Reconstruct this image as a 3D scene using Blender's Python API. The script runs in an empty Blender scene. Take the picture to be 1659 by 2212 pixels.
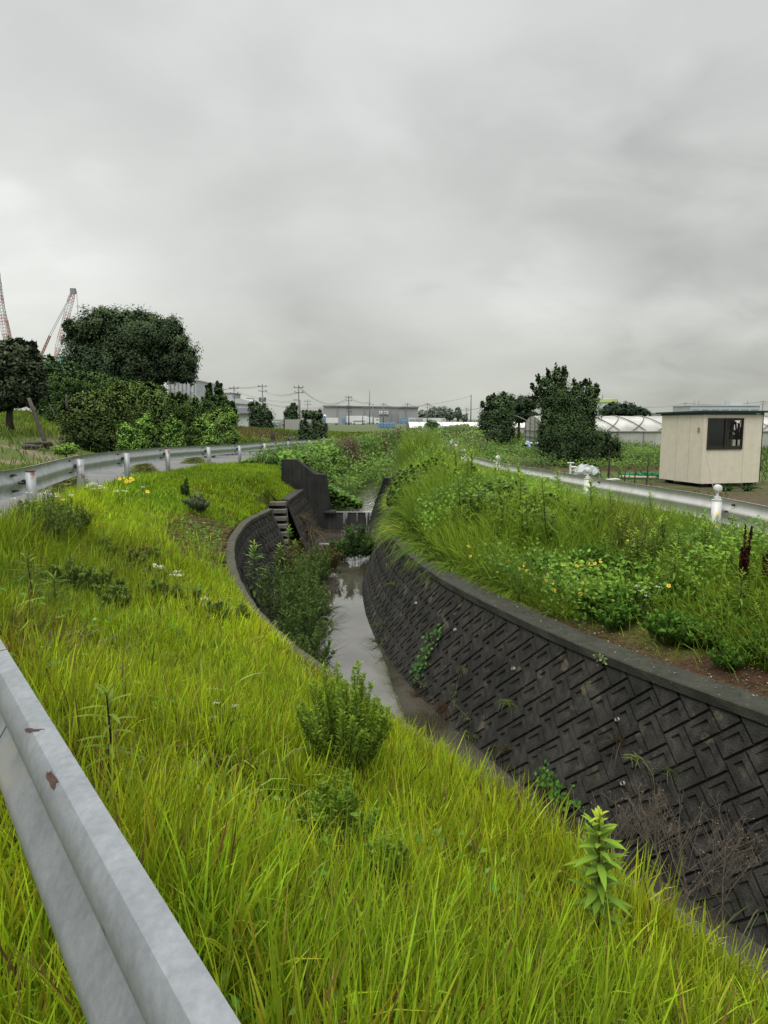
import bpy, math
import numpy as np
from mathutils import Vector
rng = np.random.default_rng(7)
sc = bpy.context.scene
COL = sc.collection
PI = math.pi

# ------------------------------------------------------------------ camera model (used for laying out distances)
EYE = 1.35
F = 1536.; PITCH = math.atan(201 / 1536)
CP, SP = math.cos(PITCH), math.sin(PITCH)
def ray(u, v):
    a = (u - 829.5) / F; c = (1106 - v) / F
    return np.array([a, CP + c * SP, -SP + c * CP])
def aty(u, v, Y):
    r = ray(u, v); r = r * Y / r[1]; r[2] += EYE; return r
def atz(u, v, z):
    r = ray(u, v); t = (z - EYE) / r[2]; r = r * t; r[2] += EYE; return r
def in_view(x, y, z, m=160):
    zz = z - EYE
    d = y * CP - zz * SP; up = y * SP + zz * CP
    d = np.maximum(d, 1e-3)
    u = 829.5 + x / d * F; v = 1106 - up / d * F
    return (d > .05) & (u > -m) & (u < 1659 + m) & (v > -m) & (v < 2212 + m)

# ------------------------------------------------------------------ mesh helpers
def fastmesh(name, V, faces, mat, parent=None, col=None, smooth=False, mats=None, midx=None):
    """V (n,3); faces: list of int arrays (m,k); one mesh object, world coordinates"""
    V = np.asarray(V, dtype=np.float64).reshape(-1, 3)
    if parent is not None:
        p = parent; off = np.zeros(3)
        while p is not None:
            off += np.array(p.location); p = p.parent
        V = V - off
    me = bpy.data.meshes.new(name)
    me.vertices.add(len(V)); me.vertices.foreach_set('co', V.astype(np.float32).ravel())
    faces = [np.asarray(f, dtype=np.int32) for f in faces if len(f)]
    li = np.concatenate([f.ravel() for f in faces]) if faces else np.zeros(0, np.int32)
    tot = np.concatenate([np.full(len(f), f.shape[1], np.int32) for f in faces]) if faces else np.zeros(0, np.int32)
    st = np.concatenate([[0], np.cumsum(tot)[:-1]]).astype(np.int32)
    me.loops.add(len(li)); me.loops.foreach_set('vertex_index', li)
    me.polygons.add(len(tot)); me.polygons.foreach_set('loop_start', st)
    me.polygons.foreach_set('loop_total', tot)
    me.polygons.foreach_set('use_smooth', np.full(len(tot), bool(smooth)))
    if mats:
        for m in mats: me.materials.append(m)
        me.polygons.foreach_set('material_index', np.asarray(midx, np.int32))
    else:
        me.materials.append(mat)
    me.update(calc_edges=True)
    if col is not None:
        ca = me.color_attributes.new('Col', 'FLOAT_COLOR', 'POINT')
        c = np.ones((len(V), 4), np.float32); c[:, :3] = np.clip(col, 0, 1)
        ca.data.foreach_set('color', c.ravel())
    o = bpy.data.objects.new(name, me); COL.objects.link(o)
    if parent is not None: o.parent = parent
    return o

class MB:
    def __init__(s): s.v = []; s.f = []; s.m = []; s.cur = 0
    def add(s, vs, fs):
        b = len(s.v); s.v.extend([tuple(map(float, q)) for q in vs])
        for f in fs: s.f.append(tuple(b + i for i in f)); s.m.append(s.cur)
    def box(s, c, sz, rz=0., ax=None):
        hx, hy, hz = sz[0] / 2, sz[1] / 2, sz[2] / 2
        cs, sn = math.cos(rz), math.sin(rz); vs = []
        for z in (-hz, hz):
            for x, y in ((-hx, -hy), (hx, -hy), (hx, hy), (-hx, hy)):
                vs.append((c[0] + x * cs - y * sn, c[1] + x * sn + y * cs, c[2] + z))
        s.add(vs, [(3, 2, 1, 0), (4, 5, 6, 7), (0, 1, 5, 4), (1, 2, 6, 5), (2, 3, 7, 6), (3, 0, 4, 7)])
    def tube(s, pts, r, n=6, caps=True):
        pts = [Vector(p) for p in pts]; m = len(pts)
        rs = r if hasattr(r, '__len__') else [r] * m
        vs = []; prev = None
        for i, p in enumerate(pts):
            t = (pts[min(i + 1, m - 1)] - pts[max(i - 1, 0)])
            t = t.normalized() if t.length > 1e-9 else Vector((0, 0, 1))
            a = prev if prev is not None else (Vector((1, 0, 0)) if abs(t.x) < .8 else Vector((0, 1, 0)))
            a = (a - t * a.dot(t)).normalized(); prev = a; b = t.cross(a)
            for k in range(n):
                w = 2 * PI * k / n; vs.append(p + (a * math.cos(w) + b * math.sin(w)) * rs[i])
        fs = [(i * n + k, i * n + (k + 1) % n, (i + 1) * n + (k + 1) % n, (i + 1) * n + k) for i in range(m - 1) for k in range(n)]
        if caps: fs += [tuple(range(n - 1, -1, -1)), tuple((m - 1) * n + k for k in range(n))]
        s.add(vs, fs)
    def prism(s, poly, dirv):
        """poly: list of 3D points, extruded by dirv"""
        n = len(poly); d = Vector(dirv); P = [Vector(p) for p in poly]
        s.add(P + [p + d for p in P], [tuple(range(n - 1, -1, -1)), tuple(range(n, 2 * n))] + [(i, (i + 1) % n, n + (i + 1) % n, n + i) for i in range(n)])
    def ball(s, c, r, nu=10, nv=7, sz=(1, 1, 1)):
        vs = [(c[0], c[1], c[2] - r * sz[2])]
        for j in range(1, nv):
            a = -PI / 2 + PI * j / nv
            for i in range(nu):
                w = 2 * PI * i / nu
                vs.append((c[0] + r * sz[0] * math.cos(a) * math.cos(w), c[1] + r * sz[1] * math.cos(a) * math.sin(w), c[2] + r * sz[2] * math.sin(a)))
        vs.append((c[0], c[1], c[2] + r * sz[2])); fs = []
        for i in range(nu):
            fs.append((0, 1 + (i + 1) % nu, 1 + i)); L = 1 + (nv - 2) * nu; fs.append((L + i, L + (i + 1) % nu, L + nu))
        for j in range(nv - 2):
            for i in range(nu):
                a = 1 + j * nu; fs.append((a + i, a + (i + 1) % nu, a + nu + (i + 1) % nu, a + nu + i))
        s.add(vs, fs)
    def build(s, name, mat, parent=None, smooth=False, mats=None, bevel=0):
        V = np.array(s.v)
        groups = {}; mi = {}
        for f, m in zip(s.f, s.m): groups.setdefault(len(f), []).append(f); mi.setdefault(len(f), []).append(m)
        ks = sorted(groups)
        o = fastmesh(name, V, [np.array(groups[k]) for k in ks], mat, parent, smooth=smooth, mats=mats,
                     midx=sum([mi[k] for k in ks], []) if mats else None)
        if bevel:
            b = o.modifiers.new('b', 'BEVEL'); b.width = bevel; b.segments = 2; b.limit_method = 'ANGLE'
        return o

def tag(o, label=None, cat=None, group=None, kind=None):
    if label: o['label'] = label
    if cat: o['category'] = cat
    if group: o['group'] = group
    if kind: o['kind'] = kind
    return o
def root(name, label, cat, loc, group=None, rz=0.):
    o = bpy.data.objects.new(name, None); COL.objects.link(o)
    o.location = [float(a) for a in loc]; o.rotation_euler = (0, 0, rz); o.empty_display_size = .2
    return tag(o, label, cat, group)
def dup(t, loc, rz=0., s=1., label=None, group=None):
    r = t.copy(); COL.objects.link(r); r.location = [float(a) for a in loc]; r.rotation_euler = (0, 0, rz); r.scale = (s, s, s)
    if label: r['label'] = label
    if group: r['group'] = group
    for ch in list(t.children):
        c = ch.copy(); COL.objects.link(c); c.parent = r
        for g in ch.children:
            d = g.copy(); COL.objects.link(d); d.parent = c
    return r

# ------------------------------------------------------------------ materials
def nt(name):
    m = bpy.data.materials.new(name); m.use_nodes = True; t = m.node_tree
    return m, t, t.nodes, t.links, t.nodes['Principled BSDF']
def surf(name, c, rough=.7, var=.25, scale=6., bump=.0, bscale=60., metal=0., c2=None, streak=0., spec=.5, blotch=None):
    """mottled surface: two scales of noise between c and c2, optional vertical streaks and fine bump"""
    m, t, N, L, b = nt(name)
    c2 = c2 or tuple(a * (1 - var) for a in c)
    tc = N.new('ShaderNodeTexCoord')
    n1 = N.new('ShaderNodeTexNoise'); n1.inputs['Scale'].default_value = scale; n1.inputs['Detail'].default_value = 7; n1.inputs['Roughness'].default_value = .65
    L.new(tc.outputs['Object'], n1.inputs['Vector'])
    r = N.new('ShaderNodeValToRGB'); r.color_ramp.elements[0].position = .35; r.color_ramp.elements[1].position = .65
    r.color_ramp.elements[0].color = (*c2, 1); r.color_ramp.elements[1].color = (*c, 1)
    L.new(n1.outputs['Fac'], r.inputs[0]); out = r.outputs[0]
    if streak:
        mp = N.new('ShaderNodeMapping'); mp.inputs['Scale'].default_value = (14, 14, .8); L.new(tc.outputs['Object'], mp.inputs[0])
        n2 = N.new('ShaderNodeTexNoise'); n2.inputs['Scale'].default_value = 1; n2.inputs['Detail'].default_value = 5; L.new(mp.outputs[0], n2.inputs['Vector'])
        r2 = N.new('ShaderNodeValToRGB'); r2.color_ramp.elements[0].position = .4; r2.color_ramp.elements[1].position = .62
        r2.color_ramp.elements[0].color = (1 - streak,) * 3 + (1,); r2.color_ramp.elements[1].color = (1, 1, 1, 1); L.new(n2.outputs['Fac'], r2.inputs[0])
        mx = N.new('ShaderNodeMix'); mx.data_type = 'RGBA'; mx.blend_type = 'MULTIPLY'; mx.inputs[0].default_value = 1
        L.new(out, mx.inputs[6]); L.new(r2.outputs[0], mx.inputs[7]); out = mx.outputs[2]
    if blotch:
        n3 = N.new('ShaderNodeTexNoise'); n3.inputs['Scale'].default_value = blotch[1]; n3.inputs['Detail'].default_value = 6; L.new(tc.outputs['Object'], n3.inputs['Vector'])
        r3 = N.new('ShaderNodeValToRGB'); r3.color_ramp.elements[0].position = blotch[2]; r3.color_ramp.elements[1].position = blotch[2] + .08
        r3.color_ramp.elements[0].color = (0, 0, 0, 1); r3.color_ramp.elements[1].color = (1, 1, 1, 1); L.new(n3.outputs['Fac'], r3.inputs[0])
        mx = N.new('ShaderNodeMix'); mx.data_type = 'RGBA'; L.new(r3.outputs[0], mx.inputs[0]); L.new(out, mx.inputs[6]); mx.inputs[7].default_value = (*blotch[0], 1); out = mx.outputs[2]
    L.new(out, b.inputs['Base Color'])
    b.inputs['Roughness'].default_value = rough; b.inputs['Metallic'].default_value = metal; b.inputs['Specular IOR Level'].default_value = spec
    if bump:
        n4 = N.new('ShaderNodeTexNoise'); n4.inputs['Scale'].default_value = bscale; n4.inputs['Detail'].default_value = 8; L.new(tc.outputs['Object'], n4.inputs['Vector'])
        bp = N.new('ShaderNodeBump'); bp.inputs['Strength'].default_value = bump; bp.inputs['Distance'].default_value = .02
        L.new(n4.outputs['Fac'], bp.inputs['Height']); L.new(bp.outputs[0], b.inputs['Normal'])
    return m
def leafmat(name, trans=.35, rough=.55, gain=1., spec=.3):
    m, t, N, L, b = nt(name)
    at = N.new('ShaderNodeVertexColor'); at.layer_name = 'Col'
    L.new(at.outputs[0], b.inputs['Base Color']); b.inputs['Roughness'].default_value = rough; b.inputs['Specular IOR Level'].default_value = spec
    tr = N.new('ShaderNodeBsdfTranslucent'); L.new(at.outputs[0], tr.inputs['Color'])
    mx = N.new('ShaderNodeMixShader'); mx.inputs[0].default_value = trans
    L.new(b.outputs[0], mx.inputs[1]); L.new(tr.outputs[0], mx.inputs[2]); L.new(mx.outputs[0], N['Material Output'].inputs['Surface'])
    return m
M_grass = leafmat('grass_blades', .45, .55, spec=.2)
M_leaf = leafmat('leaf', .3, .65, spec=.12)
M_tree = leafmat('tree_leaf', .12, .7, spec=.15)
M_bark = surf('bark', (.045, .035, .026), .9, .5, 12, .6, 40)
M_stem = surf('stem_green', (.10, .14, .03), .7, .3, 20)
M_stemred = surf('stem_red', (.09, .04, .025), .7, .3, 20)
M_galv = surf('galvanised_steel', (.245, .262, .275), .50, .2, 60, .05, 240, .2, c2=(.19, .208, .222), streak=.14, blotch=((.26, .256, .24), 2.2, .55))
M_galvfar = surf('galvanised_steel_lightened', (.46, .49, .49), .5, .2, 9, .05, 60, .1, c2=(.36, .395, .39), streak=.18)  # near rail's steel again, lightened in colour to brighten the far panels
M_white = surf('white_paint_weathered', (.62, .62, .60), .5, .1, 4, .05, 60, 0, c2=(.54, .54, .51), streak=.10, blotch=((.30, .24, .17), 7, .66))
M_rust = surf('rust', (.075, .034, .022), .85, .5, 30, .4, 100)
M_black = surf('black_steel', (.02, .02, .022), .5, .3, 20)
M_postrust = surf('post_steel', (.40, .42, .43), .5, .2, 6, .1, 60, .15, c2=(.36, .38, .38), streak=.3, blotch=((.16, .07, .04), 5, .6))
M_conc_dark = surf('stained_concrete', (.050, .049, .044), .8, .5, 3, .5, 90, streak=.35, c2=(.018, .019, .018), blotch=((.09, .085, .07), 9, .66))
M_wing = surf('dark_wall_concrete', (.035, .033, .029), .8, .5, 3, .5, 60, streak=.5, c2=(.013, .013, .012), blotch=((.07, .05, .032), 2.2, .66))
M_block = surf('wet_block_concrete', (.048, .046, .038), .85, .5, 1.7, .8, 70, streak=.45, c2=(.019, .0188, .016), blotch=((.085, .075, .048), 4.5, .615), spec=.25)
M_cope = surf('coping_concrete', (.038, .039, .026), .9, .5, 5, .6, 90, streak=.2, c2=(.018, .021, .011), blotch=((.17, .16, .13), 26, .66))
M_copeL = surf('coping_concrete_pale', (.060, .054, .038), .9, .5, 5, .6, 90, c2=(.035, .034, .02), blotch=((.05, .06, .03), 9, .6))
M_asph = surf('asphalt', (.16, .16, .155), .9, .3, 1.2, .5, 150, c2=(.11, .11, .105), blotch=((.20, .19, .17), 40, .6))
M_wood = surf('old_timber', (.10, .085, .07), .9, .5, 14, .5, 60, c2=(.035, .03, .026))

# ------------------------------------------------------------------ vegetation geometry
def unit(a): return a / np.maximum(np.linalg.norm(a, axis=-1, keepdims=True), 1e-9)
def rand_dirs(n, zmin=-1.):
    z = rng.uniform(zmin, 1, n); a = rng.uniform(0, 2 * PI, n); r = np.sqrt(1 - z * z)
    return np.stack([r * np.cos(a), r * np.sin(a), z], 1)
class Leaves:
    """collects bent strips and kites with per-vertex colour, built as ONE mesh"""
    def __init__(s): s.V = []; s.Q = []; s.T = []; s.C = []; s.n = 0
    def strips(s, O, D, Ln, W, droop, c0, c1, prof=(1, .9, .55, 0), ts=(0, .38, .74, 1), side=None):
        O = np.atleast_2d(O); n = len(O)
        if n == 0: return
        D = unit(np.broadcast_to(D, (n, 3)).astype(float)); Ln = np.broadcast_to(Ln, n); W = np.broadcast_to(W, n); droop = np.broadcast_to(droop, n)
        if side is None:
            r = rand_dirs(n) * .9; side = unit(np.cross(D, r + np.array([0, 0, .3])))
        vs = []; cs = []
        c0 = np.broadcast_to(c0, (n, 3)); c1 = np.broadcast_to(c1, (n, 3))
        for t, w in zip(ts, prof):
            P = O + D * (Ln * t)[:, None]; P = P - np.array([0, 0, 1.]) * (droop * Ln * t * t)[:, None]
            P = P + np.stack([D[:, 0], D[:, 1], 0 * D[:, 0]], 1) * (droop * Ln * t * t * .6)[:, None]
            c = c0 + (c1 - c0) * t
            if w > 0:
                vs += [P - side * (W * w / 2)[:, None], P + side * (W * w / 2)[:, None]]; cs += [c, c]
            else: vs.append(P); cs.append(c)
        k = len(vs); V = np.stack(vs, 1).reshape(-1, 3); C = np.stack(cs, 1).reshape(-1, 3)
        b = s.n + np.arange(n)[:, None] * k
        for i in range(len(ts) - 2): s.Q.append(b + np.array([2 * i, 2 * i + 1, 2 * i + 3, 2 * i + 2]))
        if prof[-1] > 0: i = len(ts) - 2; s.Q.append(b + np.array([2 * i, 2 * i + 1, 2 * i + 3, 2 * i + 2]))
        else: i = 2 * (len(ts) - 2); s.T.append(b + np.array([i, i + 1, i + 2]))
        s.V.append(V); s.C.append(C); s.n += len(V)
    def kites(s, O, N, Ln, W, c, fold=0.):
        n = len(O)
        if n == 0: return
        N = unit(N); T = unit(np.cross(N, rand_dirs(n))); B = np.cross(N, T)
        Ln = np.broadcast_to(Ln, n)[:, None]; W = np.broadcast_to(W, n)[:, None]
        V = np.stack([O - T * Ln * .5, O - B * W * .5 + T * Ln * .02, O + T * Ln * .5 - N * Ln * .1, O + B * W * .5 + T * Ln * .02], 1).reshape(-1, 3)
        C = np.repeat(np.broadcast_to(c, (n, 3)), 4, 0)
        s.Q.append(s.n + np.arange(n)[:, None] * 4 + np.arange(4)); s.V.append(V); s.C.append(C); s.n += len(V)
    def build(s, name, mat, parent=None):
        return fastmesh(name, np.concatenate(s.V), [np.concatenate(s.Q) if s.Q else [], np.concatenate(s.T) if s.T else []], mat, parent, col=np.concatenate(s.C))
def vnoise(x, y, s, seed=0):
    """smooth 2D noise 0..1"""
    r = np.random.default_rng(seed + 991); t = 0; a = 0
    for k in range(7):
        th = r.uniform(0, 2 * PI); f = s * r.uniform(.5, 2.2); ph = r.uniform(0, 2 * PI); w = 1 / (f / s)
        t = t + w * np.sin((x * math.cos(th) + y * math.sin(th)) * f + ph + 1.3 * np.sin((x * math.sin(th) - y * math.cos(th)) * f * .7 + ph)); a += w
    return .5 + .5 * np.clip(t / a * 1.6, -1, 1)
def jit(c, n, v=.2, hv=.1):
    c = np.array(c); return c * (1 + rng.normal(0, v, (n, 1))) * (1 + rng.normal(0, hv, (n, 3)))

# ------------------------------------------------------------------ long curves of the site (X as a function of Y)
def smooth_knots(k, step=.25, it=6):
    k = np.array(k); ys = np.arange(k[0, 0], k[-1, 0] + step, step); xs = np.interp(ys, k[:, 0], k[:, 1])
    for _ in range(it): xs[1:-1] = (xs[:-2] + 2 * xs[1:-1] + xs[2:]) / 4
    return ys, xs
POSTS = [(65, 1012, 9.2), (172, 985, 12.3), (273, 973, 15.5), (361, 966, 19), (450, 962, 23), (517, 959.5, 27.5), (571, 955, 32), (622, 951.5, 37),
         (668, 949.7, 42), (700, 949.7, 46), (718, 951, 49.5), (738, 953, 53)]
PW = np.array([aty(*p) for p in POSTS])
rk = [(-8, .207 + 8.15 * .727), (-4, .207 + 4.15 * .727), (.15, .207), (3, -1.865), (5.0, -3.30), (6.6, -4.15), (8, -4.62)] + [(y, x - .11) for x, y, z in PW] + [(60, -2.6), (75, 1), (100, 8), (140, 22), (3000, 600)]
RY, RX = smooth_knots([a for a in rk if a[0] <= 145], .25, 8)
def Xr(y): return np.where(np.asarray(y) > 140, 22 + (np.asarray(y) - 140) * .2, np.interp(y, RY, RX))
ZRK = [(-10, -.03), (9, -.03), (12.3, -.04), (15.5, -.08), (19, -.15), (23, -.25), (27.5, -.37), (32, -.44), (37, -.52), (42, -.62), (46, -.72), (50, -.82), (60, -.9), (200, -.9)]
ZY, ZX = smooth_knots(ZRK, .5, 6)
def Zr(y): return np.interp(y, ZY, ZX)
ZC = -.85; ZW = -2.3; ZW2 = -1.72
LCk = [(-6, 6.6), (-2, 4.15), (1, 2.4), (2.61, 1.52), (3.0, 1.28), (6.02, -.50), (7.1, -1.08), (8.2, -1.55), (9.82, -2.08), (11.36, -2.47), (12.93, -2.78), (15.34, -3.0), (17.4, -2.78), (19.3, -2.65), (23.4, -2.55), (30, -2.3), (45, -.6), (70, 3), (110, 10), (3000, 400)]
RCk = [(-6, 11), (0, 5.9), (5.16, 2.90), (5.66, 2.57), (6.16, 2.27), (6.47, 2.09), (7.14, 1.77), (8.4, 1.27), (9.21, .97), (10.25, .67), (11.97, .33), (13.19, .17), (15.34, .03), (18, .12), (23.4, .45), (30, .9), (45, 2.2), (70, 5.5), (110, 12.5), (3000, 403)]
LY, LX = smooth_knots([a for a in LCk if a[0] < 200], .25, 5); CY, CX = smooth_knots([a for a in RCk if a[0] < 200], .25, 6)
def Xl(y): return np.where(np.asarray(y) > 110, 10 + (np.asarray(y) - 110) * .13, np.interp(y, LY, LX))
def Xc(y): return np.where(np.asarray(y) > 110, 12.5 + (np.asarray(y) - 110) * .13, np.interp(y, CY, CX))
RRk = [(-6, 12), (0, 8.2), (5, 5.3), (8.74, 4.76), (9.9, 4.72), (13.25, 3.9), (17.81, 2.85), (21.8, 2.5), (30, 2.9), (40, 4), (60, 7), (110, 15), (140, 20)]
GY, GX = smooth_knots(RRk, .25, 8)
def Xg(y): return np.where(np.asarray(y) > 140, 20 + (np.asarray(y) - 140) * .13, np.interp(y, GY, GX))
def sstep(a, b, x): t = np.clip((x - a) / (b - a), 0, 1); return t * t * (3 - 2 * t)
ROADW = 4.1
def profile(y):
    """cross-section knots (x,z) for station y (arrays)"""
    y = np.asarray(y, float); R, Lc, C, G = Xr(y), Xl(y), Xc(y), Xg(y); zr = Zr(y); L0 = Lc; Lc = Lc - .30 * ((y > 17.7) & (y < 19.3))
    up = sstep(23.2, 24.5, y)            # upstream of the weir: plain earth channel
    fade = 1 - sstep(60, 115, y)         # channel disappears in the far weeds
    near = sstep(7, 10, y)
    rf = 1 - sstep(55, 110, y)           # rise of the field on the left
    O = R - ROADW
    zg = -.53 * np.ones_like(y) - .2 * sstep(20, 60, y)
    zc = ZC * (1 - up) + up * (-.38)
    zb = (-2.75 * (1 - up) + up * -1.95); zb = zb * fade + (1 - fade) * -.9
    top = Lc - 1.0 + .75 * (1 - sstep(12, 21, y)) * 0
    tx = R + (L0 - R) * (.30 + .44 * sstep(13, 20.5, y))       # top edge of the left bank
    tz = zr - .06 + .02
    tz = tz + (ZC - zr) * .16 * (1 - sstep(13, 21, y))
    Lin = Lc - .05; w = up * .55
    K = [(-3000 + 0 * y, -.9 + 0 * y), (O - 60, -.9 + 2.2 * rf), (O - 26, -.2 + 2.2 * rf), (O - 13, zr + 1.85 * rf), (O - 5, zr + .62 * rf), (O - 3, zr + .18 * rf), (O, zr), (R + .15, zr), (R + .4, zr + .07 * (1 - sstep(20, 30, y))),
         (tx, tz), (Lc - .22, np.where(Lc < L0, zc + (tz - zc) * .30 / np.maximum(L0 - .22 - tx, .31), zc - .015)), (Lin - .13, zc - .03), (Lin - .11 + w, zb), (C + .22 - w, zb), (C + .24, zc - .03), (C + .32, zc - .015),
         (C + .32 + (G - C) * .2, zc + .07 + .32 * sstep(8.5, 12.5, y) * (1 - up) + .42 * up * (1 - sstep(33, 45, y))), (G - .7, zg - .02), (G, zg), (G + 3.4, zg), (G + 5.5, -.75 + 0 * y), (G + 60, -.8 + 0 * y), (3000 + 0 * y, -.9 + 0 * y)]
    return K
def gz(x, y):
    x = np.asarray(x, float); y = np.asarray(y, float); x, y = np.broadcast_arrays(x, y)
    K = profile(y); z = np.full(x.shape, -.9)
    for (x0, z0), (x1, z1) in zip(K[:-1], K[1:]):
        m = (x >= x0) & (x < x1); t = np.clip((x - x0) / np.maximum(x1 - x0, 1e-6), 0, 1)
        z = np.where(m, z0 + (z1 - z0) * t, z)
    return z + .03 * (vnoise(x, y, 1.1, 3) - .5) * (np.abs(x - Xr(y) + 2) > 2.1)
def gp(x, y): return (float(x), float(y), float(gz(x, y)))

# ------------------------------------------------------------------ ground
def make_ground():
    ys = np.concatenate([np.arange(-8, 30, .25), np.arange(30, 60, .6), np.arange(60, 130, 2.), np.geomspace(130, 2600, 40)])
    K = profile(ys); cols = []
    sub = [1, 3, 4, 6, 6, 3, 3, 6, 1, 8, 8, 1, 1, 4, 1, 1, 5, 8, 2, 6, 4, 12, 3]
    nk = len(K)
    for i in range(nk - 1):
        n = sub[i]
        for j in range(n): t = j / n; cols.append((K[i][0] * (1 - t) + K[i + 1][0] * t, K[i][1] * (1 - t) + K[i + 1][1] * t, i))
    cols.append((K[-1][0], K[-1][1], nk - 1))
    X = np.stack([c[0] for c in cols], 1); Z = np.stack([c[1] for c in cols], 1); Y = np.repeat(ys[:, None], X.shape[1], 1)
    X = np.maximum.accumulate(X, axis=1)
    seg = np.array([c[2] for c in cols])
    Z = Z + .03 * (vnoise(X, Y, 1.1, 3) - .5) * (np.abs(X - Xr(Y) + 2) > 2.1) * (seg[None, :] != 12)
    C = np.zeros(X.shape + (3,))
    n1 = vnoise(X, Y, .8, 5)[..., None]; n2 = vnoise(X, Y, .12, 6)[..., None]
    thatch = np.array([.09, .105, .02]) * (1 - n1) + np.array([.12, .16, .018]) * n1
    C[:] = thatch
    field = np.array([.075, .11, .025]) * (1 - n2) + np.array([.10, .115, .04]) * n2
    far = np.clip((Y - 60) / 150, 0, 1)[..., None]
    field = field * (1 - far) + np.array([.10, .125, .075]) * far  # distant fields turn grey-green: haze mixed into the ground colour
    O = Xr(Y) - ROADW; G = Xg(Y)
    m = X < O; C[m] = field[m]
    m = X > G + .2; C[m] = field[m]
    # bare soil beside the left road and around the shed
    s = (vnoise(X, Y, .35, 8) + .6 * vnoise(X, Y, 1.6, 9)) / 1.6
    m = (X < O + .3) & (X > O - 6.5) & (Y < 40) & (Y > 16) & (s > .66) & (Z < .5); C[m] = np.array([.17, .14, .10]) * (.75 + .4 * s[m][:, None])
    m = (X > G + 3.3) & (X < 17) & (Y < 36) & (s > .3); C[m] = np.array([.085, .062, .04]) * (.7 + .6 * s[m][:, None])
    # earth strip along the right coping, bare patch by the left coping
    Cc = Xc(Y); m = (X > Cc + .2) & (X < Cc + .9) & (Y < 8.2); C[m] = np.array([.062, .034, .02])
    Lc = Xl(Y); m = (X < Lc) & (X > Lc - .9) & (Y > 9.2) & (Y < 14.5); C[m] = np.array([.075, .062, .028])
    m = (X > Lc - .05) & (X < Cc + .05) & (Y < 70); C[m] = np.array([.03, .028, .02])
    ny, nx = X.shape; V = np.stack([X, Y, Z], -1).reshape(-1, 3)
    i = np.arange(ny - 1)[:, None] * nx + np.arange(nx - 1)[None, :]
    Fq = np.stack([i, i + 1, i + nx + 1, i + nx], -1).reshape(-1, 4)
    m, t, N, L, b = nt('earth_and_turf')
    at = N.new('ShaderNodeVertexColor'); at.layer_name = 'Col'; tc = N.new('ShaderNodeTexCoord')
    n = N.new('ShaderNodeTexNoise'); n.inputs['Scale'].default_value = 9; n.inputs['Detail'].default_value = 10; n.inputs['Roughness'].default_value = .75; L.new(tc.outputs['Object'], n.inputs['Vector'])
    r = N.new('ShaderNodeValToRGB'); r.color_ramp.elements[0].position = .3; r.color_ramp.elements[0].color = (.35, .33, .3, 1); r.color_ramp.elements[1].position = .7; r.color_ramp.elements[1].color = (1.5, 1.5, 1.5, 1)
    L.new(n.outputs['Fac'], r.inputs[0]); mx = N.new('ShaderNodeMix'); mx.data_type = 'RGBA'; mx.blend_type = 'MULTIPLY'; mx.inputs[0].default_value = 1
    L.new(at.outputs[0], mx.inputs[6]); L.new(r.outputs[0], mx.inputs[7]); L.new(mx.outputs[2], b.inputs['Base Color']); b.inputs['Roughness'].default_value = .95; b.inputs['Specular IOR Level'].default_value = .15
    bp = N.new('ShaderNodeBump'); bp.inputs['Strength'].default_value = .8; bp.inputs['Distance'].default_value = .05; L.new(n.outputs['Fac'], bp.inputs['Height']); L.new(bp.outputs[0], b.inputs['Normal'])
    o = fastmesh('ground', V, [Fq], m, col=C.reshape(-1, 3), smooth=False); tag(o, kind='structure')
make_ground()
def ribbon(name, fx0, fx1, ys, mat, dz=.012, n=6, ragged=0.):
    ys = np.asarray(ys); x0 = fx0(ys); x1 = fx1(ys)
    t = np.linspace(0, 1, n)[None, :]; X = x0[:, None] * (1 - t) + x1[:, None] * t; Y = np.repeat(ys[:, None], n, 1)
    if ragged: X[:, 0] += ragged * (vnoise(X[:, 0], Y[:, 0], 3, 1) - .5); X[:, -1] += ragged * (vnoise(X[:, -1], Y[:, 0], 3, 2) - .5)
    Z = gz(X, Y) + dz
    V = np.stack([X, Y, Z], -1).reshape(-1, 3); i = np.arange(len(ys) - 1)[:, None] * n + np.arange(n - 1)[None, :]
    return tag(fastmesh(name, V, [np.stack([i, i + 1, i + n + 1, i + n], -1).reshape(-1, 4)], mat, smooth=True), kind='structure')
shoulder = lambda y: Xr(y) - 1.3 + 1.45 * sstep(4, 7, y)
ribbon('road', lambda y: Xr(y) - ROADW + .15, shoulder, np.arange(-8, 75, .25), M_asph, .02, 6, .35)
ribbon('path', lambda y: Xg(y) + .25, lambda y: Xg(y) + 2.2, np.arange(0, 34, .5), M_asph, .02, 6, .4)

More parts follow.
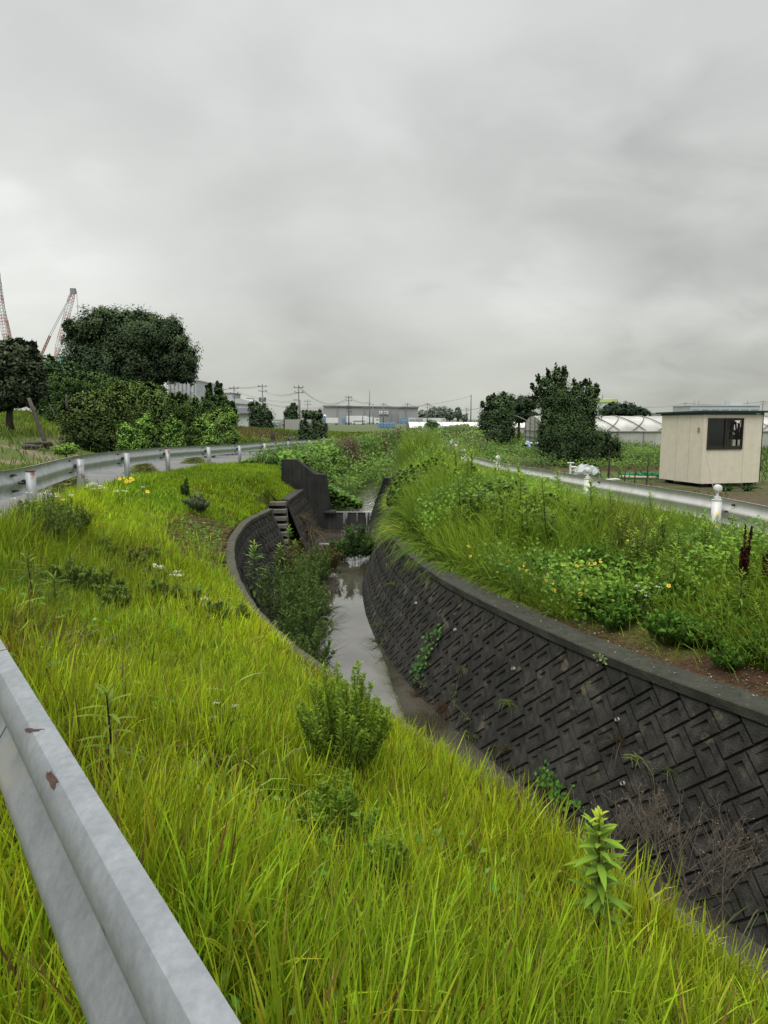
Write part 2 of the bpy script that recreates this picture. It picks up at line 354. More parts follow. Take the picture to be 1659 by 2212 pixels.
# ------------------------------------------------------------------ water
def make_water():
    m, t, N, L, b = nt('murky_water')
    tc = N.new('ShaderNodeTexCoord')
    n0 = N.new('ShaderNodeTexNoise'); n0.inputs['Scale'].default_value = 1.2; n0.inputs['Detail'].default_value = 5; L.new(tc.outputs['Object'], n0.inputs['Vector'])
    r = N.new('ShaderNodeValToRGB'); r.color_ramp.elements[0].position = .35; r.color_ramp.elements[0].color = (.030, .026, .016, 1); r.color_ramp.elements[1].position = .65; r.color_ramp.elements[1].color = (.085, .078, .058, 1)
    L.new(n0.outputs['Fac'], r.inputs[0]); L.new(r.outputs[0], b.inputs['Base Color'])
    b.inputs['Roughness'].default_value = .04; b.inputs['IOR'].default_value = 2.3; b.inputs['Specular IOR Level'].default_value = .8
    mp = N.new('ShaderNodeMapping'); mp.inputs['Scale'].default_value = (3, 1.3, 1); L.new(tc.outputs['Object'], mp.inputs[0])
    n = N.new('ShaderNodeTexNoise'); n.inputs['Scale'].default_value = 2.2; n.inputs['Detail'].default_value = 3; L.new(mp.outputs[0], n.inputs['Vector'])
    # ripples grow towards the weir
    sx = N.new('ShaderNodeSeparateXYZ'); L.new(tc.outputs['Object'], sx.inputs[0]); mr = N.new('ShaderNodeMapRange')
    mr.inputs[1].default_value = 14; mr.inputs[2].default_value = 22; mr.inputs[3].default_value = .05; mr.inputs[4].default_value = .5; L.new(sx.outputs[1], mr.inputs[0])
    bp = N.new('ShaderNodeBump'); bp.inputs['Distance'].default_value = .04; L.new(mr.outputs[0], bp.inputs['Strength']); L.new(n.outputs['Fac'], bp.inputs['Height']); L.new(bp.outputs[0], b.inputs['Normal'])
    for nm, a, e, z in (('water', -6, 23.45, ZW), ('water_upstream', 23.45, 62, ZW2)):
        ys = np.arange(a, e + .01, .5); ys[-1] = e; x0 = Xl(ys) - .1; x1 = Xc(ys) + .1; k = 8; tt = np.linspace(0, 1, k)[None]
        X = x0[:, None] * (1 - tt) + x1[:, None] * tt; V = np.stack([X, np.repeat(ys[:, None], k, 1), np.full_like(X, z)], -1).reshape(-1, 3)
        i = np.arange(len(ys) - 1)[:, None] * k + np.arange(k - 1)[None]
        tag(fastmesh(nm, V, [np.stack([i, i + 1, i + k + 1, i + k], -1).reshape(-1, 4)], m, smooth=True), kind='structure')
make_water()

# ------------------------------------------------------------------ revetment walls with herringbone relief blocks
def curve_frame(fx, y0, y1, sgn):
    ys = np.arange(y0, y1 + .01, .05); P = np.stack([fx(ys), ys], 1)
    d = np.gradient(P, axis=0); d = d / np.linalg.norm(d, axis=1, keepdims=True)
    nrm = np.stack([d[:, 1], -d[:, 0]], 1) * sgn      # horizontal direction towards the canal
    s = np.concatenate([[0], np.cumsum(np.linalg.norm(np.diff(P, axis=0), axis=1))])
    return s, P, nrm
SL = math.sqrt(1 + .39 ** 2); ST, CT = .39 / SL, 1 / SL         # slope 1 : 0.5
def wall_map(frame, s, t, h, ztop=ZC - .07):
    S, P, nr = frame
    x = np.interp(s, S, P[:, 0]); y = np.interp(s, S, P[:, 1]); nx = np.interp(s, S, nr[:, 0]); ny = np.interp(s, S, nr[:, 1])
    out = t * ST + h * CT
    return np.stack([x + nx * out, y + ny * out, ztop - t * CT + h * ST], -1)
def clip(poly, a, b, c):   # keep a*x+b*y<=c
    o = []
    for i in range(len(poly)):
        p, q = poly[i], poly[(i + 1) % len(poly)]; dp = a * p[0] + b * p[1] - c; dq = a * q[0] + b * q[1] - c
        if dp <= 0: o.append(p)
        if dp * dq < 0: k = dp / (dp - dq); o.append((p[0] + (q[0] - p[0]) * k, p[1] + (q[1] - p[1]) * k))
    return o
def area(p): return sum(p[i][0] * p[(i + 1) % len(p)][1] - p[(i + 1) % len(p)][0] * p[i][1] for i in range(len(p))) / 2
def dedupe(p):
    o = []
    for q in p:
        if not o or math.hypot(q[0] - o[-1][0], q[1] - o[-1][1]) > .004: o.append(q)
    while len(o) > 2 and math.hypot(o[0][0] - o[-1][0], o[0][1] - o[-1][1]) < .004: o.pop()
    return o
def inset(p, d):
    n = len(p); o = []
    for i in range(n):
        a, b, c = p[i - 1], p[i], p[(i + 1) % n]
        e1 = (b[0] - a[0], b[1] - a[1]); e2 = (c[0] - b[0], c[1] - b[1]); l1 = math.hypot(*e1); l2 = math.hypot(*e2)
        n1 = (-e1[1] / l1, e1[0] / l1); n2 = (-e2[1] / l2, e2[0] / l2); k = 1 + n1[0] * n2[0] + n1[1] * n2[1]
        if k < .2: k = .2
        o.append((b[0] + d * (n1[0] + n2[0]) / k, b[1] + d * (n1[1] + n2[1]) / k))
    return o
def build_blocks(frame, T, w, parent, name='block_facing', mat=None, mirror=1, voff=.072):
    S = frame[0][-1]; vs = []; fs = []; seed = np.random.default_rng(3)
    r2 = math.sqrt(.5)
    def push(loops):
        base = len(vs); n = len(loops[0][0])
        for pts, hs in loops:
            for q, h in zip(pts, hs): vs.append((q[0], q[1], h))
        for k in range(len(loops) - 1):
            for i in range(n): fs.append((base + k * n + i, base + k * n + (i + 1) % n, base + (k + 1) * n + (i + 1) % n, base + (k + 1) * n + i))
        fs.append(tuple(base + (len(loops) - 1) * n + i for i in range(n)))
    R = int((S + T) / w) + 6; Lb = 1.42
    for m_ in range(-2, int(T / (2 * Lb * w * r2)) + 3):
        for kk in range(2 * (-R), 2 * R):
            k = kk // 2; ox, oy = k - m_ * (Lb + 1), k - m_ * (1 - Lb)      # lattice (1,1) and (L+1, 1-L)
            if kk % 2 == 0: cell = (ox, oy, ox + Lb, oy + 1)
            else: cell = (ox + Lb, oy + 1 - Lb, ox + Lb + 1, oy + 1)
            pts = [(cell[0], cell[1]), (cell[2], cell[1]), (cell[2], cell[3]), (cell[0], cell[3])]
            pts = [((a + b) * r2 * w, (b - a) * r2 * w + voff) for a, b in pts]       # rotate 45 deg: (1,1) runs along the wall
            if mirror < 0: pts = [(S - a, b) for a, b in pts][::-1]
            if max(p[0] for p in pts) < 0 or min(p[0] for p in pts) > S or max(p[1] for p in pts) < 0 or min(p[1] for p in pts) > T: continue
            full = min(p[1] for p in pts) >= 0 and max(p[1] for p in pts) <= T
            q = clip(pts, 0, -1, 0); q = clip(q, 0, 1, T) if q else q; q = clip(q, -1, 0, 0) if q else q; q = clip(q, 1, 0, S) if q else q
            if len(q) < 3: continue
            q = dedupe(q)
            if len(q) < 3 or abs(area(q)) < .002: continue
            if area(q) < 0: q = q[::-1]
            j = seed.uniform(-.004, .004)
            o0 = inset(q, .004); o1 = inset(q, .012)
            if area(o1) < .0006: continue
            n = len(q)
            if full and n == 4:
                i0 = inset(q, .054); i1 = inset(q, .062)
                ty = [p[1] for p in i1]; a, b = min(ty), max(ty)
                hs = [j - .024 * (1 - (y - a) / (b - a)) ** .8 - .002 for y in ty]
                push([(o0, [-.032] * n), (o1, [j] * n), (i0, [j] * n), (i1, hs)])
            else:
                push([(o0, [-.04] * n), (o1, [j] * n)])
                if min(p[1] for p in q) < .001:      # top course: flat dark bar painted as a slot's shade, parallel to the coping
                    tp = [p[0] for p in q if p[1] < .012]; cx = (min(tp) + max(tp)) / 2; hw = (max(tp) - min(tp)) * .26
                    pp = [(cx - hw, .030), (cx + hw, .030), (cx + hw, .052), (cx - hw, .052)]
                    def inside(pt): return all((q[(i + 1) % n][0] - q[i][0]) * (pt[1] - q[i][1]) - (q[(i + 1) % n][1] - q[i][1]) * (pt[0] - q[i][0]) > .0004 for i in range(n))
                    if hw > .022 and all(inside(a) for a in pp):
                        base = len(vs)
                        for a in pp: vs.append((a[0], a[1], j + .0015))
                        SLOT.append(base)
    V = np.array(vs); sg = S
    W = wall_map(frame, V[:, 0], V[:, 1], V[:, 2])
    mb = MB(); mb.v = [tuple(a) for a in W]; mb.f = fs; mb.m = [0] * len(fs)
    for b in SLOT: mb.f.append((b, b + 1, b + 2, b + 3)); mb.m.append(1)
    SLOT.clear()
    # recessed joint plane behind the blocks
    ns = max(2, int(S / .3)); ss = np.linspace(0, S, ns); base = len(mb.v)
    G = wall_map(frame, np.repeat(ss, 2), np.tile([0, T], ns), -.03)
    mb.v += [tuple(a) for a in G]
    for i in range(ns - 1): mb.f.append((base + 2 * i, base + 2 * i + 2, base + 2 * i + 3, base + 2 * i + 1)); mb.m.append(1)
    return mb.build(name, None, parent, mats=[mat or M_block, M_joint])
SLOT = []
M_joint = surf('joint_shadow', (.013, .013, .012), .95, .3, 10)
def coping(frame, parent, mat, w=.36, gap=4.8, ztop=ZC, s0=0, s1=None):
    S = frame[0][-1]; s1 = s1 or S; mb = MB(); a = s0; first = True
    sec = [(.03, -.09), (.035, -.01), (.022, .0), (-w + .015, .012), (-w, 0), (-w, -.12)]   # out, z
    while a < s1 - .05:
        b = min(a + gap, s1); ss = np.linspace(a + .006, b - .006, max(2, int((b - a) / .25) + 1)); base = len(mb.v); k = len(sec)
        for s in ss:
            x = np.interp(s, frame[0], frame[1][:, 0]); y = np.interp(s, frame[0], frame[1][:, 1]); nx = np.interp(s, frame[0], frame[2][:, 0]); ny = np.interp(s, frame[0], frame[2][:, 1])
            for o_, z in sec:
                e = .006 * math.sin(s * 17 + z * 50 + o_ * 9); mb.v.append((x + nx * (o_ + e), y + ny * (o_ + e), ztop + z + e * .5))
        for i in range(len(ss) - 1):
            for j in range(k): mb.f.append((base + i * k + j, base + i * k + (j + 1) % k, base + (i + 1) * k + (j + 1) % k, base + (i + 1) * k + j)); mb.m.append(0)
        mb.f.append(tuple(base + j for j in range(k))); mb.m.append(0); e = base + (len(ss) - 1) * k; mb.f.append(tuple(e + k - 1 - j for j in range(k))); mb.m.append(0)
        a = b
    return mb.build('coping', mat, parent)
FR = curve_frame(Xc, 0.3, 22.9, -1)
rw = root('revetment_wall', 'dark patterned concrete block wall sloping down to the water on the canal right side', 'retaining wall', (float(Xc(8)), 8, ZW))
build_blocks(FR, 1.95, .195, rw); coping(FR, rw, M_cope, .27)
FL = curve_frame(Xl, 0.3, 17.45, 1)
lw = root('revetment_wall', 'curved patterned block wall below the mown grass bank, ending at the steps', 'retaining wall', (float(Xl(8)), 8, ZW))
build_blocks(FL, 1.95, .195, lw, mirror=-1); coping(FL, lw, M_copeL, .11)
def end_cap(frame, s, parent, thick=.35, mat=None):
    a = wall_map(frame, np.array([s, s]), np.array([0, 1.95]), np.array([.0, .0])); n = np.array([np.interp(s, frame[0], frame[2][:, 0]), np.interp(s, frame[0], frame[2][:, 1]), 0])
    d = np.array([n[1], -n[0], 0]) * (1 if n[0] > 0 else -1) * -1
    mb = MB(); P = [a[0], a[1], a[1] - n * thick, a[0] - n * thick]; mb.prism([tuple(p) for p in P], tuple(d * .10)); return mb.build('end_face', mat or M_conc_dark, parent)
end_cap(FL, FL[0][-1] - .02, lw)
FL2 = curve_frame(Xl, 19.45, 23.2, 1)
lw2 = root('revetment_wall', 'short sloping block wall between the concrete steps and the weir', 'retaining wall', (float(Xl(21)), 21, ZW))
M_brownconc = surf('brown_stained_concrete', (.055, .045, .033), .9, .4, 6, .4, 60, c2=(.02, .018, .014), streak=.3)
build_blocks(FL2, 1.95, .195, lw2, mirror=-1); coping(FL2, lw2, M_brownconc, .3)
end_cap(FL2, .0, lw2, .05, M_conc_dark)
# steps between the two walls
def steps():
    x0, x1 = -3.10, -2.66; t = root('concrete_steps', 'worn concrete steps going down from the grass bank to the canal', 'steps', (-2.95, 18.8, ZW))
    for k in range(8):
        mb = MB(); zt = ZC - .02 - .185 * k; y = 19.35 - .14 * k
        mb.box(((x0 + x1) / 2 + .03 * k, y - .13, zt - .06), (x1 - x0, .30, .10)); mb.box(((x0 + x1) / 2 + .03 * k, y + .05, zt - .25), (x1 - x0 - .02, .22, .30))
        mb.build('tread' if k < 9 else 'tread', M_stepc, t, bevel=.008)
    mb = MB(); mb.prism([(x0 - .12, 19.5, ZC - .03), (x0 - .12, 17.5, ZC - .5), (x0 - .12, 17.5, -2.7), (x0 - .12, 19.5, -2.7)], (.12, 0, 0)); mb.box((-3.1, 19.6, -1.85), (.8, .2, 1.7)); mb.build('side_wall', M_brownconc, t)
M_stepc = surf('step_concrete', (.14, .13, .11), .9, .4, 6, .4, 60, c2=(.06, .055, .045))
steps()

# ------------------------------------------------------------------ weir and wing walls
def weir():
    t = root('weir', 'low concrete weir with a thin sheet of water spilling over', 'weir', (-1.1, 23.5, ZW))
    mb = MB(); mb.box((-1.15, 23.5, (ZW2 - .02 - 2.8) / 2), (3.9, .34, 2.8 + ZW2 - .02)); mb.build('weir_wall', M_wing, t, bevel=.02)
    mb = MB(); mb.box((-2.15, 23.42, ZW2 + .03), (1.1, .5, .06)); mb.build('sill', M_conc_dark, t)
    # falling water: irregular thin strands
    Lv = Leaves(); n = 16; x = rng.uniform(-1.62, -.30, n); g = np.sin(x * 9) * .5 + .5; keep = rng.random(n) < .25 + .75 * (g > .55); x = x[keep]; n = len(x)
    O = np.stack([x, np.full(n, 23.31), np.full(n, ZW2 - .0)], 1)
    Lv.strips(O, np.array([0, -.25, -1.]), rng.uniform(.12, .55, n), rng.uniform(.006, .022, n), .0, (.5, .52, .52), (.38, .4, .4), prof=(1, .8, .6, 0), side=np.tile([1., 0, 0], (n, 1)))
    n = 130; O = np.stack([rng.uniform(-1.4, -.3, n), 23.15 - rng.random(n) ** 2 * 1.0, ZW + rng.random(n) ** 3 * .12], 1); Lv.kites(O, rand_dirs(n, .2), rng.uniform(.012, .035, n), rng.uniform(.008, .02, n), (.5, .52, .5))
    n = 70; O = np.stack([rng.normal(-.42, .07, n), rng.uniform(23.2, 24.2, n), ZW2 + rng.random(n) ** 2 * .42], 1); Lv.kites(O, rand_dirs(n), rng.uniform(.02, .06, n), rng.uniform(.015, .03, n), (.8, .82, .82))
    tag(Lv.build('falling_water', M_foam, t), kind='stuff')
    mb = MB(); mb.box((-.98, 23.46, ZW2 + .006), (1.3, .30, .012)); mb.build('water_sheet', M_sheet, t)
M_foam = leafmat('white_water', .2, .3)
M_sheet = surf('smooth_overflow', (.25, .27, .26), .08, .2, 6)
weir()
def wing(name, label, pts, thick, Ymid):
    t = root(name, label, 'retaining wall', (float(pts[0][0]), Ymid, ZW))
    mb = MB(); mb.prism([tuple(p) for p in pts], thick); mb.build('wall_slab', M_wing, t, bevel=.015); return t
YY = lambda u: 21.7 + (u - 608) / 103 * 1.7
P = [aty(608, 991.5, YY(608)), aty(639, 992.5, YY(639)), aty(679, 1023.5, YY(679)), aty(701, 1025, YY(701)), aty(711, 1101, YY(711))]
pb = [np.array([P[4][0], P[4][1], -2.7]), np.array([P[0][0] - .1, P[0][1], -2.7])]
wing('wing_wall', 'tall dark stepped wing wall left of the weir', P + pb, (.06, .28, 0), 22.5)
P = [aty(829, 1031.5, 22.9), aty(842, 1033, 22.9), aty(886, 1008, 22.6)]
P = [aty(803, 1105, 23.3)] + P; P = P + [np.array([P[-1][0] + .3, 22.4, -2.7]), np.array([P[0][0] - .1, 23.3, -2.7])]
wing('wing_wall', 'dark wing wall right of the weir, half hidden in grass', P, (.02, .3, 0), 23)
# pipe and stones lying in the pool
o = MB(); a = atz(828 + 0, 1178, ZW + .04)
o = MB(); o.tube([tuple(atz(690, 1176, ZW + .05)), tuple(atz(735, 1178, ZW + .05)), tuple(atz(752, 1177, ZW + .04))], .05, 8)
tag(o.build('drain_pipe', surf('grey_pipe', (.28, .27, .24), .6), smooth=True), 'thin grey pipe lying across the shallow water below the weir', 'pipe')
g = np.random.default_rng(5)
for k, (u, v, r, lab) in enumerate([(722, 1204, .12, 'dark stone standing highest out of the shallow water'), (706, 1196, .09, 'small dark stone left of the tallest one in the water'), (716, 1187, .08, 'flat dark stone nearest the pipe in the water'), (735, 1208, .08, 'low wet stone right of the tallest one in the stream')]):
    mb = MB(); c = atz(u, v, ZW + .02); mb.ball((c[0], c[1], c[2]), r, 8, 5, (1, .8, .9)); mb.v = [tuple(np.array(q) + g.normal(0, r * .14, 3)) for q in mb.v]
    tag(mb.build('stone', M_wing, smooth=True), lab, 'stone')

# ------------------------------------------------------------------ guardrails
PROF = [(0, .176), (.018, .174), (.033, .167), (.044, .152), (.050, .134), (.051, .118), (.051, .104), (.046, .090), (.012, .036), (.003, .016), (0, 0),
        (.003, -.016), (.012, -.036), (.046, -.090), (.051, -.104), (.051, -.118), (.050, -.134), (.044, -.152), (.033, -.167), (.018, -.174), (0, -.176)]
def beam(fx, ztop, ys, sgn, mat, parent, name='rail_beam'):
    """ztop(y): height of the top edge; sgn=+1 puts the humps on the left (-x) side"""
    ys = np.asarray(ys, float); P = np.stack([fx(ys), ys], 1); d = np.gradient(P, axis=0); d /= np.linalg.norm(d, axis=1, keepdims=True)
    nl = np.stack([-d[:, 1], d[:, 0]], 1) * sgn
    outer = np.array(PROF); th = .004
    sec = np.concatenate([outer, (outer - [th, 0])[::-1]])
    V = []; k = len(sec)
    for o_, z in sec: V.append(np.stack([P[:, 0] + nl[:, 0] * o_, P[:, 1] + nl[:, 1] * o_, ztop(ys) - .175 + z], -1))
    V = np.stack(V, 1).reshape(-1, 3); i = np.arange(len(ys) - 1)[:, None] * k; j = np.arange(k)[None]
    Fq = np.stack([i + j, i + (j + 1) % k, i + k + (j + 1) % k, i + k + j], -1).reshape(-1, 4)
    o = fastmesh(name, V, [Fq], mat, parent, smooth=True)
    me = o.data
    o.modifiers.new('e', 'EDGE_SPLIT').split_angle = math.radians(22)
    return o
PZ = [(-8, .75), (5, .75), (8, .73)] + [(y, z) for x, y, z in PW]
PZY, PZX = smooth_knots(PZ, .25, 6)
ztopL = lambda y: np.interp(y, PZY, PZX)
gl = root('guardrail', 'long galvanised guardrail curving along the left road and passing close by the viewer', 'guardrail', (float(Xr(9)), 9, 0))
def rail_ys(a, b): return np.concatenate([np.arange(a, min(b, 14), .12), np.arange(max(a, 14), b, .4)]) if a < 14 else np.arange(a, b, .4)
# beam sections of about 4 m overlap at every post
cuts = [-3, 1.8, 6.2] + [float(p[1]) for p in PW[:-1]] + [53.4]
for a_, b_ in zip(cuts[:-1], cuts[1:]):
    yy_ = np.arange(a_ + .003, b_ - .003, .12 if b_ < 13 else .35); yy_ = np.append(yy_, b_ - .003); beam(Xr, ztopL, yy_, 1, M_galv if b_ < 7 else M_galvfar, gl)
def post(x, y, zt, zg, r, mat, parent, dirv, cap=M_rust, bolts=True, mb_off=.0):
    mb = MB(); mb.tube([(x, y, zg - .1), (x, y, zt)], r, 14); p = mb.build('post', mat, parent, smooth=False)
    for f in p.data.polygons: f.use_smooth = len(f.vertices) == 4
    mb = MB(); mb.tube([(x, y, zt + .001), (x, y, zt + .007)], r * 1.1, 14); mb.build('post_cap', cap, p)
    return p
def shift_child(o): pass
for i, (x, y, z) in enumerate(PW):
    zg = float(gz(x, y)); zt = z - .035
    d = np.array([float(Xr(y + .1) - Xr(y - .1)), .2]); d /= np.linalg.norm(d); nr = np.array([d[1], -d[0]])
    p = post(x, y, zt, zg, .062, M_postrust, gl, d)
    bm_ = MB(); zc_ = z - .175
    for (s, dz) in ((-.22, .10), (-.16, .10), (-.2, -.10), (-.14, -.10), (-.12, 0), (.10, 0)):
        c = np.array([x - .11 * nr[0], y - .11 * nr[1]]) + d * s + nr * (.0 if dz == 0 else -.02)
        if dz: c = c - nr * .035
        bo = MB(); bo.tube([(c[0], c[1], zc_ + dz), (c[0] + nr[0] * .035, c[1] + nr[1] * .035, zc_ + dz), (c[0] + nr[0] * .035, c[1] + nr[1] * .035, zc_ + dz), (c[0] + nr[0] * .06, c[1] + nr[1] * .06, zc_ + dz)], [.017, .017, .009, .009], 6); bo.build('bolt', M_black, p)
    bm_.box((x - .07 * nr[0], y - .07 * nr[1], zc_), (.07, .07, .06), math.atan2(nr[1], nr[0]))
    bm_.build('bracket', M_black, p)
# a terminal plate at the far end of the left guardrail
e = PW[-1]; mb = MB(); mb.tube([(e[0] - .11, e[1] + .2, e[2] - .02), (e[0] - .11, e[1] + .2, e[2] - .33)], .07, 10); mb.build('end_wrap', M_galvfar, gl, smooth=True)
# rust chips on the near rail
def on_rail(u, v):
    best = None
    for s in np.linspace(0.3, 3.5, 260):
        cx = .207 - .588 * s; cy = .15 + .809 * s
        for k in range(0, 6):
            for q in (0, .5):
                o_, z = (np.array(PROF[k]) * (1 - q) + np.array(PROF[min(k + 1, 20)]) * q)
                X = np.array([cx - .809 * o_, cy - .588 * o_, .75 - .175 + z]); zz = X[2] - EYE; dd = X[1] * CP - zz * SP; up = X[1] * SP + zz * CP
                e = (829.5 + X[0] / dd * F - u) ** 2 + (1106 - up / dd * F - v) ** 2
                if best is None or e < best[0]: best = (e, s, k + q)
    return best[1], best[2]
def rail_pt(s, k, off=.0015):
    k = max(0, min(19.99, k)); i = int(k); q = k - i; o_, z = np.array(PROF[i]) * (1 - q) + np.array(PROF[i + 1]) * q
    dn = np.array(PROF[i + 1]) - np.array(PROF[i]); nn = np.array([-dn[1], dn[0]]); nn /= np.linalg.norm(nn); o_ += nn[0] * off; z += nn[1] * off
    cx = float(Xr(.15 + .809 * s)); cy = .15 + .809 * s
    return (cx - .809 * o_, cy - .588 * o_, .575 + z)
for (pix, lab) in [([(55, 1572), (80, 1574), (107, 1579), (80, 1585), (60, 1588), (52, 1580)], None), ([(100, 1660), (112, 1668), (127, 1692), (127, 1700), (119, 1715), (105, 1700), (99, 1680)], None),
                   ([(201, 1740), (212, 1752), (204, 1746)], None), ([(217, 1990), (224, 2010), (223, 2040), (219, 2044), (218, 2020)], None)]:
    sk = [on_rail(u, v) for u, v in pix]; V = [rail_pt(s, k) for s, k in sk]; c = np.mean(np.array(sk), 0)
    # dense fan so the chip follows the folded profile
    vs = []; fs = []; n = len(sk) * 5; ring = []
    for i in range(len(sk)):
        a = np.array(sk[i]); b = np.array(sk[(i + 1) % len(sk)])
        for q in range(5): ring.append(a + (b - a) * q / 5)
    R_ = 5
    for r_ in range(1, R_ + 1):
        for g_ in ring: q = c + (g_ - c) * r_ / R_ * .78 * (1 + .16 * math.sin(g_[0] * 700 + g_[1] * 13)); vs.append(rail_pt(*q))
    vs.append(rail_pt(*c))
    fs = [(len(vs) - 1, i, (i + 1) % n) for i in range(n)]
    mb = MB(); mb.add(vs, fs + [(r_ * n + i, (r_ + 1) * n + i, (r_ + 1) * n + (i + 1) % n, r_ * n + (i + 1) % n) for r_ in range(R_ - 1) for i in range(n)])
    mb.build('rust_patch', M_rust, gl)
# near rail also has posts (below the frame and just left of it)
for s in (-2.2, 1.8 + 4.0, 1.8 + 7.2):
    y = .15 + .809 * s; x = float(Xr(y)); x2 = x + .809 * .11; y2 = y + .588 * .11
    if s == -2.2 or s > 3: post(x2, y2, .71, -.1, .062, M_postrust, gl, None)

gr_ = root('guardrail', 'white painted guardrail with round white reflectors behind the weeds on the right bank', 'guardrail', (4.72, 9.9, -.53))
ztopR = lambda y: .27 + 0 * np.asarray(y, float) - .1 * sstep(22, 40, np.asarray(y, float))
beam(Xg, ztopR, rail_ys(3, 34), -1, M_white, gr_)
for y in (5.9, 9.75, 13.25, 17.6, 21.7, 25.7, 29.7, 33.6):
    d = np.array([float(Xg(y + .1) - Xg(y - .1)), .2]); d /= np.linalg.norm(d); nl = np.array([-d[1], d[0]])
    x = float(Xg(y)) + nl[0] * .11; yy = y + nl[1] * .11; zt = float(ztopR(y)) - .03
    p = post(x, yy, zt, float(gz(x, yy)), .065, M_white, gr_, d, cap=M_white)
    mb = MB(); mb.tube([(x, yy, zt + .01), (x, yy, zt + .12)], .020, 8); mb.box((x, yy - .01, zt + .03), (.08, .05, .04)); mb.tube([(x, yy - .025, zt + .165), (x, yy + .015, zt + .165)], .055, 16); mb.ball((x, yy - .025, zt + .165), .05, 12, 8, (1, .4, 1))
    mb.build('reflector', M_white, p, smooth=False)
    mb = MB(); zc_ = float(ztopR(y)) - .175
    for (s, dz) in ((-.2, .10), (-.14, -.10), (-.10, 0), (.10, 0), (.2, .1), (.16, -.1)):
        c = np.array([x - .10 * nl[0], yy - .10 * nl[1]]) + d * s - nl * (.035 if dz else 0)
        bo = MB(); bo.tube([(c[0], c[1], zc_ + dz), (c[0] + nl[0] * .04, c[1] + nl[1] * .04, zc_ + dz)], .016, 6); bo.build('bolt', M_rust, p)
# ------------------------------------------------------------------ grass
def scatter(n, fx0, fx1, y0, y1, dens=None, m=160, zt=.2):
    """n candidate points between two curves, kept by a density function and by the view wedge"""
    y = rng.uniform(y0, y1, n); a = fx0(y); b = fx1(y); wmax = np.max(b - a)
    k = rng.random(n) < (b - a) / wmax; y = y[k]; a = a[k]; b = b[k]
    x = a + (b - a) * rng.random(len(y))
    if dens is not None: k = rng.random(len(y)) < dens(x, y); x = x[k]; y = y[k]
    z = gz(x, y); k = in_view(x, y, z, m) | in_view(x, y, z + zt, m)
    return x[k], y[k], z[k]
def blades(Lv, x, y, z, h, w, c0, c1, spread=.35, droop=(.05, .5)):
    n = len(x); D = rand_dirs(n, .0) * spread; D[:, 2] = 1.
    Lv.strips(np.stack([x, y, z - .01], 1), D, h, w, rng.uniform(droop[0], droop[1], n) ** 1.5, c0, c1)
bank0 = lambda y: Xr(y) - 1.2 + 1.42 * sstep(4, 7, y)
bank1 = lambda y: Xl(y) - .04
def near_cols(x, y):
    n = len(x); a = vnoise(x, y, 1.6, 11)[:, None]; b = vnoise(x, y, .55, 12)[:, None]; r = rng.random((n, 1))
    c = np.array([.60, .72, .026]) * a + np.array([.38, .55, .026]) * (1 - a)
    c = c * (.72 + .35 * b) * (.55 + .75 * r)
    yel = rng.random((n, 1)) < .10; c = np.where(yel, np.array([.42, .44, .035]) * (.6 + .6 * r), c)
    dead = rng.random((n, 1)) < .05 + .22 * (vnoise(x, y, 1.3, 14)[:, None] > .74); c = np.where(dead, np.array([.21, .135, .055]) * (.5 + .8 * r), c)
    c = c * (1 - np.array([.24, .10, 0]) * sstep(7, 13, y)[:, None])
    # darker, greener growth towards the upper left of the bank
    dk = (sstep(3.2, 5.5, y) * (1 - sstep(8, 11, y)) * sstep(-1.0, -3.2, x))[:, None] * vnoise(x, y, 1.2, 15)[:, None]
    c = c * (1 - .55 * dk) + np.array([.05, .10, .02]) * .55 * dk
    return c
G = Leaves()
